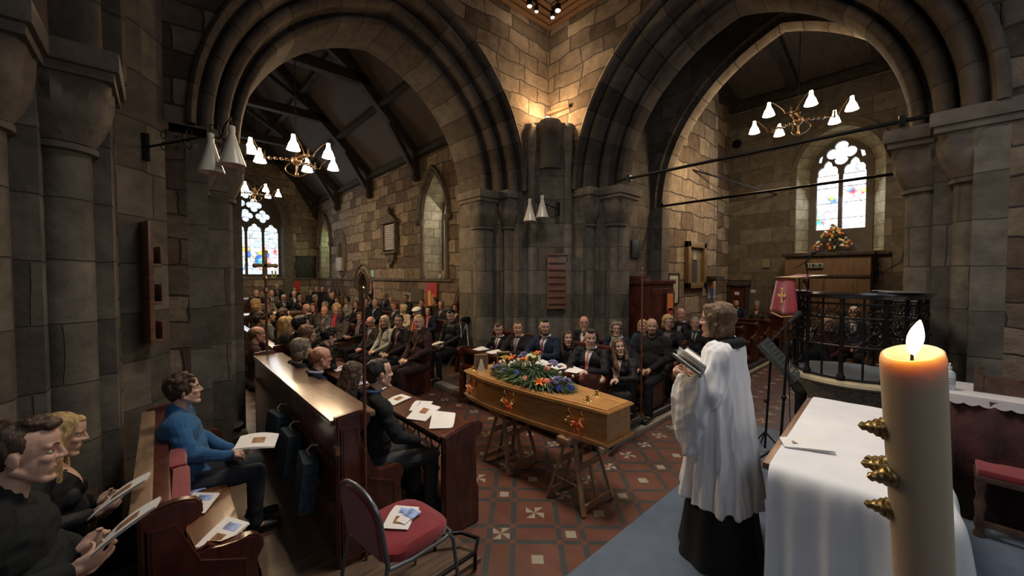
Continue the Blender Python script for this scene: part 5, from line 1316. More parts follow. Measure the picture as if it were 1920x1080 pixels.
for k in range(3): a = k*2*PI/3; tube(bm, [(0, 0, .18), (.2*math.cos(a), .2*math.sin(a), .012)], .009, 6)
ell(bm, (k0.x*.4, k0.y*.4, k0.z*.5), .024); ell(bm, k0, .02); fin('stand_pole', bm, BLK, t)
bm = B(); e0, e1 = at(1445, 640, d=3.7)-L0, at(1478, 606, d=3.75)-L0; e2 = at(1498, 588, d=3.8)-L0
tube(bm, [e0, e1, e2], .007, 6); fin('boom', bm, BLK, t)
bm = B(); tube(bm, [e1, e1.lerp(e2, .6), e2], [.014, .02, .026], 10); ell(bm, e2, .03); fin('microphone', bm, mat('mic_foam', (.02, .02, .022), .9), t)
bm = B(); tube(bm, [e1, e1+Vector((.02, .0, -.3)), e1+Vector((0, -.03, -.9)), Vector((.1, -.1, .02)), Vector((.3, -.2, .01))], .004, 6); fin('cable', bm, BLK, t)

# camera tripod in the left vista
tp = at(877, 700, d=7.4); tp = Vector((tp.x-.02, tp.y, .075))
t = empty('camera_tripod', 'silver legged tripod with a small camera beside the pews', 'tripod', (tp.x, tp.y, .0))
zt_ = at(877, 608, d=7.4).z
for a, sp_ in ((2.5, .46), (4.3, .40), (.2, .42)):
    bm = B(); tube(bm, [(0, 0, zt_), (sp_*.5*math.cos(a), sp_*.5*math.sin(a), zt_*.5), (sp_*math.cos(a), sp_*math.sin(a), .10)], [.014, .014, .010], 8); fin('leg', bm, mat('tripod_alloy', (.35, .36, .38), .35, .8), t)
bm = B(); tube(bm, [(0, 0, .45), (0, 0, zt_+.04)], .016, 8); fin('centre_column', bm, mat('tripod_alloy', (.35, .36, .38), .35, .8), t)
bm = B(); box(bm, -.05, .05, -.06, .06, zt_+.04, zt_+.15, .01); lathe(bm, [(.03, 0), (.03, .07), (.025, .07)], 14, (0, 0, 0), M=Matrix.Translation((-.05, 0, zt_+.095)) @ Matrix.Rotation(-PI/2, 4, 'Y')); fin('camera', bm, BLK, t)
# ================================================================ PEOPLE
TS_ = bpy.data.scenes.new('remesh_bench')
def tmp_obj(bm, mods):
    me = bpy.data.meshes.new('t'); bm.to_mesh(me); bm.free(); o = bpy.data.objects.new('t', me); TS_.collection.objects.link(o)
    for k, d in mods:
        m = o.modifiers.new(k, k)
        for a, b in d.items(): setattr(m, a, b)
    with bpy.context.temp_override(scene=TS_, view_layer=TS_.view_layers[0]):
        dg = bpy.context.evaluated_depsgraph_get(); dg.update()
        r = bpy.data.meshes.new_from_object(o.evaluated_get(dg))
    bpy.data.objects.remove(o); bpy.data.meshes.remove(me); return r
def vnoise(X, seed):
    """smooth value noise in [-1,1], vectorised"""
    F = np.floor(X); f = X-F; f = f*f*(3-2*f); I = F.astype(np.int64)
    def hsh(i, j, k):
        n = (i*73856093) ^ (j*19349663) ^ (k*83492791) ^ (seed*2654435)
        n = (n ^ (n >> 13))*1274126177 & 0x7fffffff
        return ((n ^ (n >> 16)) & 0xffff)/32767.5-1
    r = 0
    for a in (0, 1):
        for b in (0, 1):
            for c in (0, 1):
                w = (f[:, 0] if a else 1-f[:, 0])*(f[:, 1] if b else 1-f[:, 1])*(f[:, 2] if c else 1-f[:, 2])
                r = r+w*hsh(I[:, 0]+a, I[:, 1]+b, I[:, 2]+c)
    return r
def blobmesh(bm, vox, smooth=2, noise_amp=0, noise_sc=9, stretch=(1, 1, 1), seed=0):
    me = tmp_obj(bm, [('REMESH', dict(mode='VOXEL', voxel_size=vox)), ('SMOOTH', dict(factor=.5, iterations=smooth))])
    if noise_amp:
        n = len(me.vertices); co = np.empty(n*3); me.vertices.foreach_get('co', co); co = co.reshape(-1, 3)
        no = np.empty(n*3); me.vertices.foreach_get('normal', no); no = no.reshape(-1, 3)
        X = co*np.array([noise_sc*k for k in stretch])+seed*3.7
        h = vnoise(X, seed)+.5*vnoise(X*2.1+5, seed+1)
        co += no*(h*noise_amp)[:, None]; me.vertices.foreach_set('co', co.ravel())
    me.polygons.foreach_set('use_smooth', [True]*len(me.polygons)); me.update(); return me
def skinmat(c):
    n = 'skin_%02x%02x%02x' % tuple(int(k*255) for k in c)
    return mat(n, c, .48, var=.10, scale=14, sss=.12, bump=.08, bscale=120)
SK = dict(fair=(.56, .34, .25), pale=(.60, .40, .31), rosy=(.58, .30, .22), tan=(.42, .25, .17), dark=(.060, .032, .022))
HC = dict(brown=(.055, .030, .018), dark=(.018, .012, .010), black=(.008, .007, .007), grey=(.22, .21, .20), white=(.60, .58, .55), blonde=(.42, .28, .12), ginger=(.20, .085, .035), dkred=(.07, .014, .012), ltbrown=(.13, .075, .038), greybrown=(.15, .12, .09), pblonde=(.58, .46, .28))
def hairmat(k): return mat('hair_'+k, HC[k], .5, var=.45, scale=40, bump=.7, bscale=90, stretch=(1, 1, .25))
def clothmat(c, rough=.85): 
    n = 'cloth_%02x%02x%02x' % tuple(min(255, int(k*255)) for k in c)
    return mat(n, c, rough, var=.14, scale=10, bump=.25, bscale=180, sheen=.1 if max(c) > .15 else 0, spec=.15)
def stripes(name, c1, c2, sc=60):
    if name in MATS: return MATS[name]
    m, N, L, P = nodes(name); tc = N.new('ShaderNodeTexCoord'); mp = N.new('ShaderNodeMapping'); mp.inputs['Rotation'].default_value = (.8, 0, 0); L.new(tc.outputs['Object'], mp.inputs[0])
    wv = N.new('ShaderNodeTexWave'); wv.bands_direction = 'Z'; wv.inputs['Scale'].default_value = sc/6.28; L.new(mp.outputs[0], wv.inputs['Vector'])
    cr = N.new('ShaderNodeValToRGB'); cr.color_ramp.interpolation = 'CONSTANT'; cr.color_ramp.elements[0].color = (*c1, 1); cr.color_ramp.elements[1].position = .5; cr.color_ramp.elements[1].color = (*c2, 1)
    L.new(wv.outputs[0], cr.inputs[0]); L.new(cr.outputs[0], P.inputs['Base Color']); P.inputs['Roughness'].default_value = .6; MATS[name] = m; return m
STRIPE_TIE = stripes('striped_tie', (.42, .03, .05), (.03, .02, .05), 55); SILVER_TIE = stripes('silver_tie', (.45, .45, .47), (.06, .07, .12), 60)
BLACK_TIE = clothmat((.012, .012, .014), .5)
EYEW = mat('eye_white', (.42, .38, .35), .25, var=.03); IRIS = mat('iris', (.03, .022, .018), .2); LIPS = mat('lips', (.40, .14, .11), .5, var=.06)
SPEC = mat('spectacle_frame', (.02, .018, .018), .3)
SHOE = mat('black_shoe', (.012, .011, .010), .4)

def head_soup(bm, H, sc=1.0, fem=False):
    """H: matrix head->person. Face along +X."""
    def E(c, r, R=None, seg=18, rin=12):
        M = H @ Matrix.Scale(sc, 4) @ Matrix.Translation(c) @ (R or Matrix()) @ Matrix.Diagonal((*(r if isinstance(r, tuple) else (r, r, r)), 1))
        usphere(bm, seg, rin, M)
    def C(a, b, r0, r1):
        a = H @ (Vector(a)*sc); b = H @ (Vector(b)*sc); cap(bm, a, b, r0*sc, r1*sc, 10)
    E((-.014, 0, .032), (.097, .076, .090)); E((.018, 0, .045), (.070, .066, .066))
    E((.024, 0, -.034), (.062, .056 if fem else .060, .082))
    C((-.005, -.056, -.045), (.060, -.020, -.098), .018, .017); C((-.005, .056, -.045), (.060, .020, -.098), .018, .017)
    E((.063, 0, -.101), (.025, .024, .018))
    C((.080, 0, .026), (.100, 0, -.014), .0075, .0095); E((.101, 0, -.020), (.011, .010, .009)); E((.093, -.012, -.022), .0078); E((.093, .012, -.022), .0078)
    C((.081, -.012, .032), (.066, -.044, .030), .009, .010); C((.081, .012, .032), (.066, .044, .030), .009, .010)
    E((.062, -.038, -.016), (.022, .020, .018)); E((.062, .038, -.016), (.022, .020, .018))
    C((.082, -.016, -.052), (.082, .016, -.052), .0072, .0072); C((.080, -.014, -.062), (.080, .014, -.062), .0075, .0075)
    E((.072, 0, -.058), (.016, .030, .026))
    for s in (-1, 1):
        E((-.008, s*.077, -.002), (.019, .008, .030), Matrix.Rotation(-.2, 4, 'Y') @ Matrix.Rotation(s*.25, 4, 'Z'))
def hair_mesh(H, style, vox, sc=1.0, seed=0):
    bm = B()
    def E(c, r, R=None):
        M = H @ Matrix.Scale(sc, 4) @ Matrix.Translation(c) @ (R or Matrix()) @ Matrix.Diagonal((*(r if isinstance(r, tuple) else (r, r, r)), 1))
        usphere(bm, 18, 12, M)
    def C(a, b, r0, r1): cap(bm, H @ (Vector(a)*sc), H @ (Vector(b)*sc), r0*sc, r1*sc, 10)
    amp, st = .005, (1, 1, .5)
    if style in ('short', 'quiff', 'messy', 'crop'):
        k = .003 if style == 'crop' else .006 if style in ('quiff', 'short') else .012
        E((-.037 if style == "quiff" else -.026, 0, .040), (.094+k, .076+k, .084+k)); E((.004, 0, .096), (.066, .054, .028+k*.8))
        for s in (-1, 1): E((-.034, s*.068, .030), (.036, .013, .042))
        E((-.06, 0, -.01), (.05, .062, .06))
        if style == 'quiff': E((.052, 0, .105), (.034, .05, .024)); E((.02, 0, .118), (.05, .055, .02))
        if style == 'messy':
            r = random.Random(seed)
            for i in range(22): a = r.uniform(0, 2*PI); b = r.uniform(.1, 1.0); E((-.02+.085*math.cos(a)*b, .075*math.sin(a)*b, .045+.088*math.sqrt(max(0, 1-b*b))), (.028, .026, .018))
            amp = .010
    elif style == 'bald':
        E((-.045, 0, .004), (.066, .083, .046)); E((-.065, 0, -.03), (.044, .06, .045))
        for s in (-1, 1): E((-.010, s*.072, .018), (.030, .010, .030))
        amp = .003
    elif style == 'thin':
        E((-.04, 0, .030), (.082, .084, .076)); amp = .004
        for s in (-1, 1): E((-.008, s*.071, .026), (.032, .011, .034))
    elif style in ('bob', 'sbob', 'curly'):
        E((-.026, 0, .040), (.104, .092, .098)); E((.012, 0, .090), (.072, .068, .034))
        low = {'bob': -.085, 'sbob': -.04, 'curly': -.05}[style]
        E((-.04, 0, low+.03), (.075, .092, .085))
        for s in (-1, 1): C((.020, s*.078, .04), (.012, s*.082, low), .020, .018); C((.05, s*.052, .085), (.035, s*.078, .03), .022, .016)
        if style == 'curly':
            r = random.Random(seed)
            for i in range(46): a = r.uniform(0, 2*PI); z = r.uniform(-.06, .11); q = math.sqrt(max(.15, 1-((z-.03)/.11)**2)); x = -.03+.095*q*math.cos(a); E((x if x < .035 or z > .07 else .0, .09*q*math.sin(a), z), .022)
            amp = .006 if style == 'curly' else .0025
    elif style in ('long', 'wavy', 'tied'):
        E((-.026, 0, .038), (.100, .086, .092)); E((.010, 0, .088), (.070, .064, .030))
        for s in (-1, 1):
            C((.046, s*.050, .085), (.026, s*.078, .02), .018, .018)
            if style != 'tied':
                C((.015, s*.078, .02), (.012, s*.088, -.12), .022, .030); C((.012, s*.088, -.12), (.045, s*.082, -.27), .030, .022 if style == 'long' else .036)
                C((-.04, s*.06, -.02), (-.06, s*.07, -.22), .040, .035)
                if style == 'wavy': C((.045, s*.082, -.27), (.07, s*.075, -.33), .034, .014)
        if style == 'tied': E((-.10, 0, -.01), .04); C((-.10, 0, -.02), (-.11, 0, -.16), .025, .015); C((.0, .075, .0), (.03, .09, -.20), .02, .018)
        else: C((-.07, 0, 0), (-.085, 0, -.24), .06, .05)
        amp = .006; st = (1, 1, .35)
    elif style == 'hat':
        E((-.02, 0, .055), (.118, .108, .072)); E((-.03, 0, -.005), (.09, .086, .07))
        amp = .001
    return blobmesh(bm, vox, 1, amp, 45, st, seed)
def hand(bm, w, d, n, s, grip=.5, sc=1.0):
    """hand at wrist w, pointing d, palm normal n (toward palm side), s = side the thumb leaves toward"""
    d = d.normalized(); n = (n-d*n.dot(d)).normalized(); t = d.cross(n).normalized()*s
    P = lambda a, b, c: w+(d*a+t*b+n*c)*sc
    M = Matrix((d, t, n)).transposed().to_4x4(); M.translation = P(.052, 0, 0)
    ell(bm, (0, 0, 0), 1, seg=12, rin=8) if False else usphere(bm, 14, 10, M @ Matrix.Diagonal((.050*sc, .041*sc, .016*sc, 1)))
    cap(bm, P(-.02, 0, 0), P(.03, 0, 0), .024*sc, .026*sc, 10)
    for i, (b, ln, a0) in enumerate(((.030, .070, .088), (.010, .078, .094), (-.011, .072, .090), (-.031, .056, .080))):
        g = grip*(.85+.12*i); p = P(a0-.012, b, 0); an = 0; r = .0092*sc*(1-.06*i)
        for seg in (.45, .32, .25):
            an += g*1.05; q = p+(d*math.cos(an)+n*math.sin(an))*ln*seg*sc+t*.002*(1.5-i)*sc
            cap(bm, p, q, r, r*.92, 8); p = q; r *= .92
    p = P(.018, .030, .004); q = P(.048, .058, .014); r = P(.074, .060, .026+.012*grip)
    cap(bm, p, q, .014*sc, .011*sc, 8); cap(bm, q, r, .011*sc, .009*sc, 8)
class Pose: pass
def make_pose(kind, fem=False, yaw=0, pitch=0, arms='lap', lean=0, roll=0, knee=0):
    q = Pose(); sw = .165 if fem else .185; V = Vector; q.kind = kind; q.fem = fem
    if kind == 'sit': hz, q.hip = .55, V((0, 0, .55)); nz = 1.09; hd = V((.03, 0, 1.235))
    else: hz, q.hip = .93, V((0, 0, .93)); nz = 1.44; hd = V((.03, 0, 1.60))
    L_ = Matrix.Translation(q.hip) @ Matrix.Rotation(lean, 4, 'Y') @ Matrix.Translation(-q.hip)
    q.L = L_; dz = nz-1.09
    q.neck = L_ @ V((-.025, 0, nz)); q.chest = L_ @ V((-.02, 0, nz-.17)); q.belly = L_ @ V((.01, 0, (nz-.17+hz)/2)); q.head = L_ @ hd
    q.sh = [L_ @ V((-.025, s*sw, nz-.05)) for s in (-1, 1)]
    q.Rh = Matrix.Rotation(yaw, 4, 'Z') @ Matrix.Rotation(pitch, 4, 'Y') @ Matrix.Rotation(roll, 4, 'X')
    q.H = Matrix.Translation(q.head) @ q.Rh
    q.nz = nz
    el, wr, hdir, hnorm = [], [], [], []
    for i, s in enumerate((-1, 1)):
        if kind == 'sit':
            if arms == 'lap': e, w = V((.03, s*.25, .82)), V((.27, s*.075, .675)); d = V((.6, -s*.75, -.25)); n = V((0, 0, -1))
            elif arms == 'book': e, w = V((.06, s*.24, .84)), V((.31, s*.095, .79)); d = V((1, -s*.15, .30)); n = V((0, -s, .4))
            elif arms == 'near': e, w = V((-.07, s*.27, .84)), V((.15, s*.085-.06, .80)); d = V((1, -s*.1, .35)); n = V((0, -s, .35))
            elif arms == 'knees': e, w = V((.08, s*.26, .80)), V((.31, s*.15, .66)); d = V((1, -s*.2, -.2)); n = V((0, 0, -1))
            elif arms == 'desk': e, w = V((.12, s*.26, .84)), V((.34, s*.12, .86)); d = V((.8, -s*.6, -.05)); n = V((0, 0, -1))
            else: e, w = V((.0, s*.24, .80)), V((.20, s*.17, .66)); d = V((1, 0, -.3)); n = V((0, -s, 0))
        else:
            if arms == 'book': e, w = V((-.02, s*.25, 1.16)), V((.19, s*.10, 1.19)); d = V((1, -s*.2, .35)); n = V((0, -s, .4))
            elif arms == 'clasp': e, w = V((-.0, s*.27, 1.13)), V((.20, s*.07, 1.0)); d = V((.4, -s*.9, -.4)); n = V((-1, 0, 0))
            else: e, w = V((-.02, s*.25, 1.12)), V((.04, s*.25, .86)); d = V((.1, 0, -1)); n = V((0, -s, 0))
        el.append(L_ @ e if lean and arms not in ('desk',) else e); wr.append(w); hdir.append(d); hnorm.append(n)
    q.el, q.wr, q.hdir, q.hnorm = el, wr, hdir, hnorm
    q.kn, q.an, q.th = [], [], []
    for s in (-1, 1):
        q.th.append(V((.0, s*.09, hz-.02)))
        if kind == 'sit': q.kn.append(V((.44, s*(.11+knee), .51))); q.an.append(V((.43+.04*s*0, s*(.12+knee), .09)))
        else: q.kn.append(V((.02, s*.095, .50))); q.an.append(V((.0, s*.10, .08)))
    return q
def body_mesh(q, vox, fingers=True, hs=1.0):
    bm = B(); head_soup(bm, q.H, hs, q.fem)
    cap(bm, q.neck-Vector((0, 0, .04)), q.H @ Vector((-.02, 0, -.06)), .054 if not q.fem else .045, .052 if not q.fem else .043)
    ell(bm, q.chest, (.09, .14, .15)); ell(bm, q.belly, (.09, .12, .16)); ell(bm, q.hip, (.11, .14, .09))
    for i, s in enumerate((-1, 1)):
        cap(bm, q.chest+Vector((0, 0, .08)), q.sh[i], .05, .045); cap(bm, q.sh[i], q.el[i], .045, .036); cap(bm, q.el[i], q.wr[i], .036, .024)
        if fingers: hand(bm, q.wr[i], q.hdir[i], q.hnorm[i], -s if False else s*(1), .55 if q.kind == 'sit' else .5)
        else: ell(bm, q.wr[i]+q.hdir[i].normalized()*.06, (.045, .04, .03))
        cap(bm, q.th[i], q.kn[i], .068, .048); cap(bm, q.kn[i], q.an[i], .046, .032)
        cap(bm, q.an[i]-Vector((.02, 0, .03)), q.an[i]+Vector((.13, 0, -.055)), .034, .026)
    return blobmesh(bm, vox, 1)
def top_mesh(q, vox, bulk=1.0, sleeve=1.0, seed=0, skirt=0, collar=.0):
    bm = B(); f = q.fem; V = Vector; k = bulk
    ell(bm, q.chest, (.118*k, (.155 if f else .178)*k, .165), q.L.to_3x3().to_4x4()); ell(bm, q.belly, (.122*k, (.14 if f else .165)*k, .19)); ell(bm, q.hip+V((0, 0, .0)), (.15, .18, .10))
    if f: 
        for s in (-1, 1): ell(bm, q.chest+V((.075, s*.065, -.02)), (.055, .058, .055))
    cap(bm, q.neck-V((.0, 0, .06 if not f else .085)), q.neck+V((.0, 0, .0+collar if not f else -.045)), .078, .062)
    for i, s in enumerate((-1, 1)):
        cap(bm, q.neck-V((0, 0, .045)), q.sh[i], .050, .060*k); cap(bm, q.sh[i], q.el[i], .062*k, .053*k)
        w = q.el[i].lerp(q.wr[i], sleeve); cap(bm, q.el[i], w, .052*k, .040)
    if q.kind == 'stand':
        for z, r in ((.86, .18), (.78, .175)): ell(bm, (0, 0, z), (.13, r, .09))
    if skirt:
        if q.kind == 'sit': ell(bm, (.22, 0, .56), (.27, .18, .075)); 
        else: ell(bm, (0, 0, .62), (.16, .19, .25))
    return blobmesh(bm, vox, 2, .011*k, 8.5, (1, 1, 1.5), seed)
def trousers_mesh(q, vox, seed=0, r=1.0):
    bm = B(); ell(bm, q.hip-Vector((0, 0, .03)), (.135, .17, .10))
    for i in range(2):
        cap(bm, q.th[i], q.kn[i], .086*r, .068*r); cap(bm, q.kn[i], q.an[i]+Vector((0, 0, .01)), .066*r, .050*r)
    return blobmesh(bm, vox, 2, .007, 9, (1, 1, 1), seed)
def project(bvh, H, grid, off, d=(-1, 0, 0)):
    """grid rows of (y,z) cast along local -X of frame H on to bvh"""
    bm = B(); dv = (H.to_3x3() @ Vector(d)).normalized(); rows = []
    for row in grid:
        rr = []
        for (y, z) in row:
            o = H @ Vector((.6, y, z)); hit = bvh.ray_cast(o, dv)
            rr.append(bm.verts.new((hit[0] if hit[0] is not None else H @ Vector((.05, y, z))) - dv*off))
        rows.append(rr)
    for a, b in zip(rows, rows[1:]):
        for i in range(len(a)-1):
            try: bm.faces.new((a[i], a[i+1], b[i+1], b[i]))
            except ValueError: pass
    return bm
def grid_rect(y0, y1, z0, z1, ny, nz_, fn=None):
    return [[(y0+(y1-y0)*i/ny+(fn(i/ny, j/nz_)[0] if fn else 0), z0+(z1-z0)*j/nz_+(fn(i/ny, j/nz_)[1] if fn else 0)) for i in range(ny+1)] for j in range(nz_+1)]
def P_mesh(bm, name):
    me = bpy.data.meshes.new(name); bmesh.ops.recalc_face_normals(bm, faces=bm.faces); bm.to_mesh(me); bm.free(); shade(me, 60); return me
def mesh_bvh(me):
    n = len(me.vertices); co = np.empty(n*3, np.float32); me.vertices.foreach_get('co', co)
    me.calc_loop_triangles(); m = len(me.loop_triangles); tr = np.empty(m*3, np.int32); me.loop_triangles.foreach_get('vertices', tr)
    return BVHTree.FromPolygons(co.reshape(-1, 3).tolist(), tr.reshape(-1, 3).tolist(), all_triangles=True)
NP = [0]
def person(x, y, z, face, label, group, skin='fair', hair=('short', 'brown'), top=(.015, .015, .018), legs=(.014, .014, .016), yaw=0, pitch=0, kind='sit', arms='lap',
           fem=False, shirt=None, tie=None, glasses=False, beard=None, scarf=None, bulk=1.0, lean=0, hs=1.0, name='person', vest=None, front=True, vox=None, legs_on=True, book=False, chain=False, extra=None, topm=None, scale=None, roll=0, knee=0):
    NP[0] += 1; seed = NP[0]
    face, yaw = math.radians(face), math.radians(yaw)
    q = make_pose(kind, fem, yaw, pitch, arms, lean, roll, knee)
    dist = (Vector((x, y, 0))-Vector((CAM.x, CAM.y, 0))).length
    vx = vox or (.0055 if dist < 3.2 else .008 if dist < 6.5 else .011 if dist < 10 else .014)
    t = empty(name, label, 'person', (x, y, z), face, group)
    if scale: t.scale = (scale,)*3
    body = body_mesh(q, vx, dist < 11, hs); b = link('body', body, skinmat(SK[skin]), t)
    bvh = mesh_bvh(body)
    H = q.H @ Matrix.Scale(hs, 4)
    if hair: link('hair' if hair[0] != 'hat' else 'hat', hair_mesh(q.H, hair[0], max(.005, vx*.9), hs, seed), hairmat(hair[1]) if hair[1] in HC else clothmat(hair[2]), t)
    # face details
    if dist < 14:
        for s in (-1, 1):
            bm = B(); M = H @ Matrix.Translation((.0680, s*.031, .007))
            usphere(bm, 12, 8, M @ Matrix.Diagonal((.01125, .0135, .0066, 1)))
            n0 = len(bm.faces)
            for f in usphere(bm, 10, 8, M @ Matrix.Translation((.0082, 0, 0)) @ Matrix.Diagonal((.0037, .0062, .0062, 1))): f.material_index = 1
            link('eye', P_mesh(bm, 'eye'), [EYEW, IRIS], t)
        hm = hairmat(hair[1]) if hair and hair[1] in HC else hairmat('brown')
        for s in (-1, 1):
            g = grid_rect(s*.014, s*.040, .026, .032, 5, 1, lambda a, b_: (0, .006*math.sin(a*PI*.8)))
            link('eyebrow', P_mesh(project(bvh, H, g, .0015*hs), 'eyebrow'), hm if hair and hair[1] not in ('white', 'pblonde') else hairmat('greybrown'), t)
        g = [[(y_, z_) for y_ in (-.022, -.012, 0, .012, .022)] for z_ in (-.064, -.058, -.052, -.048)]
        g = [[(yy*(1 if 0 < j < 3 else .6), zz) for yy, zz in r] for j, r in enumerate(g)]
        link('lips', P_mesh(project(bvh, H, g, .0014), 'lips'), LIPS if skin != 'dark' else mat('dark_lips', (.10, .035, .03), .5), t)
    if beard:
        bm = B()
        def E(c, r): usphere(bm, 14, 10, H @ Matrix.Translation(c) @ Matrix.Diagonal((*r, 1)))
        E((.045, 0, -.092), (.048, .045, .032)); 
        for s in (-1, 1): E((.015, s*.052, -.055), (.034, .016, .042)); E((.080, s*.014, -.040), (.012, .016, .007))
        link('beard', blobmesh(bm, max(.005, vx*.8), 1, .002, 60, (1, 1, 1), seed), hairmat(beard), t)
    # clothing
    tm = top_mesh(q, vx*1.1, bulk, .96, seed, skirt=0, collar=.0 if shirt is not None or scarf is not None or fem else .01)
    tcol = clothmat(top) if not topm else topm
    jo = None if name == 'clergywoman' else link('jacket' if shirt is not None else 'top', tm, tcol, t)
    jb = mesh_bvh(tm)
    L3 = q.L; nz = q.nz
    if shirt is not None and front:
        w0 = .055; z0 = nz-.02; z1 = nz-.27; n = 8
        g = [[(s*w0*(1-j/n)*1.0+0, z0+(z1-z0)*j/n) for s in (-1, -.5, 0, .5, 1)] for j in range(n+1)]
        link('shirt', P_mesh(project(jb, L3, g, .004), 'shirt'), clothmat(shirt), t)
        bm = B(); C_ = q.neck+Vector((0.005, 0, .018))
        tube(bm, [C_+Vector((.062*math.cos(a), .062*math.sin(a), -.008*math.cos(a))) for a in [2*PI*k/16 for k in range(16)]], .013, 8, closed=True); link('collar', P_mesh(bm, 'collar'), clothmat(shirt), t)
        lap = tuple(min(1, k*1.5+.004) for k in top)
        for s in (-1, 1):
            g = [[(s*(w0*(1-j/n)+.002), z0+(z1-z0)*j/n), (s*(w0*(1-j/n)+.03*(1-abs(j/n-.45)*1.2)), z0+(z1-z0)*j/n)] for j in range(n+1)]
            link('lapel', P_mesh(project(jb, L3, g, .007), 'lapel'), clothmat(lap), t)
        if tie is not None:
            g = [[(s*(.016 if j == 0 else .011+.010*j/n), nz-.022+(-.235)*j/n) for s in (-1, 0, 1)] for j in range(n+1)]
            link('tie', P_mesh(project(jb, L3, g, .011), 'tie'), tie, t)
    elif front and vest is not None:
        w0 = .060; z0 = nz-.03; z1 = nz-.33; n = 8
        g = [[(s*w0*(1-.45*j/n), z0+(z1-z0)*j/n) for s in (-1, -.5, 0, .5, 1)] for j in range(n+1)]
        link('blouse', P_mesh(project(jb, L3, g, .005), 'blouse'), vest if not isinstance(vest, tuple) else clothmat(vest), t)
    elif fem and front and scarf is None and not skin == 'x':
        n = 6; g = [[(s*.055*(1-j/n), nz-.01-.14*j/n) for s in (-1, -.5, 0, .5, 1)] for j in range(n+1)]
        link('neckline', P_mesh(project(jb, L3, g, .003), 'neckline'), skinmat(SK[skin]), t)
    if scarf is not None:
        bm = B(); C_ = q.neck+Vector((.01, 0, .0))
        tube(bm, [C_+Vector((.075*math.cos(a), .078*math.sin(a), -.012*math.cos(a)+.006*math.sin(a*3))) for a in [2*PI*k/18 for k in range(18)]], .026, 8, closed=True)
        for s in (-1, 1): tube(bm, [C_+Vector((.07, s*.03, -.01)), C_+Vector((.115, s*.045, -.12)), C_+Vector((.135, s*.05, -.26))], [.026, .03, .028], 8, sy=.5)
        link('scarf', P_mesh(bm, 'scarf'), clothmat(scarf) if isinstance(scarf, tuple) else scarf, t)
    if chain:
        bm = B()
        for s in (-1, 1):
            for j in range(9):
                h = jb.ray_cast(L3 @ Vector((.6, s*(.085-.0092*j), nz-.05-.026*j)), Vector((-1, 0, 0)))
                if h[0] is not None: ell(bm, h[0]+Vector((.006, 0, 0)), (.006, .012, .010), seg=8, rin=6)
        h = jb.ray_cast(Vector((.6, 0, nz-.30)), Vector((-1, 0, 0)))
        if h[0] is not None: ell(bm, h[0]+Vector((.01, 0, 0)), (.008, .028, .035), seg=12, rin=8)
        link('chain', P_mesh(bm, 'chain'), GOLD, t)
    if legs_on:
        link('trousers', trousers_mesh(q, vx*1.15, seed), clothmat(legs), t)
        for i in range(2):
            bm = B(); a = q.an[i]; cap(bm, a+Vector((-.035, 0, -.045)), a+Vector((.15, 0, -.052)), .038, .033, 12); cap(bm, a+Vector((-.02, 0, -.01)), a+Vector((-.02, 0, -.03)), .042, .04)
            for v in bm.verts: v.co.z = max(v.co.z, .004)
            link('shoe', P_mesh(bm, 'shoe'), SHOE, t)
    if glasses:
        bm = B()
        for s in (-1, 1):
            tube(bm, [H @ Vector((.094-.010*abs(math.cos(a))*.4, s*.032+.022*math.cos(a), .006+.0165*math.sin(a))) for a in [2*PI*k/14 for k in range(14)]], .0022, 5, closed=True)
            tube(bm, [H @ Vector((.088, s*.053, .010)), H @ Vector((.03, s*.077, .012)), H @ Vector((-.01, s*.079, .008))], .0018, 5)
        tube(bm, [H @ Vector((.096, -.010, .010)), H @ Vector((.100, 0, .013)), H @ Vector((.096, .010, .010))], .0022, 5)
        link('spectacles', P_mesh(bm, 'spectacles'), SPEC, t)
    if extra: extra(t, q, jb, H, bvh)
    if book:
        m = (q.wr[0]+q.wr[1])/2+Vector((.10, 0, .045)); w_ = t.matrix_basis @ m
        bl = leaflet(w_, face+PI/2, book, .15, .21, (0.0, 0), 0 if dist < 8 else None, True, None, 2)
        bl.rotation_euler = (0, -.0, face); bl.rotation_euler.rotate_axis('Y', -.75); bl.rotation_euler.rotate_axis('Z', PI/2)
    return t
def seat_at(px, py, face, label, group, x=None, y=None, fl=.075, kind='sit', lim=(.86, 1.12), **kw):
    p = at(px, py, x=x, y=y); hz = 1.235 if kind == 'sit' else 1.60
    s = max(lim[0], min(lim[1], (p.z-fl)/hz)); f = math.radians(face); o = .03*s
    return person(p.x-o*math.cos(f), p.y-o*math.sin(f), fl, face, label, group, kind=kind, scale=s, **kw)
BK = (.012, .012, .014); CH = (.035, .035, .04); NV = (.018, .024, .045); WS_ = (.62, .62, .64)
GM = 'mourners seated in the front pew behind the coffin'
# ---- mourners behind the coffin
seat_at(935, 617, 190, 'brown haired boy in black looking down, red striped tie, far left behind the coffin', GM, x=4.02, yaw=28, pitch=.35, hair=('quiff', 'brown'), top=BK, shirt=WS_, tie=STRIPE_TIE, arms='desk')
seat_at(971, 615, 190, 'young man with short brown hair in a dark coat, second from left behind the coffin', GM, x=4.04, yaw=38, pitch=.12, hair=('short', 'brown'), top=(.02, .017, .017), shirt=(.4, .4, .42), tie=mat('wine_tie', (.2, .08, .10), .6), arms='desk', skin='rosy', bulk=1.08)
seat_at(1021, 614, 192, 'bearded man with glasses in a navy suit and striped red tie', GM, x=4.10, yaw=44, hair=('quiff', 'dark'), top=NV, shirt=WS_, tie=STRIPE_TIE, glasses=True, beard='dark', arms='desk', bulk=1.06, lim=(.9, 1.16))
seat_at(1064, 634, 188, 'woman with long dark brown hair in black, head turned to the altar', GM, x=4.15, yaw=44, fem=True, hair=('long', 'brown'), top=BK, vest=BK, arms='desk')
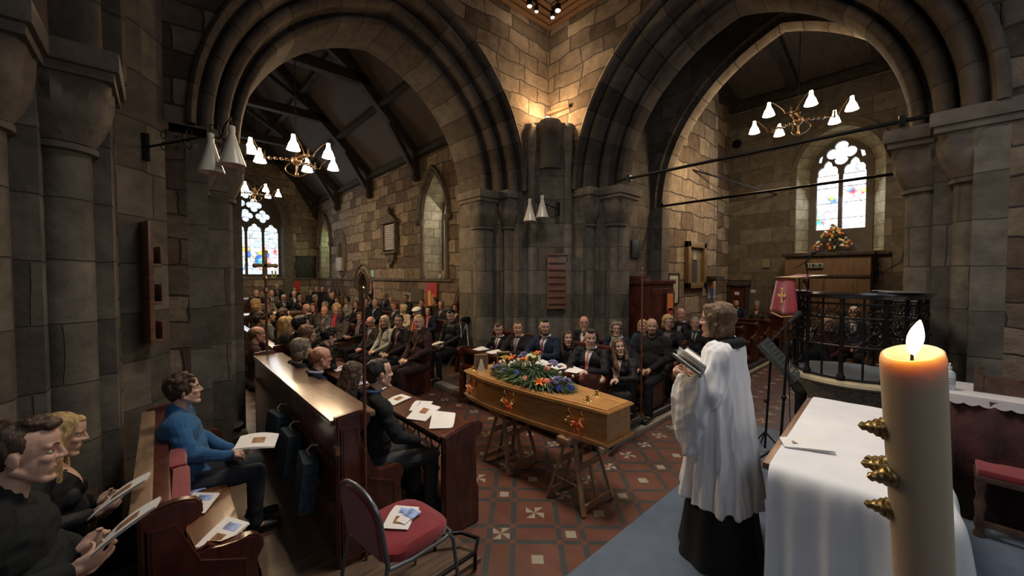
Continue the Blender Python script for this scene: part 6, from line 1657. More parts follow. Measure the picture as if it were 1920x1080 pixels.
seat_at(1106, 634, 190, 'dark haired young man in a black zip top with a white collar', GM, x=3.95, yaw=42, pitch=.1, hair=('quiff', 'dark'), top=BK, shirt=WS_, tie=mat('red_knot', (.5, .12, .08), .6), arms='desk', bulk=1.1)
seat_at(1160, 651, 190, 'woman with long wavy blonde hair in a black dress, head tilted', GM, x=4.10, yaw=40, pitch=-.12, roll=.12, fem=True, hair=('wavy', 'ltbrown'), top=BK, vest=skinmat(SK['fair']), arms='desk')
GS = 'people in the second row behind the mourners'
seat_at(1095, 606, 185, 'bald man with dark glasses behind the row of mourners', GS, x=5.12, yaw=34, hair=('bald', 'dark'), glasses=True, top=BK, shirt=WS_, skin='rosy')
seat_at(1155, 617, 185, 'woman with grey blonde curls and black glasses behind the mourners', GS, x=5.12, yaw=36, fem=True, hair=('curly', 'greybrown'), glasses=True, top=(.02, .025, .04), scarf=(.30, .32, .35))
seat_at(1205, 612, 185, 'blonde woman in teal half hidden behind the bald bearded man', GS, x=5.98, yaw=20, fem=True, hair=('bob', 'blonde'), top=(.02, .06, .085))
seat_at(1222, 613, 188, 'bald man with a trimmed beard in a dark coat at the pew end', GS, x=5.12, yaw=24, hair=None, pitch=.0, beard='dark', top=(.016, .015, .015), bulk=1.18, skin='tan', lim=(.9, 1.14))
seat_at(1252, 604, 185, 'short haired blonde woman with glasses in black and a patterned blouse', 'people seated in the right-hand room', x=6.1, yaw=34, pitch=.15, fem=True, hair=('bob', 'blonde'), glasses=True, top=BK, vest=(.12, .10, .10))
def clerical(t, q, jb, H, bvh):
    bm = B(); C_ = q.neck+Vector((0, 0, .015)); tube(bm, [C_+Vector((.058*math.cos(a), .058*math.sin(a), 0)) for a in [2*PI*k/16 for k in range(16)]], .014, 8, closed=True); link('clerical_collar', P_mesh(bm, 'c'), WHT, t)
    g = [[(s, q.nz-.06-.04*j) for s in (-.035, 0, .035)] for j in range(6)]; link('preaching_bands', P_mesh(project(jb, q.L, g, .008), 'b'), clothmat((.30, .28, .27)), t)
seat_at(1276, 590, 182, 'bald man in black with a pale collar, tallest of the right-hand group', 'people seated in the right-hand room', x=7.05, yaw=22, hair=('bald', 'brown'), top=BK, skin='rosy', extra=clerical, kind='sit', lim=(.9, 1.2))
seat_at(1303, 607, 185, 'grey haired man in a black suit and tie beside the clergywoman\'s face', 'people seated in the right-hand room', x=6.75, yaw=20, hair=('short', 'grey'), top=BK, shirt=(.3, .3, .32), tie=BLACK_TIE, skin='tan')
seat_at(1380, 569, 182, 'bearded man in a navy suit and silver striped tie by the far door', None, x=12.0, yaw=20, hair=('crop', 'dark'), beard='dark', top=NV, shirt=WS_, tie=SILVER_TIE, skin='rosy')
seat_at(1419, 572, 182, 'grey haired woman with glasses in an olive cardigan at the far wall', None, x=12.0, yaw=20, fem=True, hair=('sbob', 'grey'), glasses=True, top=(.06, .05, .035), bulk=1.1)
seat_at(1602, 588, 180, 'white haired person glimpsed through the pulpit ironwork', 'people glimpsed through the pulpit ironwork', x=9.6, yaw=15, hair=('short', 'white'), glasses=True, top=(.05, .05, .09), shirt=WS_, fl=0, skin='rosy')
seat_at(1552, 606, 180, 'person in dark maroon glimpsed through the left panel of the pulpit', 'people glimpsed through the pulpit ironwork', x=8.3, yaw=15, hair=('bald', 'grey'), top=(.05, .015, .02), fl=0)
person(6.5, 1.18, .0, 200, 'person in black with brown shoes seated behind the music stand, partly hidden by the pulpit', None, hair=('short', 'dark'), top=BK, yaw=0)
# ---- left vista, front row right of the aisle
GA = 'front row right of the left vista\'s aisle'
seat_at(785, 605, 185, 'person with cropped blonde hair in a brown suit wearing a gold chain of office', GA, x=3.10, yaw=52, hair=('short', 'blonde'), top=(.045, .022, .022), legs=(.03, .018, .018), chain=True, arms='lap', bulk=1.08, fl=0, skin='fair', vest=(.02, .012, .014))
seat_at(748, 603, 185, 'dark haired man in a dark suit with a red striped tie, hands clasped', GA, x=3.12, yaw=46, hair=('short', 'dark'), top=(.022, .018, .020), shirt=(.25, .24, .26), tie=STRIPE_TIE, fl=0, skin='tan')
seat_at(721, 603, 185, 'woman with long blonde hair in a pale grey blazer', GA, x=3.10, yaw=40, pitch=.12, fem=True, hair=('long', 'pblonde'), top=(.38, .38, .34), shirt=BK, fl=0)
seat_at(695, 604, 185, 'white haired man bowing his head in a dark suit', GA, x=3.06, yaw=20, pitch=.40, hair=('bald', 'white'), top=CH, shirt=(.5, .52, .6), tie=mat('wine_tie', (.2, .08, .10), .6), fl=0, skin='rosy')
seat_at(675, 595, 188, 'woman with curly brown hair, glasses and a patterned scarf, holding a booklet', GA, x=3.16, yaw=40, pitch=-.05, fem=True, hair=('curly', 'brown'), glasses=True, top=BK, scarf=stripes('patterned_scarf', (.35, .30, .36), (.04, .04, .05), 90), arms='book', fl=0)
GB = 'second section of the front row, left vista'
seat_at(639, 592, 188, 'dark skinned man in a charcoal suit nearest the gap in the pews', GB, x=2.90, yaw=50, skin='dark', hair=('crop', 'black'), top=(.065, .06, .062), legs=(.05, .047, .05), shirt=(.10, .06, .07), arms='knees', bulk=1.1, fl=0)
seat_at(631, 579, 188, 'woman with short blonde hair, red scarf and royal blue dress', GB, x=2.98, yaw=46, fem=True, hair=('sbob', 'blonde'), top=(.02, .03, .22), scarf=(.6, .05, .04), fl=0)
seat_at(608, 584, 188, 'balding man in a mid grey suit with a lanyard', GB, x=2.85, yaw=42, pitch=.1, hair=('bald', 'brown'), top=(.09, .10, .115), legs=(.08, .085, .10), shirt=(.3, .32, .36), tie=mat('pink_lanyard', (.45, .2, .2), .6), arms='knees', fl=0, skin='rosy')
seat_at(609, 573, 188, 'grey haired person behind the balding man with the lanyard', GB, x=3.4, yaw=20, hair=('short', 'grey'), top=(.10, .09, .08), fl=0)
seat_at(588, 577, 188, 'woman with long dark red hair in a grey coat', GB, x=2.95, yaw=36, fem=True, hair=('long', 'dkred'), top=(.08, .075, .075), fl=0)
seat_at(574, 579, 184, 'bald man with glasses in a dark suit, in profile', GB, x=2.60, yaw=-60, hair=('bald', 'grey'), glasses=True, top=(.03, .03, .032), shirt=WS_, fl=0, skin='rosy')
# ---- second row
GC = 'second row right of the left vista\'s aisle'
def paper_in_hands(label):
    def f(t, q, jb, H, bvh):
        m = t.matrix_basis @ ((q.wr[0]+q.wr[1])/2+Vector((.12, 0, .03))); leaflet(m, t.rotation_euler.z, label, .16, .24, (0, 0), None, True, None, 2).rotation_euler = (0, .25, t.rotation_euler.z)
    return f
def track_stripes(t, q, jb, H, bvh):
    bm = B()
    for i in range(2): tube(bm, [q.sh[i]+Vector((.02, (-1, 1)[i]*.03, .062)), q.sh[i]+Vector((.015, (-1, 1)[i]*.065, .02)), q.el[i].lerp(q.sh[i], .5)+Vector((.0, (-1, 1)[i]*.062, 0)), q.el[i]+Vector((0, (-1, 1)[i]*.056, 0))], .006, 6)
    link('sleeve_piping', P_mesh(bm, 'p'), WHT, t); paper_in_hands('white sheet in the hands of the youth in the black track jacket')(t, q, jb, H, bvh)
seat_at(845, 592, 188, 'dark haired youth in a black track jacket looking down at a white sheet', GC, x=4.10, yaw=28, pitch=.35, hair=('quiff', 'black'), top=BK, extra=track_stripes, arms='lap', skin='fair')
seat_at(803, 583, 188, 'woman with long black hair, coral scarf and navy coat', GC, x=4.50, yaw=38, fem=True, hair=('long', 'black'), top=(.015, .022, .045), scarf=(.60, .16, .12), bulk=1.12)
def hatband(t, q, jb, H, bvh):
    bm = B(); tube(bm, [H @ Vector((-.02+.122*math.cos(a), .110*math.sin(a), .045+.01*math.cos(a))) for a in [2*PI*k/20 for k in range(20)]], .009, 6, closed=True); link('hat_band', P_mesh(bm, 'hb'), BLKC, t)
seat_at(781, 586, 188, 'woman in a white hat with a black band and orange scarf', GC, x=3.98, yaw=10, pitch=.25, fem=True, hair=('hat', None, (.80, .76, .66)), top=(.10, .08, .075), scarf=(.75, .16, .05), extra=hatband)
seat_at(756, 579, 188, 'woman with short blonde hair in a cream jacket, in profile', GC, x=4.48, yaw=-40, fem=True, hair=('sbob', 'pblonde'), top=(.62, .52, .40))
seat_at(739, 574, 188, 'ginger haired man in a dark suit and black tie, head bowed', GC, x=4.55, yaw=5, pitch=.3, hair=('short', 'ginger'), top=CH, shirt=WS_, tie=BLACK_TIE, skin='rosy', bulk=1.08)
seat_at(703, 569, 188, 'bald man with a moustache in a navy overcoat', GC, x=4.5, yaw=38, hair=('bald', 'dark'), top=NV, shirt=(.35, .38, .42), bulk=1.1)
seat_at(685, 568, 188, 'bald pink faced man in a dark suit left of the man in the navy overcoat', GC, x=4.6, yaw=30, hair=('thin', 'ltbrown'), top=(.02, .02, .028), shirt=(.3, .3, .34), skin='rosy', bulk=1.1)
seat_at(667, 571, 188, 'woman with tied back brown hair and a dark jacket beside the striped top', GC, x=4.2, yaw=40, fem=True, hair=('tied', 'brown'), top=(.02, .02, .022))
seat_at(650, 563, 188, 'woman with black hair in a black and white striped top', GC, x=4.28, yaw=36, fem=True, hair=('sbob', 'black'), topm=stripes('striped_top', (.5, .46, .38), (.03, .03, .03), 120), skin='tan')
seat_at(632, 564, 188, 'smiling woman with glasses and a tan cardigan', GC, x=4.4, yaw=36, fem=True, hair=('short', 'brown'), glasses=True, top=(.30, .16, .08), vest=(.35, .30, .24), skin='rosy')
# ---- rear rows along the stone wall
GD = 'people in the rear rows along the stone wall'
seat_at(894, 575, 195, 'dark haired man in a black jacket looking down beside the pier', GD, x=5.5, yaw=25, pitch=.5, hair=('quiff', 'dark'), top=BK, arms='lap', lean=.1, bulk=1.05)
seat_at(874, 571, 188, 'grey haired man in a dark jacket behind the tripod', GD, x=5.75, yaw=34, pitch=.15, hair=('short', 'greybrown'), top=(.02, .02, .02), skin='tan', bulk=1.12)
seat_at(855, 576, 188, 'woman with dark red hair smiling down, left of the tripod', GD, x=5.12, yaw=24, pitch=.35, fem=True, hair=('bob', 'dkred'), top=(.03, .015, .018))
seat_at(827, 572, 188, 'grey haired man with glasses in a black suit and black tie', GD, x=5.5, yaw=36, hair=('short', 'grey'), glasses=True, top=CH, shirt=WS_, tie=BLACK_TIE, skin='rosy', bulk=1.1)
seat_at(815, 565, 188, 'brown haired man turning away in front of the red banner', GD, x=5.85, yaw=-30, hair=('short', 'brown'), top=(.04, .025, .022), skin='rosy')
seat_at(791, 569, 188, 'dark haired man in a dark shirt behind the woman in the white hat', GD, x=5.65, yaw=30, hair=('short', 'dark'), top=(.02, .02, .024), skin='rosy')
seat_at(761, 560, 186, 'man with glasses in black sitting tall before the stone wall', GD, x=5.75, lim=(.9, 1.25), yaw=30, hair=('short', 'brown'), glasses=True, top=BK, skin='tan')
seat_at(734, 563, 186, 'bald pink headed man half hidden behind the ginger haired man', GD, x=5.6, yaw=30, hair=('bald', 'brown'), top=CH, skin='rosy')
seat_at(721, 555, 186, 'grey haired man in a black coat, in profile, taller than his row', GD, x=5.8, lim=(.9, 1.25), yaw=-45, hair=('short', 'grey'), glasses=True, top=BK, shirt=(.2, .2, .2))
seat_at(694, 557, 186, 'person with black hair by the pink poster', GD, x=5.8, lim=(.9, 1.25), yaw=10, pitch=.4, fem=True, hair=('bob', 'black'), top=BK)
# ---- far end, facing down the vista
GE = 'people gathered at the far end below the big window'
far = [
 (481, 550, 17.8, 'sit', dict(skin='rosy', hair=('bald', 'white'), beard='white', top=BK), 'white bearded man in black at the far left below the window'),
 (498, 541, 19.6, 'stand', dict(fem=True, hair=('sbob', 'greybrown'), top=(.28, .22, .16)), 'grey brown haired woman in a tan coat standing under the window'),
 (510, 550, 18.2, 'sit', dict(skin='rosy', hair=('bald', 'grey'), top=(.10, .10, .09), shirt=WS_, tie=BLACK_TIE), 'bald man in a pale shirt and dark tie under the window'),
 (520, 537, 20.3, 'stand', dict(hair=('short', 'grey'), top=(.03, .03, .035), shirt=(.22, .22, .24), lim=(.8, 1.2)), 'tallest grey haired man standing in a dark coat under the window'),
 (502, 562, 15.5, 'sit', dict(fem=True, hair=('sbob', 'brown'), top=(.24, .20, .16), pitch=.3), 'brown haired woman in a beige coat looking down'),
 (533, 559, 15.6, 'sit', dict(hair=('short', 'white'), glasses=True, top=BK, shirt=WS_, tie=BLACK_TIE, skin='tan', bulk=1.1), 'white haired man with glasses, black suit and black tie'),
 (553, 543, 19.7, 'stand', dict(hair=('short', 'dark'), top=BK), 'dark haired person standing before the red picture at the far end'),
 (552, 552, 17.6, 'sit', dict(hair=('short', 'white'), top=CH, shirt=WS_, pitch=.2), 'man with sunlit white hair and a white shirt at the far end'),
 (563, 560, 15.2, 'sit', dict(fem=True, hair=('sbob', 'grey'), top=(.02, .02, .026), skin='rosy'), 'grey haired woman in a dark coat beside the white haired man'),
 (583, 548, 18.6, 'stand', dict(hair=('bald', 'dark'), top=BK, skin='tan', lim=(.74, 1.1)), 'bald man in a dark jacket below the dark plaque'),
 (594, 542, 19.7, 'stand', dict(hair=('short', 'grey'), top=BK, lim=(.8, 1.1)), 'grey haired man with sunlit hair below the dark plaque'),
 (605, 542, 19.0, 'stand', dict(hair=('bald', 'greybrown'), top=(.02, .022, .03), lim=(.8, 1.1)), 'balding man in a dark padded jacket near the far corner'),
 (618, 544, 18.4, 'stand', dict(hair=('short', 'brown'), glasses=True, top=(.05, .05, .055), shirt=(.5, .52, .55), lim=(.78, 1.1)), 'man with glasses and a pale collar in the far corner'),
 (592, 559, 14.6, 'sit', dict(fem=True, hair=('bob', 'grey'), top=(.025, .02, .02)), 'grey bobbed woman seen over the red haired woman'),
 (624, 554, 15.8, 'sit', dict(hair=('bald', 'brown'), top=BK, skin='rosy'), 'bald man in black behind the smiling woman in tan')]
for px, py, yy, kd, kw, lab in far:
    seat_at(px, py, 268, lab, GE, y=yy, fl=0, kind=kd, yaw=rnd.uniform(-12, 12), **kw)
# ---- left block, seen from behind, facing the aisle
GF = 'people left of the aisle seen from behind'
seat_at(606, 632, 5, 'person with black hair bowed low, left of the aisle', GF, x=1.60, fl=0, hair=('messy', 'black'), top=BK, pitch=.35, lean=.12, lim=(.84, 1.1))
seat_at(577, 626, 0, 'woman with brown hair in profile facing the aisle', GF, x=1.50, fl=0, fem=True, hair=('bob', 'ltbrown'), top=(.03, .025, .025), yaw=-8, lim=(.84, 1.1))
seat_at(566, 610, 0, 'man with thick black hair and black coat beyond the brown haired woman', GF, x=1.50, fl=0, hair=('messy', 'black'), top=BK, bulk=1.1)
seat_at(538, 608, 0, 'woman with straight golden blonde hair seen from behind in a dark coat', GF, x=1.45, fl=0, fem=True, hair=('long', 'blonde'), top=(.015, .014, .016), bulk=1.1)
seat_at(533, 592, 0, 'person with dark brown hair beyond the golden blonde woman', GF, x=1.7, fl=0, hair=('messy', 'brown'), top=BK)
seat_at(506, 593, 0, 'person with dark hair in a grey jacket left of the aisle', GF, x=1.55, fl=0, hair=('short', 'black'), top=(.14, .15, .16), yaw=10, bulk=1.1)
seat_at(483, 628, 0, 'pale haired person mostly hidden by the left pier', GF, x=.98, fl=0, hair=('thin', 'ltbrown'), top=(.10, .06, .05), skin='rosy')
seat_at(489, 600, 0, 'person in a dark jacket just right of the left pier', GF, x=1.3, fl=0, hair=('messy', 'dark'), top=(.03, .03, .032))
seat_at(481, 570, 0, 'blonde person beyond the left pier', GF, x=1.75, fl=0, fem=True, hair=('bob', 'blonde'), top=(.05, .04, .04))
# the tall stall
GH = 'people in the tall left stall'
seat_at(566, 655, 2, 'woman with thick grey hair at the far end of the tall stall', GH, x=1.14, fl=0, fem=True, hair=('bob', 'greybrown'), top=(.02, .02, .022), bulk=1.1)
seat_at(602, 672, 2, 'man with glasses and thin fair hair in a navy suit in the tall stall', GH, x=1.16, fl=0, hair=('thin', 'ginger'), glasses=True, top=(.014, .018, .035), shirt=(.4, .4, .5), skin='rosy', yaw=-6)
seat_at(650, 703, 8, 'woman with long brown hair bending forward in the tall stall', GH, x=1.22, fl=0, fem=True, hair=('long', 'brown'), top=(.02, .018, .018), pitch=.35, lean=.1)
person(1.22, 2.98, .0, -2, 'man in a charcoal suit and blue shirt, nearest in the tall stall', GH, hair=('crop', 'dark'), top=(.020, .021, .022), legs=(.05, .052, .05), shirt=(.05, .09, .17), arms='knees', scale=.99, lean=.05, yaw=-4, vox=.006, knee=.04)
# ---- left edge
person(.12, 3.62, .03, -6, 'young man in a blue fleece sitting on the near-left bench with a booklet', None, hair=('messy', 'brown'), top=(.035, .12, .27), bulk=1.14, legs=(.035, .04, .05), arms='lap', yaw=-2, pitch=-.10, skin='fair', vox=.006, lean=-.05, scale=.93)
mp = at(46, 850, d=1.50)
def m79(t, q, jb, H, bvh): pass
person(mp.x-.03, mp.y, .03, -4, 'young man in a black jacket at the left edge, holding a booklet', None, hair=('quiff', 'brown'), top=(.016, .018, .019), legs=(.014, .014, .015), arms='near', vox=.0048, scale=(mp.z-.03)/1.235, pitch=.10, yaw=-2, bulk=1.12, skin='fair')
person(-.42, 3.02, .03, -3, 'blonde woman in black at the left edge behind the young man\'s face', None, fem=True, hair=('long', 'blonde'), top=BK, arms='near', pitch=.2, vox=.006, scale=.93)
def booklet_px(px, py, d, rz, rx, ry, label, w_=.15, l_=.21, pic=0):
    p = at(px, py, d=d); o = leaflet(p, 0, label, w_, l_, (0, 0), pic, False, None, 3); o.rotation_euler = (rx, ry, rz); return o
booklet_px(482, 830, 2.85, -.35, .15, .12, 'open booklet on the knees of the young man in the blue fleece', .17, .25)
booklet_px(229, 930, 1.88, .0, -.22, -.52, 'booklet with a brown portrait held by the blonde haired woman', .16, .23)
booklet_px(241, 988, 1.60, .0, -.25, -.55, 'booklet with a brown portrait held by the young man at the left edge', .15, .23)

# ================================================================ CLERGYWOMAN
hp = at(1343, 602, d=2.58); CF = math.radians(94)
def robes(t, q, jb, H, bvh):
    # white surplice: body and wide hanging sleeves as one cloth, folds running down
    bm = B(); V = Vector; n = 56; prof = [(1.445, .070, .085), (1.425, .085, .135), (1.39, .108, .190), (1.33, .130, .225), (1.20, .150, .235), (1.0, .175, .245), (.75, .205, .265), (.55, .232, .285), (.41, .245, .300)]
    rings = []
    for k, (z, rx, ry) in enumerate(prof):
        amp = max(0, (1.35-z))*.030; ring = []
        for i in range(n):
            a = 2*PI*i/n; f = 1+amp/.2*(.6*math.sin(a*11+.5*math.sin(a*3))+.5*math.sin(a*17+1.1))
            ring.append(bm.verts.new((-.015+rx*f*math.cos(a), ry*f*math.sin(a), z+.006*math.sin(a*5)*(1 if k == len(prof)-1 else 0))))
        rings.append(ring)
    for A, C in zip(rings, rings[1:]):
        for i in range(n): bm.faces.new((A[i], A[(i+1) % n], C[(i+1) % n], C[i]))
    bm.faces.new(rings[0][::-1]); bm.faces.new(rings[-1])
    for s in (-1, 1):
        pts = [((-.02, s*.17), 1.405, 1.24, .075), ((.01, s*.240), 1.37, 1.10, .088), ((.05, s*.272), 1.31, .94, .088), ((.10, s*.262), 1.26, .82, .084), ((.15, s*.225), 1.235, .735, .078), ((.205, s*.165), 1.245, .70, .062)]
        rr = []; m_ = 30
        for k, ((cx, cy), zt, zb, w_) in enumerate(pts):
            nx = pts[min(k+1, 5)][0]; pv = pts[max(k-1, 0)][0]; d = V((nx[0]-pv[0], nx[1]-pv[1], 0)).normalized(); sd = V((-d.y, d.x, 0)); ring = []
            for i in range(m_):
                a = 2*PI*i/m_; zc = (zt+zb)/2; hh = (zt-zb)/2; fold = .010*math.sin(a*7+k)*(k/5)
                ww = w_*(1-.25*(math.sin(a) < 0)*abs(math.sin(a)))
                ring.append(bm.verts.new(V((cx, cy, zc+hh*math.sin(a)))+sd*(ww*math.cos(a)+fold)-d*(.10*max(0, -math.sin(a)))*k/5))
            rr.append(ring)
        for A, C in zip(rr, rr[1:]):
            for i in range(m_): bm.faces.new((A[i], A[(i+1) % m_], C[(i+1) % m_], C[i]))
        bm.faces.new(rr[0][::-1]); bm.faces.new(rr[-1])
    for i in range(2): cap(bm, q.neck-V((.01, 0, .06)), q.sh[i]+V((0, 0, .01)), .075, .088); cap(bm, q.sh[i]+V((0, 0, .01)), q.el[i], .088, .085)
    bmesh.ops.recalc_face_normals(bm, faces=bm.faces)
    me = blobmesh(bm, .0075, 3, .016, 9, (2.2, 2.2, .35), 4)
    link('surplice', me, WHT, t)
    bm = B(); rings = []
    for z, r in ((.72, .17), (.45, .20), (.25, .225), (.08, .25), (.012, .262)):
        rings.append([bm.verts.new((-.015+r*(1+.045*math.sin(a*9+1))*math.cos(a), r*1.12*(1+.045*math.sin(a*9+1))*math.sin(a), z)) for a in [2*PI*i/48 for i in range(48)]])
    for A, C in zip(rings, rings[1:]):
        for i in range(48): bm.faces.new((A[i], A[(i+1) % 48], C[(i+1) % 48], C[i]))
    bm.faces.new(rings[-1]); link('cassock', P_mesh(bm, 'cassock'), BLKC, t)
    # black scarf at the neck, running down the front
    bm = B(); C_ = q.neck+V((-.005, 0, .0))
    tube(bm, [C_+V((.088*math.cos(a), .098*math.sin(a), -.018*math.cos(a)+.012)) for a in [2*PI*k/20 for k in range(20)]], .034, 10, closed=True)
    cap(bm, C_-V((0, 0, .03)), C_+V((-.005, 0, .035)), .072, .058)
    link('scarf', P_mesh(bm, 'scarf'), mat('black_knit', (.012, .012, .014), .95, bump=.8, bscale=220), t)
    # cuffs
    for i in range(2):
        bm = B(); w_ = q.wr[i]; dd = (q.wr[i]-q.el[i]).normalized(); tube(bm, [w_-dd*.05, w_-dd*.002], [.034, .033], 12); link('cuff', P_mesh(bm, 'cuff'), BLKC, t)
cw = person(hp.x, hp.y-.03, .15, 94, 'clergywoman in a white surplice with a brown bob, reading beside the candle', None, kind='stand', fem=True, hair=('bob', 'ltbrown'), top=BK, arms='book', yaw=6, vox=.006, extra=robes, scale=(hp.z-.15)/1.60, bulk=.86, front=False, legs_on=True, name='clergywoman')
bp_ = at(1291, 688, d=2.46)
t = empty('prayer_book', 'grey bound prayer book with loose papers held by the clergywoman', 'book', bp_, CF)
t.rotation_euler = (0, -.55, CF)
bm = B()
for s in (-1, 1): vs = box(bm, -.10, .10, 0, .148*s, -.008, .0); bmesh.ops.rotate(bm, verts=vs, cent=(0, 0, 0), matrix=Matrix.Rotation(s*.42, 3, 'X'))
fin('book_cover', bm, mat('grey_book_cloth', (.10, .105, .11), .7), t, smooth=0)
for k in range(6):
    bm = B(); a = (-.35, -.2, .1, .38, .62, .8)[k]; s = -1 if k < 3 else 1
    G_ = [[bm.verts.new((x_, s*u*math.cos(a if s > 0 else -a), .004+abs(u*math.sin(a))+.012*math.sin(u*20))) for u in (0, .03, .07, .11, .14)] for x_ in (-.095, .095)]
    for i in range(4): bm.faces.new((G_[0][i], G_[0][i+1], G_[1][i+1], G_[1][i]))
    fin('page', bm, PAPER, t)
# ================================================================ WALL FITTINGS
def wall_box(name, label, cat, T, u0, u1, z0, z1, w0, w1, m, bev=.01, group=None, parent=None):
    bm = B(); P = [T(u, z, w) for u in (u0, u1) for z in (z0, z1) for w in (w0, w1)]
    xs, ys, zs_ = zip(*P); box(bm, min(xs), max(xs), min(ys), max(ys), min(zs_), max(zs_), bev)
    o = fin(name, bm, m, parent); 
    if label: tag(o, label, cat, group)
    return o
TN_ = lambda u, z, w: (NX+w, u, z)
TL = lambda u, z, w: (u, 3.86+w, z)      # left wall of the right-hand room
MARB = mat('pale_marble', (.42, .36, .28), .5, var=.2); SLATE = mat('dark_plaque', (.03, .035, .032), .35, var=.4, scale=30)
# dark plaque on the far wall
pl = wall_box('wall_plaque', 'large dark framed plaque right of the big stained glass window', 'plaque', TE, 5.16, 6.02, 1.99, 3.0, -.06, -.02, SLATE)
bm = B()
for a in ((5.12, 6.06, 1.95, 2.03), (5.12, 6.06, 2.96, 3.04), (5.12, 5.2, 1.95, 3.04), (5.98, 6.06, 1.95, 3.04)): box(bm, a[0], a[1], NY-.09, NY-.02, a[2], a[3], .01)
fin('frame', bm, OAKD, pl)
bm = B()
for r in range(7):
    for c in range(9):
        if (r*5+c*3) % 4: box(bm, 5.28+c*.07, 5.28+c*.07+.05, NY-.066, NY-.058, 2.16+r*.1, 2.175+r*.1)
fin('inscription', bm, mat('faded_gilt', (.16, .15, .10), .6), pl)
# marble memorial tablet with pediment
t = empty('memorial_tablet', 'pale stone memorial tablet with a pediment and hanging apron on the side wall', 'memorial', (NX, 13.2, 0))
def mb(name, f, m):
    bm = B(); f(bm); return fin(name, bm, m, t)
mb('inscription_panel', lambda b: box(b, -.10, 0, -.42, .42, 2.95, 3.85, .01), MARB)
mb('pilaster', lambda b: box(b, -.15, 0, -.53, -.42, 2.88, 3.88, .015), STD); mb('pilaster', lambda b: box(b, -.15, 0, .42, .53, 2.88, 3.88, .015), STD)
mb('pediment', lambda b: (box(b, -.22, 0, -.62, .62, 3.88, 3.97, .01), prism(b, [(-.58, 3.97), (.58, 3.97), (.16, 4.2), (-.16, 4.2)], 'x', -.18, 0), lathe(b, [(.10, 4.18), (.07, 4.25), (.11, 4.33), (.04, 4.45), (.0, 4.5)], 14, (-.1, 0, 0))), STD)
mb('apron', lambda b: (box(b, -.2, 0, -.58, .58, 2.80, 2.88, .01), prism(b, [(-.38, 2.80), (.38, 2.80), (.28, 2.55), (.1, 2.42), (0, 2.30), (-.1, 2.42), (-.28, 2.55)], 'x', -.12, 0), ell(b, (-.12, 0, 2.62), (.05, .16, .10))), STD)
bm = B()
for r in range(9): box(bm, -.104, -.10, -.34+.03*(r % 3), .34-.04*(r % 2), 3.05+r*.085, 3.068+r*.085)
fin('inscription', bm, mat('worn_letters', (.15, .12, .09), .8), t)
# oval tablet farther along
t = empty('memorial_tablet', 'pale oval memorial tablet near the far corner of the side wall', 'memorial', (NX, 18.3, 0))
bm = B(); lathe(bm, [(.0, -.10), (.50, -.10), (.58, -.06), (.62, 0)], 32, M=Matrix.Translation((0, 0, 3.0)) @ Matrix.Rotation(PI/2, 4, 'Y') @ Matrix.Diagonal((1.75, 1, 1, 1))); fin('oval_frame', bm, STD, t)
bm = B(); box(bm, -.2, 0, -.35, .35, 2.25, 2.85, .01); fin('inscription_panel', bm, MARB, t)
bm = B(); lathe(bm, [(.03, 2.86), (.10, 2.95), (.14, 3.15), (.08, 3.35), (.11, 3.4), (.0, 3.55)], 14, (-.14, 0, 0)); fin('urn', bm, STD, t)
# small signs and posters along the string course
wall_box('safety_sign', 'small pale green sign above the pointed niche on the side wall', 'sign', TN_, 14.75, 15.1, 1.96, 2.24, -.03, -.005, mat('pale_green_sign', (.35, .55, .42), .5))
def poster(loc_T, u0, u1, z0, z1, label, cols, name='poster', w=-.012):
    o = wall_box(name, label, 'poster', loc_T, u0, u1, z0, z1, w, w+.01, cols[0], 0); du, dz_ = u1-u0, z1-z0
    for (a, b_, c, d), m in cols[1:]:
        wall_box('printed_patch', None, None, loc_T, u0+du*a, u0+du*b_, z0+dz_*c, z0+dz_*d, w-.004, w, m, 0, parent=o)
    return o
ORP = mat('poster_orange', (.75, .22, .05), .6); REP = mat('poster_red', (.55, .04, .03), .6); YEP = mat('poster_yellow', (.8, .55, .15), .6); DKP = mat('poster_dark', (.04, .03, .03), .5); PKP = mat('poster_pink', (.55, .28, .24), .6); LTP = mat('poster_pale', (.6, .56, .5), .6)
poster(TN_, 14.7, 15.2, .95, 1.72, 'pink poster of a dark haired head on the side wall under the green sign', [PKP, ((.3, .7, .35, .8), DKP), ((.4, .62, .4, .68), LTP)])
bn_ = wall_box('banner', 'red and orange embroidered banner hanging below the side window', 'banner', TN_, 10.1, 10.75, .95, 1.80, -.05, -.03, REP, .004)
for k, (a, b_, m) in enumerate(((10.2, 10.42, ORP), (10.45, 10.62, YEP))): wall_box('embroidered_panel', None, None, TN_, a, b_, 1.0, 1.45+.1*k, -.056, -.05, m, 0, parent=bn_)
wall_box('stone_plaque', 'plain square stone plaque set low in the side wall', 'plaque', TN_, 11.0, 11.75, 1.15, 1.6, -.04, .0, STD)
# things on the window sill
for k, (u, s_, h, m, lab) in enumerate(((9.98, .16, .22, mat('cardboard', (.42, .27, .15), .8), 'brown box on the sill of the side window'), (9.83, .13, .26, mat('white_carton', (.65, .62, .55), .7), 'white carton on the sill of the side window'), (10.55, .09, .14, mat('cream_pot', (.6, .5, .35), .6), 'small cream pot on the sill of the side window'))):
    bm = B()
    if k < 2:
        box(bm, -s_/2, s_/2, -s_/2, s_/2, 0, h, .01); 
        for e in (-1, 1): box(bm, -s_/2, s_/2, e*s_/2-.003, e*s_/2+.003, h-.05, h+.04)
    else: lathe(bm, [(.03, 0), (.045, .05), (.04, .12), (.048, .14), (.035, .14)], 14)
    tag(fin(('carton', 'carton', 'pot')[k], bm, m, loc=(NX+.18+.06*k, u, 1.93)), lab, ('box', 'box', 'pot')[k])
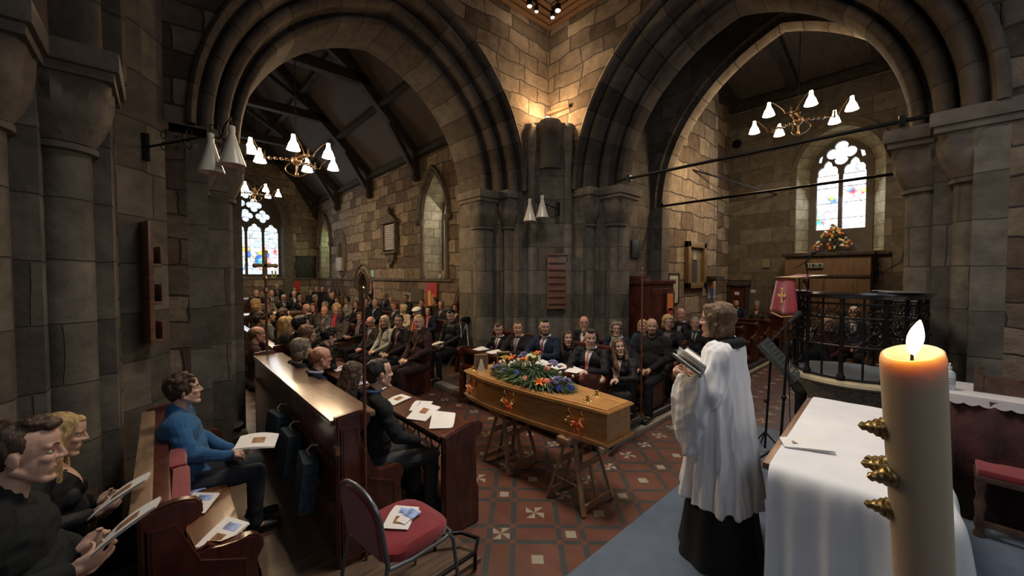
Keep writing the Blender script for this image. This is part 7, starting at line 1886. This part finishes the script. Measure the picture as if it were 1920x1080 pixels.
# wooden boards
HB = wood('board_oak', (.14, .06, .03), (.24, .11, .055), .5, axis=(1, 1, 6))
a = math.atan2(4.42-4.78, 5.5-5.02)
t = empty('hymn_board', 'slatted wooden hymn board on the centre pier below the cone lamps', 'hymn board', (5.20, 4.535, 0), a-PI/2+PI/2)
R_ = Matrix()
bm = B(); box(bm, -.17, .17, -.045, -.01, 1.42, 2.36, .01); fin('backboard', bm, HB, t)
for k in range(7):
    bm = B(); box(bm, -.15, .15, -.065, -.045, 1.50+k*.12, 1.525+k*.12, .004); fin('rail', bm, PEW, t)
bm = B(); box(bm, -.19, .19, -.07, -.005, 2.36, 2.40, .008); fin('cornice', bm, HB, t)
t = empty('notice_rack', 'narrow wooden rack fixed edge-on to the near left pier', 'rack', (-.10, 4.72, 0), .30)
bm = B(); box(bm, -.02, .015, -.17, .17, 1.42, 2.48, .008); fin('backboard', bm, HB, t)
for k in range(3):
    bm = B(); box(bm, .015, .07, -.17, .17, 1.42+.33*k, 1.45+.33*k, .004); box(bm, .06, .07, -.17, .17, 1.45+.33*k, 1.60+.33*k, .003); fin('shelf', bm, HB, t)
t = empty('notice_rack', 'tall dark wooden board seen edge-on left of the centre pier', 'rack', (4.86, 6.28, 0))
t.location = (at(900, 515, y=6.36).x, 6.40, 0)
bm = B(); box(bm, -.05, .02, -.0, .55, 1.45, 2.45, .01); fin('backboard', bm, HB, t)
# passage: small plaque, cupboard with poster
TPZ = lambda u, z, w: (u, 3.88+w, z)
p0, p1 = at(1184, 450, y=3.86), at(1198, 484, y=3.86)
wall_box('wall_plaque', 'small dark framed plaque on the pier left of the right-hand room', 'plaque', TPZ, p0.x, p1.x, p1.z, p0.z, -.04, -.005, SLATE)
cu = empty('cupboard', 'tall dark red wooden cupboard beside the centre pier', 'cupboard', (6.95, 3.62, .075))
bm = B(); box(bm, -.52, .36, -.22, .22, 0, 1.78, .012); fin('carcass', bm, PEW, cu)
bm = B(); box(bm, -.56, .40, -.25, .24, 1.78, 1.85, .015); box(bm, -.53, -.10, .0, .2, 1.85, 1.93, .02); fin('cornice', bm, PEW, cu)
for x0, x1 in ((-.49, -.10), (-.07, .33)):
    bm = B(); box(bm, x0, x1, -.245, -.22, .08, 1.70, .008); box(bm, x0+.05, x1-.05, -.252, -.245, .9, 1.6, .004); d_ = fin('door', bm, PEW, cu)
    bm = B(); ell(bm, (x1-.03 if x0 < -.3 else x0+.03, -.26, 1.0), .015, seg=8, rin=6); fin('knob', bm, BRASSD, d_)
TCU = lambda u, z, w: (6.95+u, 3.62-.265+w, z+.075)
poster(TCU, -.04, .29, .78, 1.62, 'orange and red figure poster on the cupboard door', [DKP, ((.1, .8, .6, .98), ORP), ((.2, .75, .3, .65), REP), ((.35, .85, .1, .5), YEP), ((.1, .9, -.12, -.04), LTP)])
# framed notice, little frame, portrait
def framed(T, u0, u1, z0, z1, fm, im, label, cat, fw=.03, dep=.05, inner=()):
    t = wall_box('portrait_painting' if cat != 'notice' else 'framed_notice', label, cat, T, u0+fw, u1-fw, z0+fw, z1-fw, -.02, -.005, im, 0)
    for a in ((u0, u1, z0, z0+fw), (u0, u1, z1-fw, z1), (u0, u0+fw, z0, z1), (u1-fw, u1, z0, z1)): wall_box('frame', None, None, T, *a, -dep, -.003, fm, .006, parent=t)
    for (a, b_, c, d), m in inner: wall_box('painted_patch', None, None, T, u0+(u1-u0)*a, u0+(u1-u0)*b_, z0+(z1-z0)*c, z0+(z1-z0)*d, -.026, -.02, m, 0, parent=t)
    return t
def rect(px0, py0, px1, py1, T='L'):
    if T == 'L': a, b_ = at(px0, (py0+py1)/2, y=3.86), at(px1, (py0+py1)/2, y=3.86); za = at(px0, py0, y=3.86).z; zb = at(px0, py1, y=3.86).z; return a.x, b_.x, zb, za
    a, b_ = at(px0, (py0+py1)/2, x=SX), at(px1, (py0+py1)/2, x=SX); za = at((px0+px1)/2, py0, x=SX).z; zb = at((px0+px1)/2, py1, x=SX).z; return b_.y, a.y, zb, za
framed(TL, *rect(1251, 512, 1271, 571), DKP, mat('notice_paper', (.52, .50, .36), .7), 'framed yellowed notice on the bright wall left of the portrait', 'notice', .03, .04, [((.2, .8, .12+.075*k, .135+.075*k), INK) for k in range(10)])
t = framed(TL, *rect(1245, 532, 1252, 566), DKP, mat('grey_print', (.2, .2, .2), .6), 'tiny dark framed card overlapping the edge of the framed notice', 'notice', .02, .07)
GILT = mat('gilt_frame', (.36, .24, .10), .4, .6, var=.3, scale=40, bump=.5)
framed(TL, *rect(1283, 452, 1317, 541), GILT, mat('portrait_ground', (.20, .17, .11), .5, var=.3), 'large gilt framed full length portrait on the lit left wall of the right-hand room', 'painting', .13, .10,
       [((.36, .64, .12, .62), mat('dark_robe', (.05, .035, .035), .6)), ((.42, .58, .6, .72), mat('pale_gown', (.45, .40, .36), .6)), ((.46, .54, .72, .80), skinmat(SK['fair']))])
u0, u1, z0, z1 = rect(1320, 518, 1342, 527); wall_box('wall_shelf', 'dark wooden bracket shelf beyond the portrait', 'shelf', TL, u0, u0+.55, z0, z1, -.28, -.0, OAKD)
u0, u1, z0, z1 = rect(1327, 528, 1338, 560); poster(TL, u0, u0+.45, z0, z1, 'narrow orange and blue figure poster below the bracket shelf', [LTP, ((.2, .8, .6, 1), ORP), ((.25, .75, 0, .6), mat('poster_blue', (.12, .14, .25), .6))])
# far wall: speaker, stones, door, notices, radiator
p = at(1381, 270, x=SX); t = empty('loudspeaker', 'small round dark loudspeaker high on the far wall of the right-hand room', 'speaker', p)
bm = B(); lathe(bm, [(.11, -.10), (.13, -.04), (.13, 0), (.05, 0), (.02, .01)], 20, M=Matrix.Rotation(-PI/2, 4, 'Y')); fin('housing', bm, BLK, t)
wall_box('memorial_stone', 'small pale stone plaque high right of the low brown door', 'plaque', TS, *rect(1430, 486, 1444, 502, 'S'), -.05, 0, STY)
u0, u1, z0, z1 = rect(1366, 516, 1410, 526, 'S'); wall_box('stone_lintel', 'long stone lintel set in the wall above the low brown door', 'lintel', TS, u0, u1, z0, z1, -.04, 0, STD)
u0, u1, z0, z1 = rect(1371, 536, 1400, 600, 'S')
dr = empty('door_1', None, None, (SX, (u0+u1)/2, 0)); dr['kind'] = 'structure'; hw = (u1-u0)/2
bm = B(); box(bm, -.06, 0, -hw, hw, 0, z1, .01); [box(bm, -.07, -.06, -hw+.03+k*hw*.48, -hw+.03+k*hw*.48+hw*.42, .1, z1-.1, .004) for k in range(4)]; fin('door_leaf', bm, PEW, dr)
bm = B(); box(bm, -.16, 0, -hw-.1, hw+.1, z1, z1+.10, .015); box(bm, -.12, 0, -hw-.06, -hw, 0, z1, .01); box(bm, -.12, 0, hw, hw+.06, 0, z1, .01); fin('door_frame', bm, OAKD, dr)
wall_box('paper_notice', 'white paper notice pinned to the low brown door', 'notice', TS, *rect(1379, 547, 1388, 553, 'S'), -.085, -.075, PAPER, 0)
wall_box('paper_notice', 'pale paper notice on the stone right of the low brown door', 'notice', TS, *rect(1408, 543, 1417, 549, 'S'), -.015, -.003, LTP, 0)
poster(TS, *rect(1448, 534, 1466, 566, 'S'), 'dark poster with an orange figure right of the grey haired woman', [DKP, ((.1, .6, .5, 1), ORP), ((.2, .5, .55, .8), DKP)])
t = empty('radiator', 'low dark radiator grille against the far wall', 'radiator', (SX-.14, (rect(1440, 590, 1478, 594, 'S')[0]+rect(1440, 590, 1478, 594, 'S')[1])/2, 0))
bm = B(); box(bm, -.05, .05, -.55, .55, .15, .2, .01); box(bm, -.05, .05, -.55, .55, .92, .97, .01)
for k in range(16): box(bm, -.04, .04, -.53+k*.069, -.49+k*.069, .2, .92, .006)
fin('radiator_body', bm, mat('radiator_paint', (.06, .05, .045), .5), t)
# timber lobby with doors under the bright window
y0, y1, z0, z1 = rect(1483, 477, 1638, 560, 'S')
lb = empty('door_lobby', 'brown timber lobby with panelled doors under the bright right-hand window', 'lobby', (SX-.35, (y0+y1)/2, 0)); hw = (y1-y0)/2; zt = z1-.06
LBW = wood('lobby_oak', (.10, .055, .030), (.17, .10, .055), .5, axis=(1, 6, 1))
bm = B(); box(bm, -.30, .33, -hw, hw, 0, zt, .01); fin('lobby_case', bm, LBW, lb)
bm = B(); box(bm, -.38, .33, -hw-.06, hw+.06, zt, zt+.08, .015); box(bm, -.34, -.30, -hw, hw, zt-.52, zt-.46, .01); fin('cornice', bm, OAKD, lb)
for s in (0, 1):
    a, b_ = (-hw+.22, -.02) if s == 0 else (.02, hw-.22); bm = B(); box(bm, -.325, -.30, a, b_, .02, zt-.55, .008); box(bm, -.34, -.325, a+.08, b_-.08, 1.15, zt-.65, .004); box(bm, -.34, -.325, a+.08, b_-.08, .15, 1.0, .004); d_ = fin('door', bm, LBW, lb)
    bm = B(); lathe(bm, [(.02, 0), (.012, .03), (.028, .05), (0, .06)], 10, M=Matrix.Translation((-.325, (b_-.05 if s == 0 else a+.05), 1.05)) @ Matrix.Rotation(-PI/2, 4, 'Y')); fin('knob', bm, BRASSD, d_)
# fire exit sign: white running figure panel and lettering
p = at(1527, 498, x=SX-.72); sg = empty('exit_sign', 'small white and dark fire exit sign above the lobby doors', 'sign', (p.x, p.y, p.z))
WSG = mat('sign_white', (.62, .64, .60), .5); DSG = mat('sign_dark_green', (.02, .05, .035), .5)
bm = B(); box(bm, 0, .012, -.16, .16, -.055, .055, .003); fin('sign_board', bm, WSG, sg)
bm = B(); box(bm, -.003, 0, -.145, .055, -.043, .043); box(bm, -.003, 0, .07, .145, -.043, .043); fin('sign_field', bm, DSG, sg)
for tx, z in (('FIRE', .012), ('EXIT', -.028)):
    cu_ = bpy.data.curves.new('t', 'FONT'); cu_.body = tx; cu_.size = .042; cu_.align_x = 'CENTER'; cu_.extrude = .001; o = bpy.data.objects.new('t', cu_); COL.objects.link(o); bpy.context.view_layer.update()
    me = bpy.data.meshes.new_from_object(o.evaluated_get(bpy.context.evaluated_depsgraph_get())); bpy.data.objects.remove(o)
    me.transform(Matrix.Translation((-.005, -.045, z)) @ Matrix(((0, 0, -1, 0), (-1, 0, 0, 0), (0, 1, 0, 0), (0, 0, 0, 1)))); link('lettering', me, WSG, sg)
bm = B(); ell(bm, (-.005, .115, .026), (.002, .008, .008), seg=8, rin=6); tube(bm, [(-.005, .112, .015), (-.005, .105, -.008)], .006, 6); tube(bm, [(-.005, .105, -.008), (-.005, .125, -.02), (-.005, .12, -.036)], .004, 6); tube(bm, [(-.005, .105, -.008), (-.005, .09, -.03)], .004, 6); tube(bm, [(-.005, .128, .004), (-.005, .111, .014), (-.005, .096, .0)], .0035, 6); fin('running_figure', bm, WSG, sg)
# autumn flowers on the ledge
p = at(1560, 450, x=SX-.02); fa = empty('flower_arrangement', 'pyramid of orange and cream flowers on the ledge below the bright window', 'flowers', (SX+.08, p.y, 2.62))
bm = B(); lathe(bm, [(.08, 0), (.10, .05), (.07, .09)], 14); fin('vase', bm, BRASSD, fa)
bm = B(); r_ = random.Random(9)
for i in range(420):
    a = r_.uniform(0, 2*PI); h = r_.random(); rr = .42*(1-h)**.8*math.sqrt(r_.random()); leaf(bm, Vector((rr*math.cos(a)*.5, rr*math.sin(a), .06+h*.62)), Vector((math.cos(a)*.6, math.sin(a), .5)), .10, .014, .3)
o = fin('foliage', bm, mat('autumn_foliage', (.14, .15, .07), .7, var=.4), fa, smooth=0); o['kind'] = 'stuff'
for i in range(46):
    a = r_.uniform(PI/2, 1.5*PI); h = r_.random()**1.3; rr = .42*(1-h)**.8; c = (rr*math.cos(a)*.6, rr*math.sin(a)*1.0, .08+h*.62)
    bloom('rose' if i % 3 else 'bud', ('orange', 'cream', 'coral', 'cream', 'yellow')[i % 5], c, r_.uniform(.035, .055), fa, r_)
t = empty('power_cable', 'thin black cable looping down the wall from the right-hand ledge', 'cable', (SX, 0, 0))
bm = B(); q = [at(px, py, x=SX-.03)-Vector((SX, 0, 0)) for px, py in ((1610, 470), (1625, 500), (1655, 510), (1690, 490), (1702, 440))]; tube(bm, q, .006, 6); fin('cable_run', bm, BLK, t)
# candlesticks under the big window, altar beneath
t = empty('high_altar', 'altar with a pale cloth far below the big stained glass window', 'altar', (2.75, 21.2, 0))
bm = B(); box(bm, -1.3, 1.3, -.4, .4, 0, .95, .01); fin('altar_body', bm, PEW, t)
bm = B(); box(bm, -1.35, 1.35, -.43, .43, .95, 1.0, .01); fin('altar_top', bm, WHT, t)
for k, px in enumerate((511, 517)):
    q = at(px, 530, y=21.9); bm = B(); lathe(bm, [(.05, 0), (.03, .02), (.02, .04), (.035, .06), (.035, .34), (.0, .35)], 12, (q.x, 21.93, 1.93))
    tag(fin('candle', bm, mat('cream_candle', (.6, .5, .2), .5)), ['left of two cream candles on the ledge under the big window', 'right of two cream candles on the ledge under the big window'][k], 'candle', group='candles on the far ledge')
q = at(552, 541, y=21.9); wall_box('picture', 'red and yellow picture on the far wall below the dark plaque', 'picture', TE, at(545, 541, y=21.9).x, at(563, 541, y=21.9).x, 1.25, 1.75, -.05, -.02, REP)
# canopied niche on the side wall near the far corner
t = empty('stone_canopy', 'carved gabled stone canopy on the side wall near the far corner', 'stone canopy', (NX, 18.9, 0))
bm = B()
for e in (-.55, 0, .55):
    prism(bm, [(e-.26, 1.15), (e, 1.75), (e+.26, 1.15), (e+.2, 1.15), (e, 1.6), (e-.2, 1.15)], 'x', -.16, 0)
    box(bm, -.14, 0, e-.3, e-.24, .3, 1.35, .01); lathe(bm, [(.05, 1.7), (.02, 1.8), (.05, 1.86), (0, 1.95)], 8, (-.08, e, 0))
box(bm, -.14, 0, .8, .86, .3, 1.35, .01); fin('canopy', bm, STD, t)
# black cable loop on the floor by the foreground chair
t = empty('floor_bar', 'black tubular kneeler frame on the floor between the red chair and the desk end', 'kneeler', (1.52, 2.32, 0))
bm = B(); tube(bm, [(-.35, .10, .14), (-.1, .06, .14), (.06, -.04, .14), (.12, -.16, .13), (.02, -.26, .13), (-.3, -.28, .13)], .014, 8); [tube(bm, [p_, (p_[0], p_[1], .015)], .012, 8) for p_ in ((-.1, .06, .14), (.02, -.26, .13))]; fin('frame', bm, BLK, t)
bpy.data.scenes.remove(TS_)
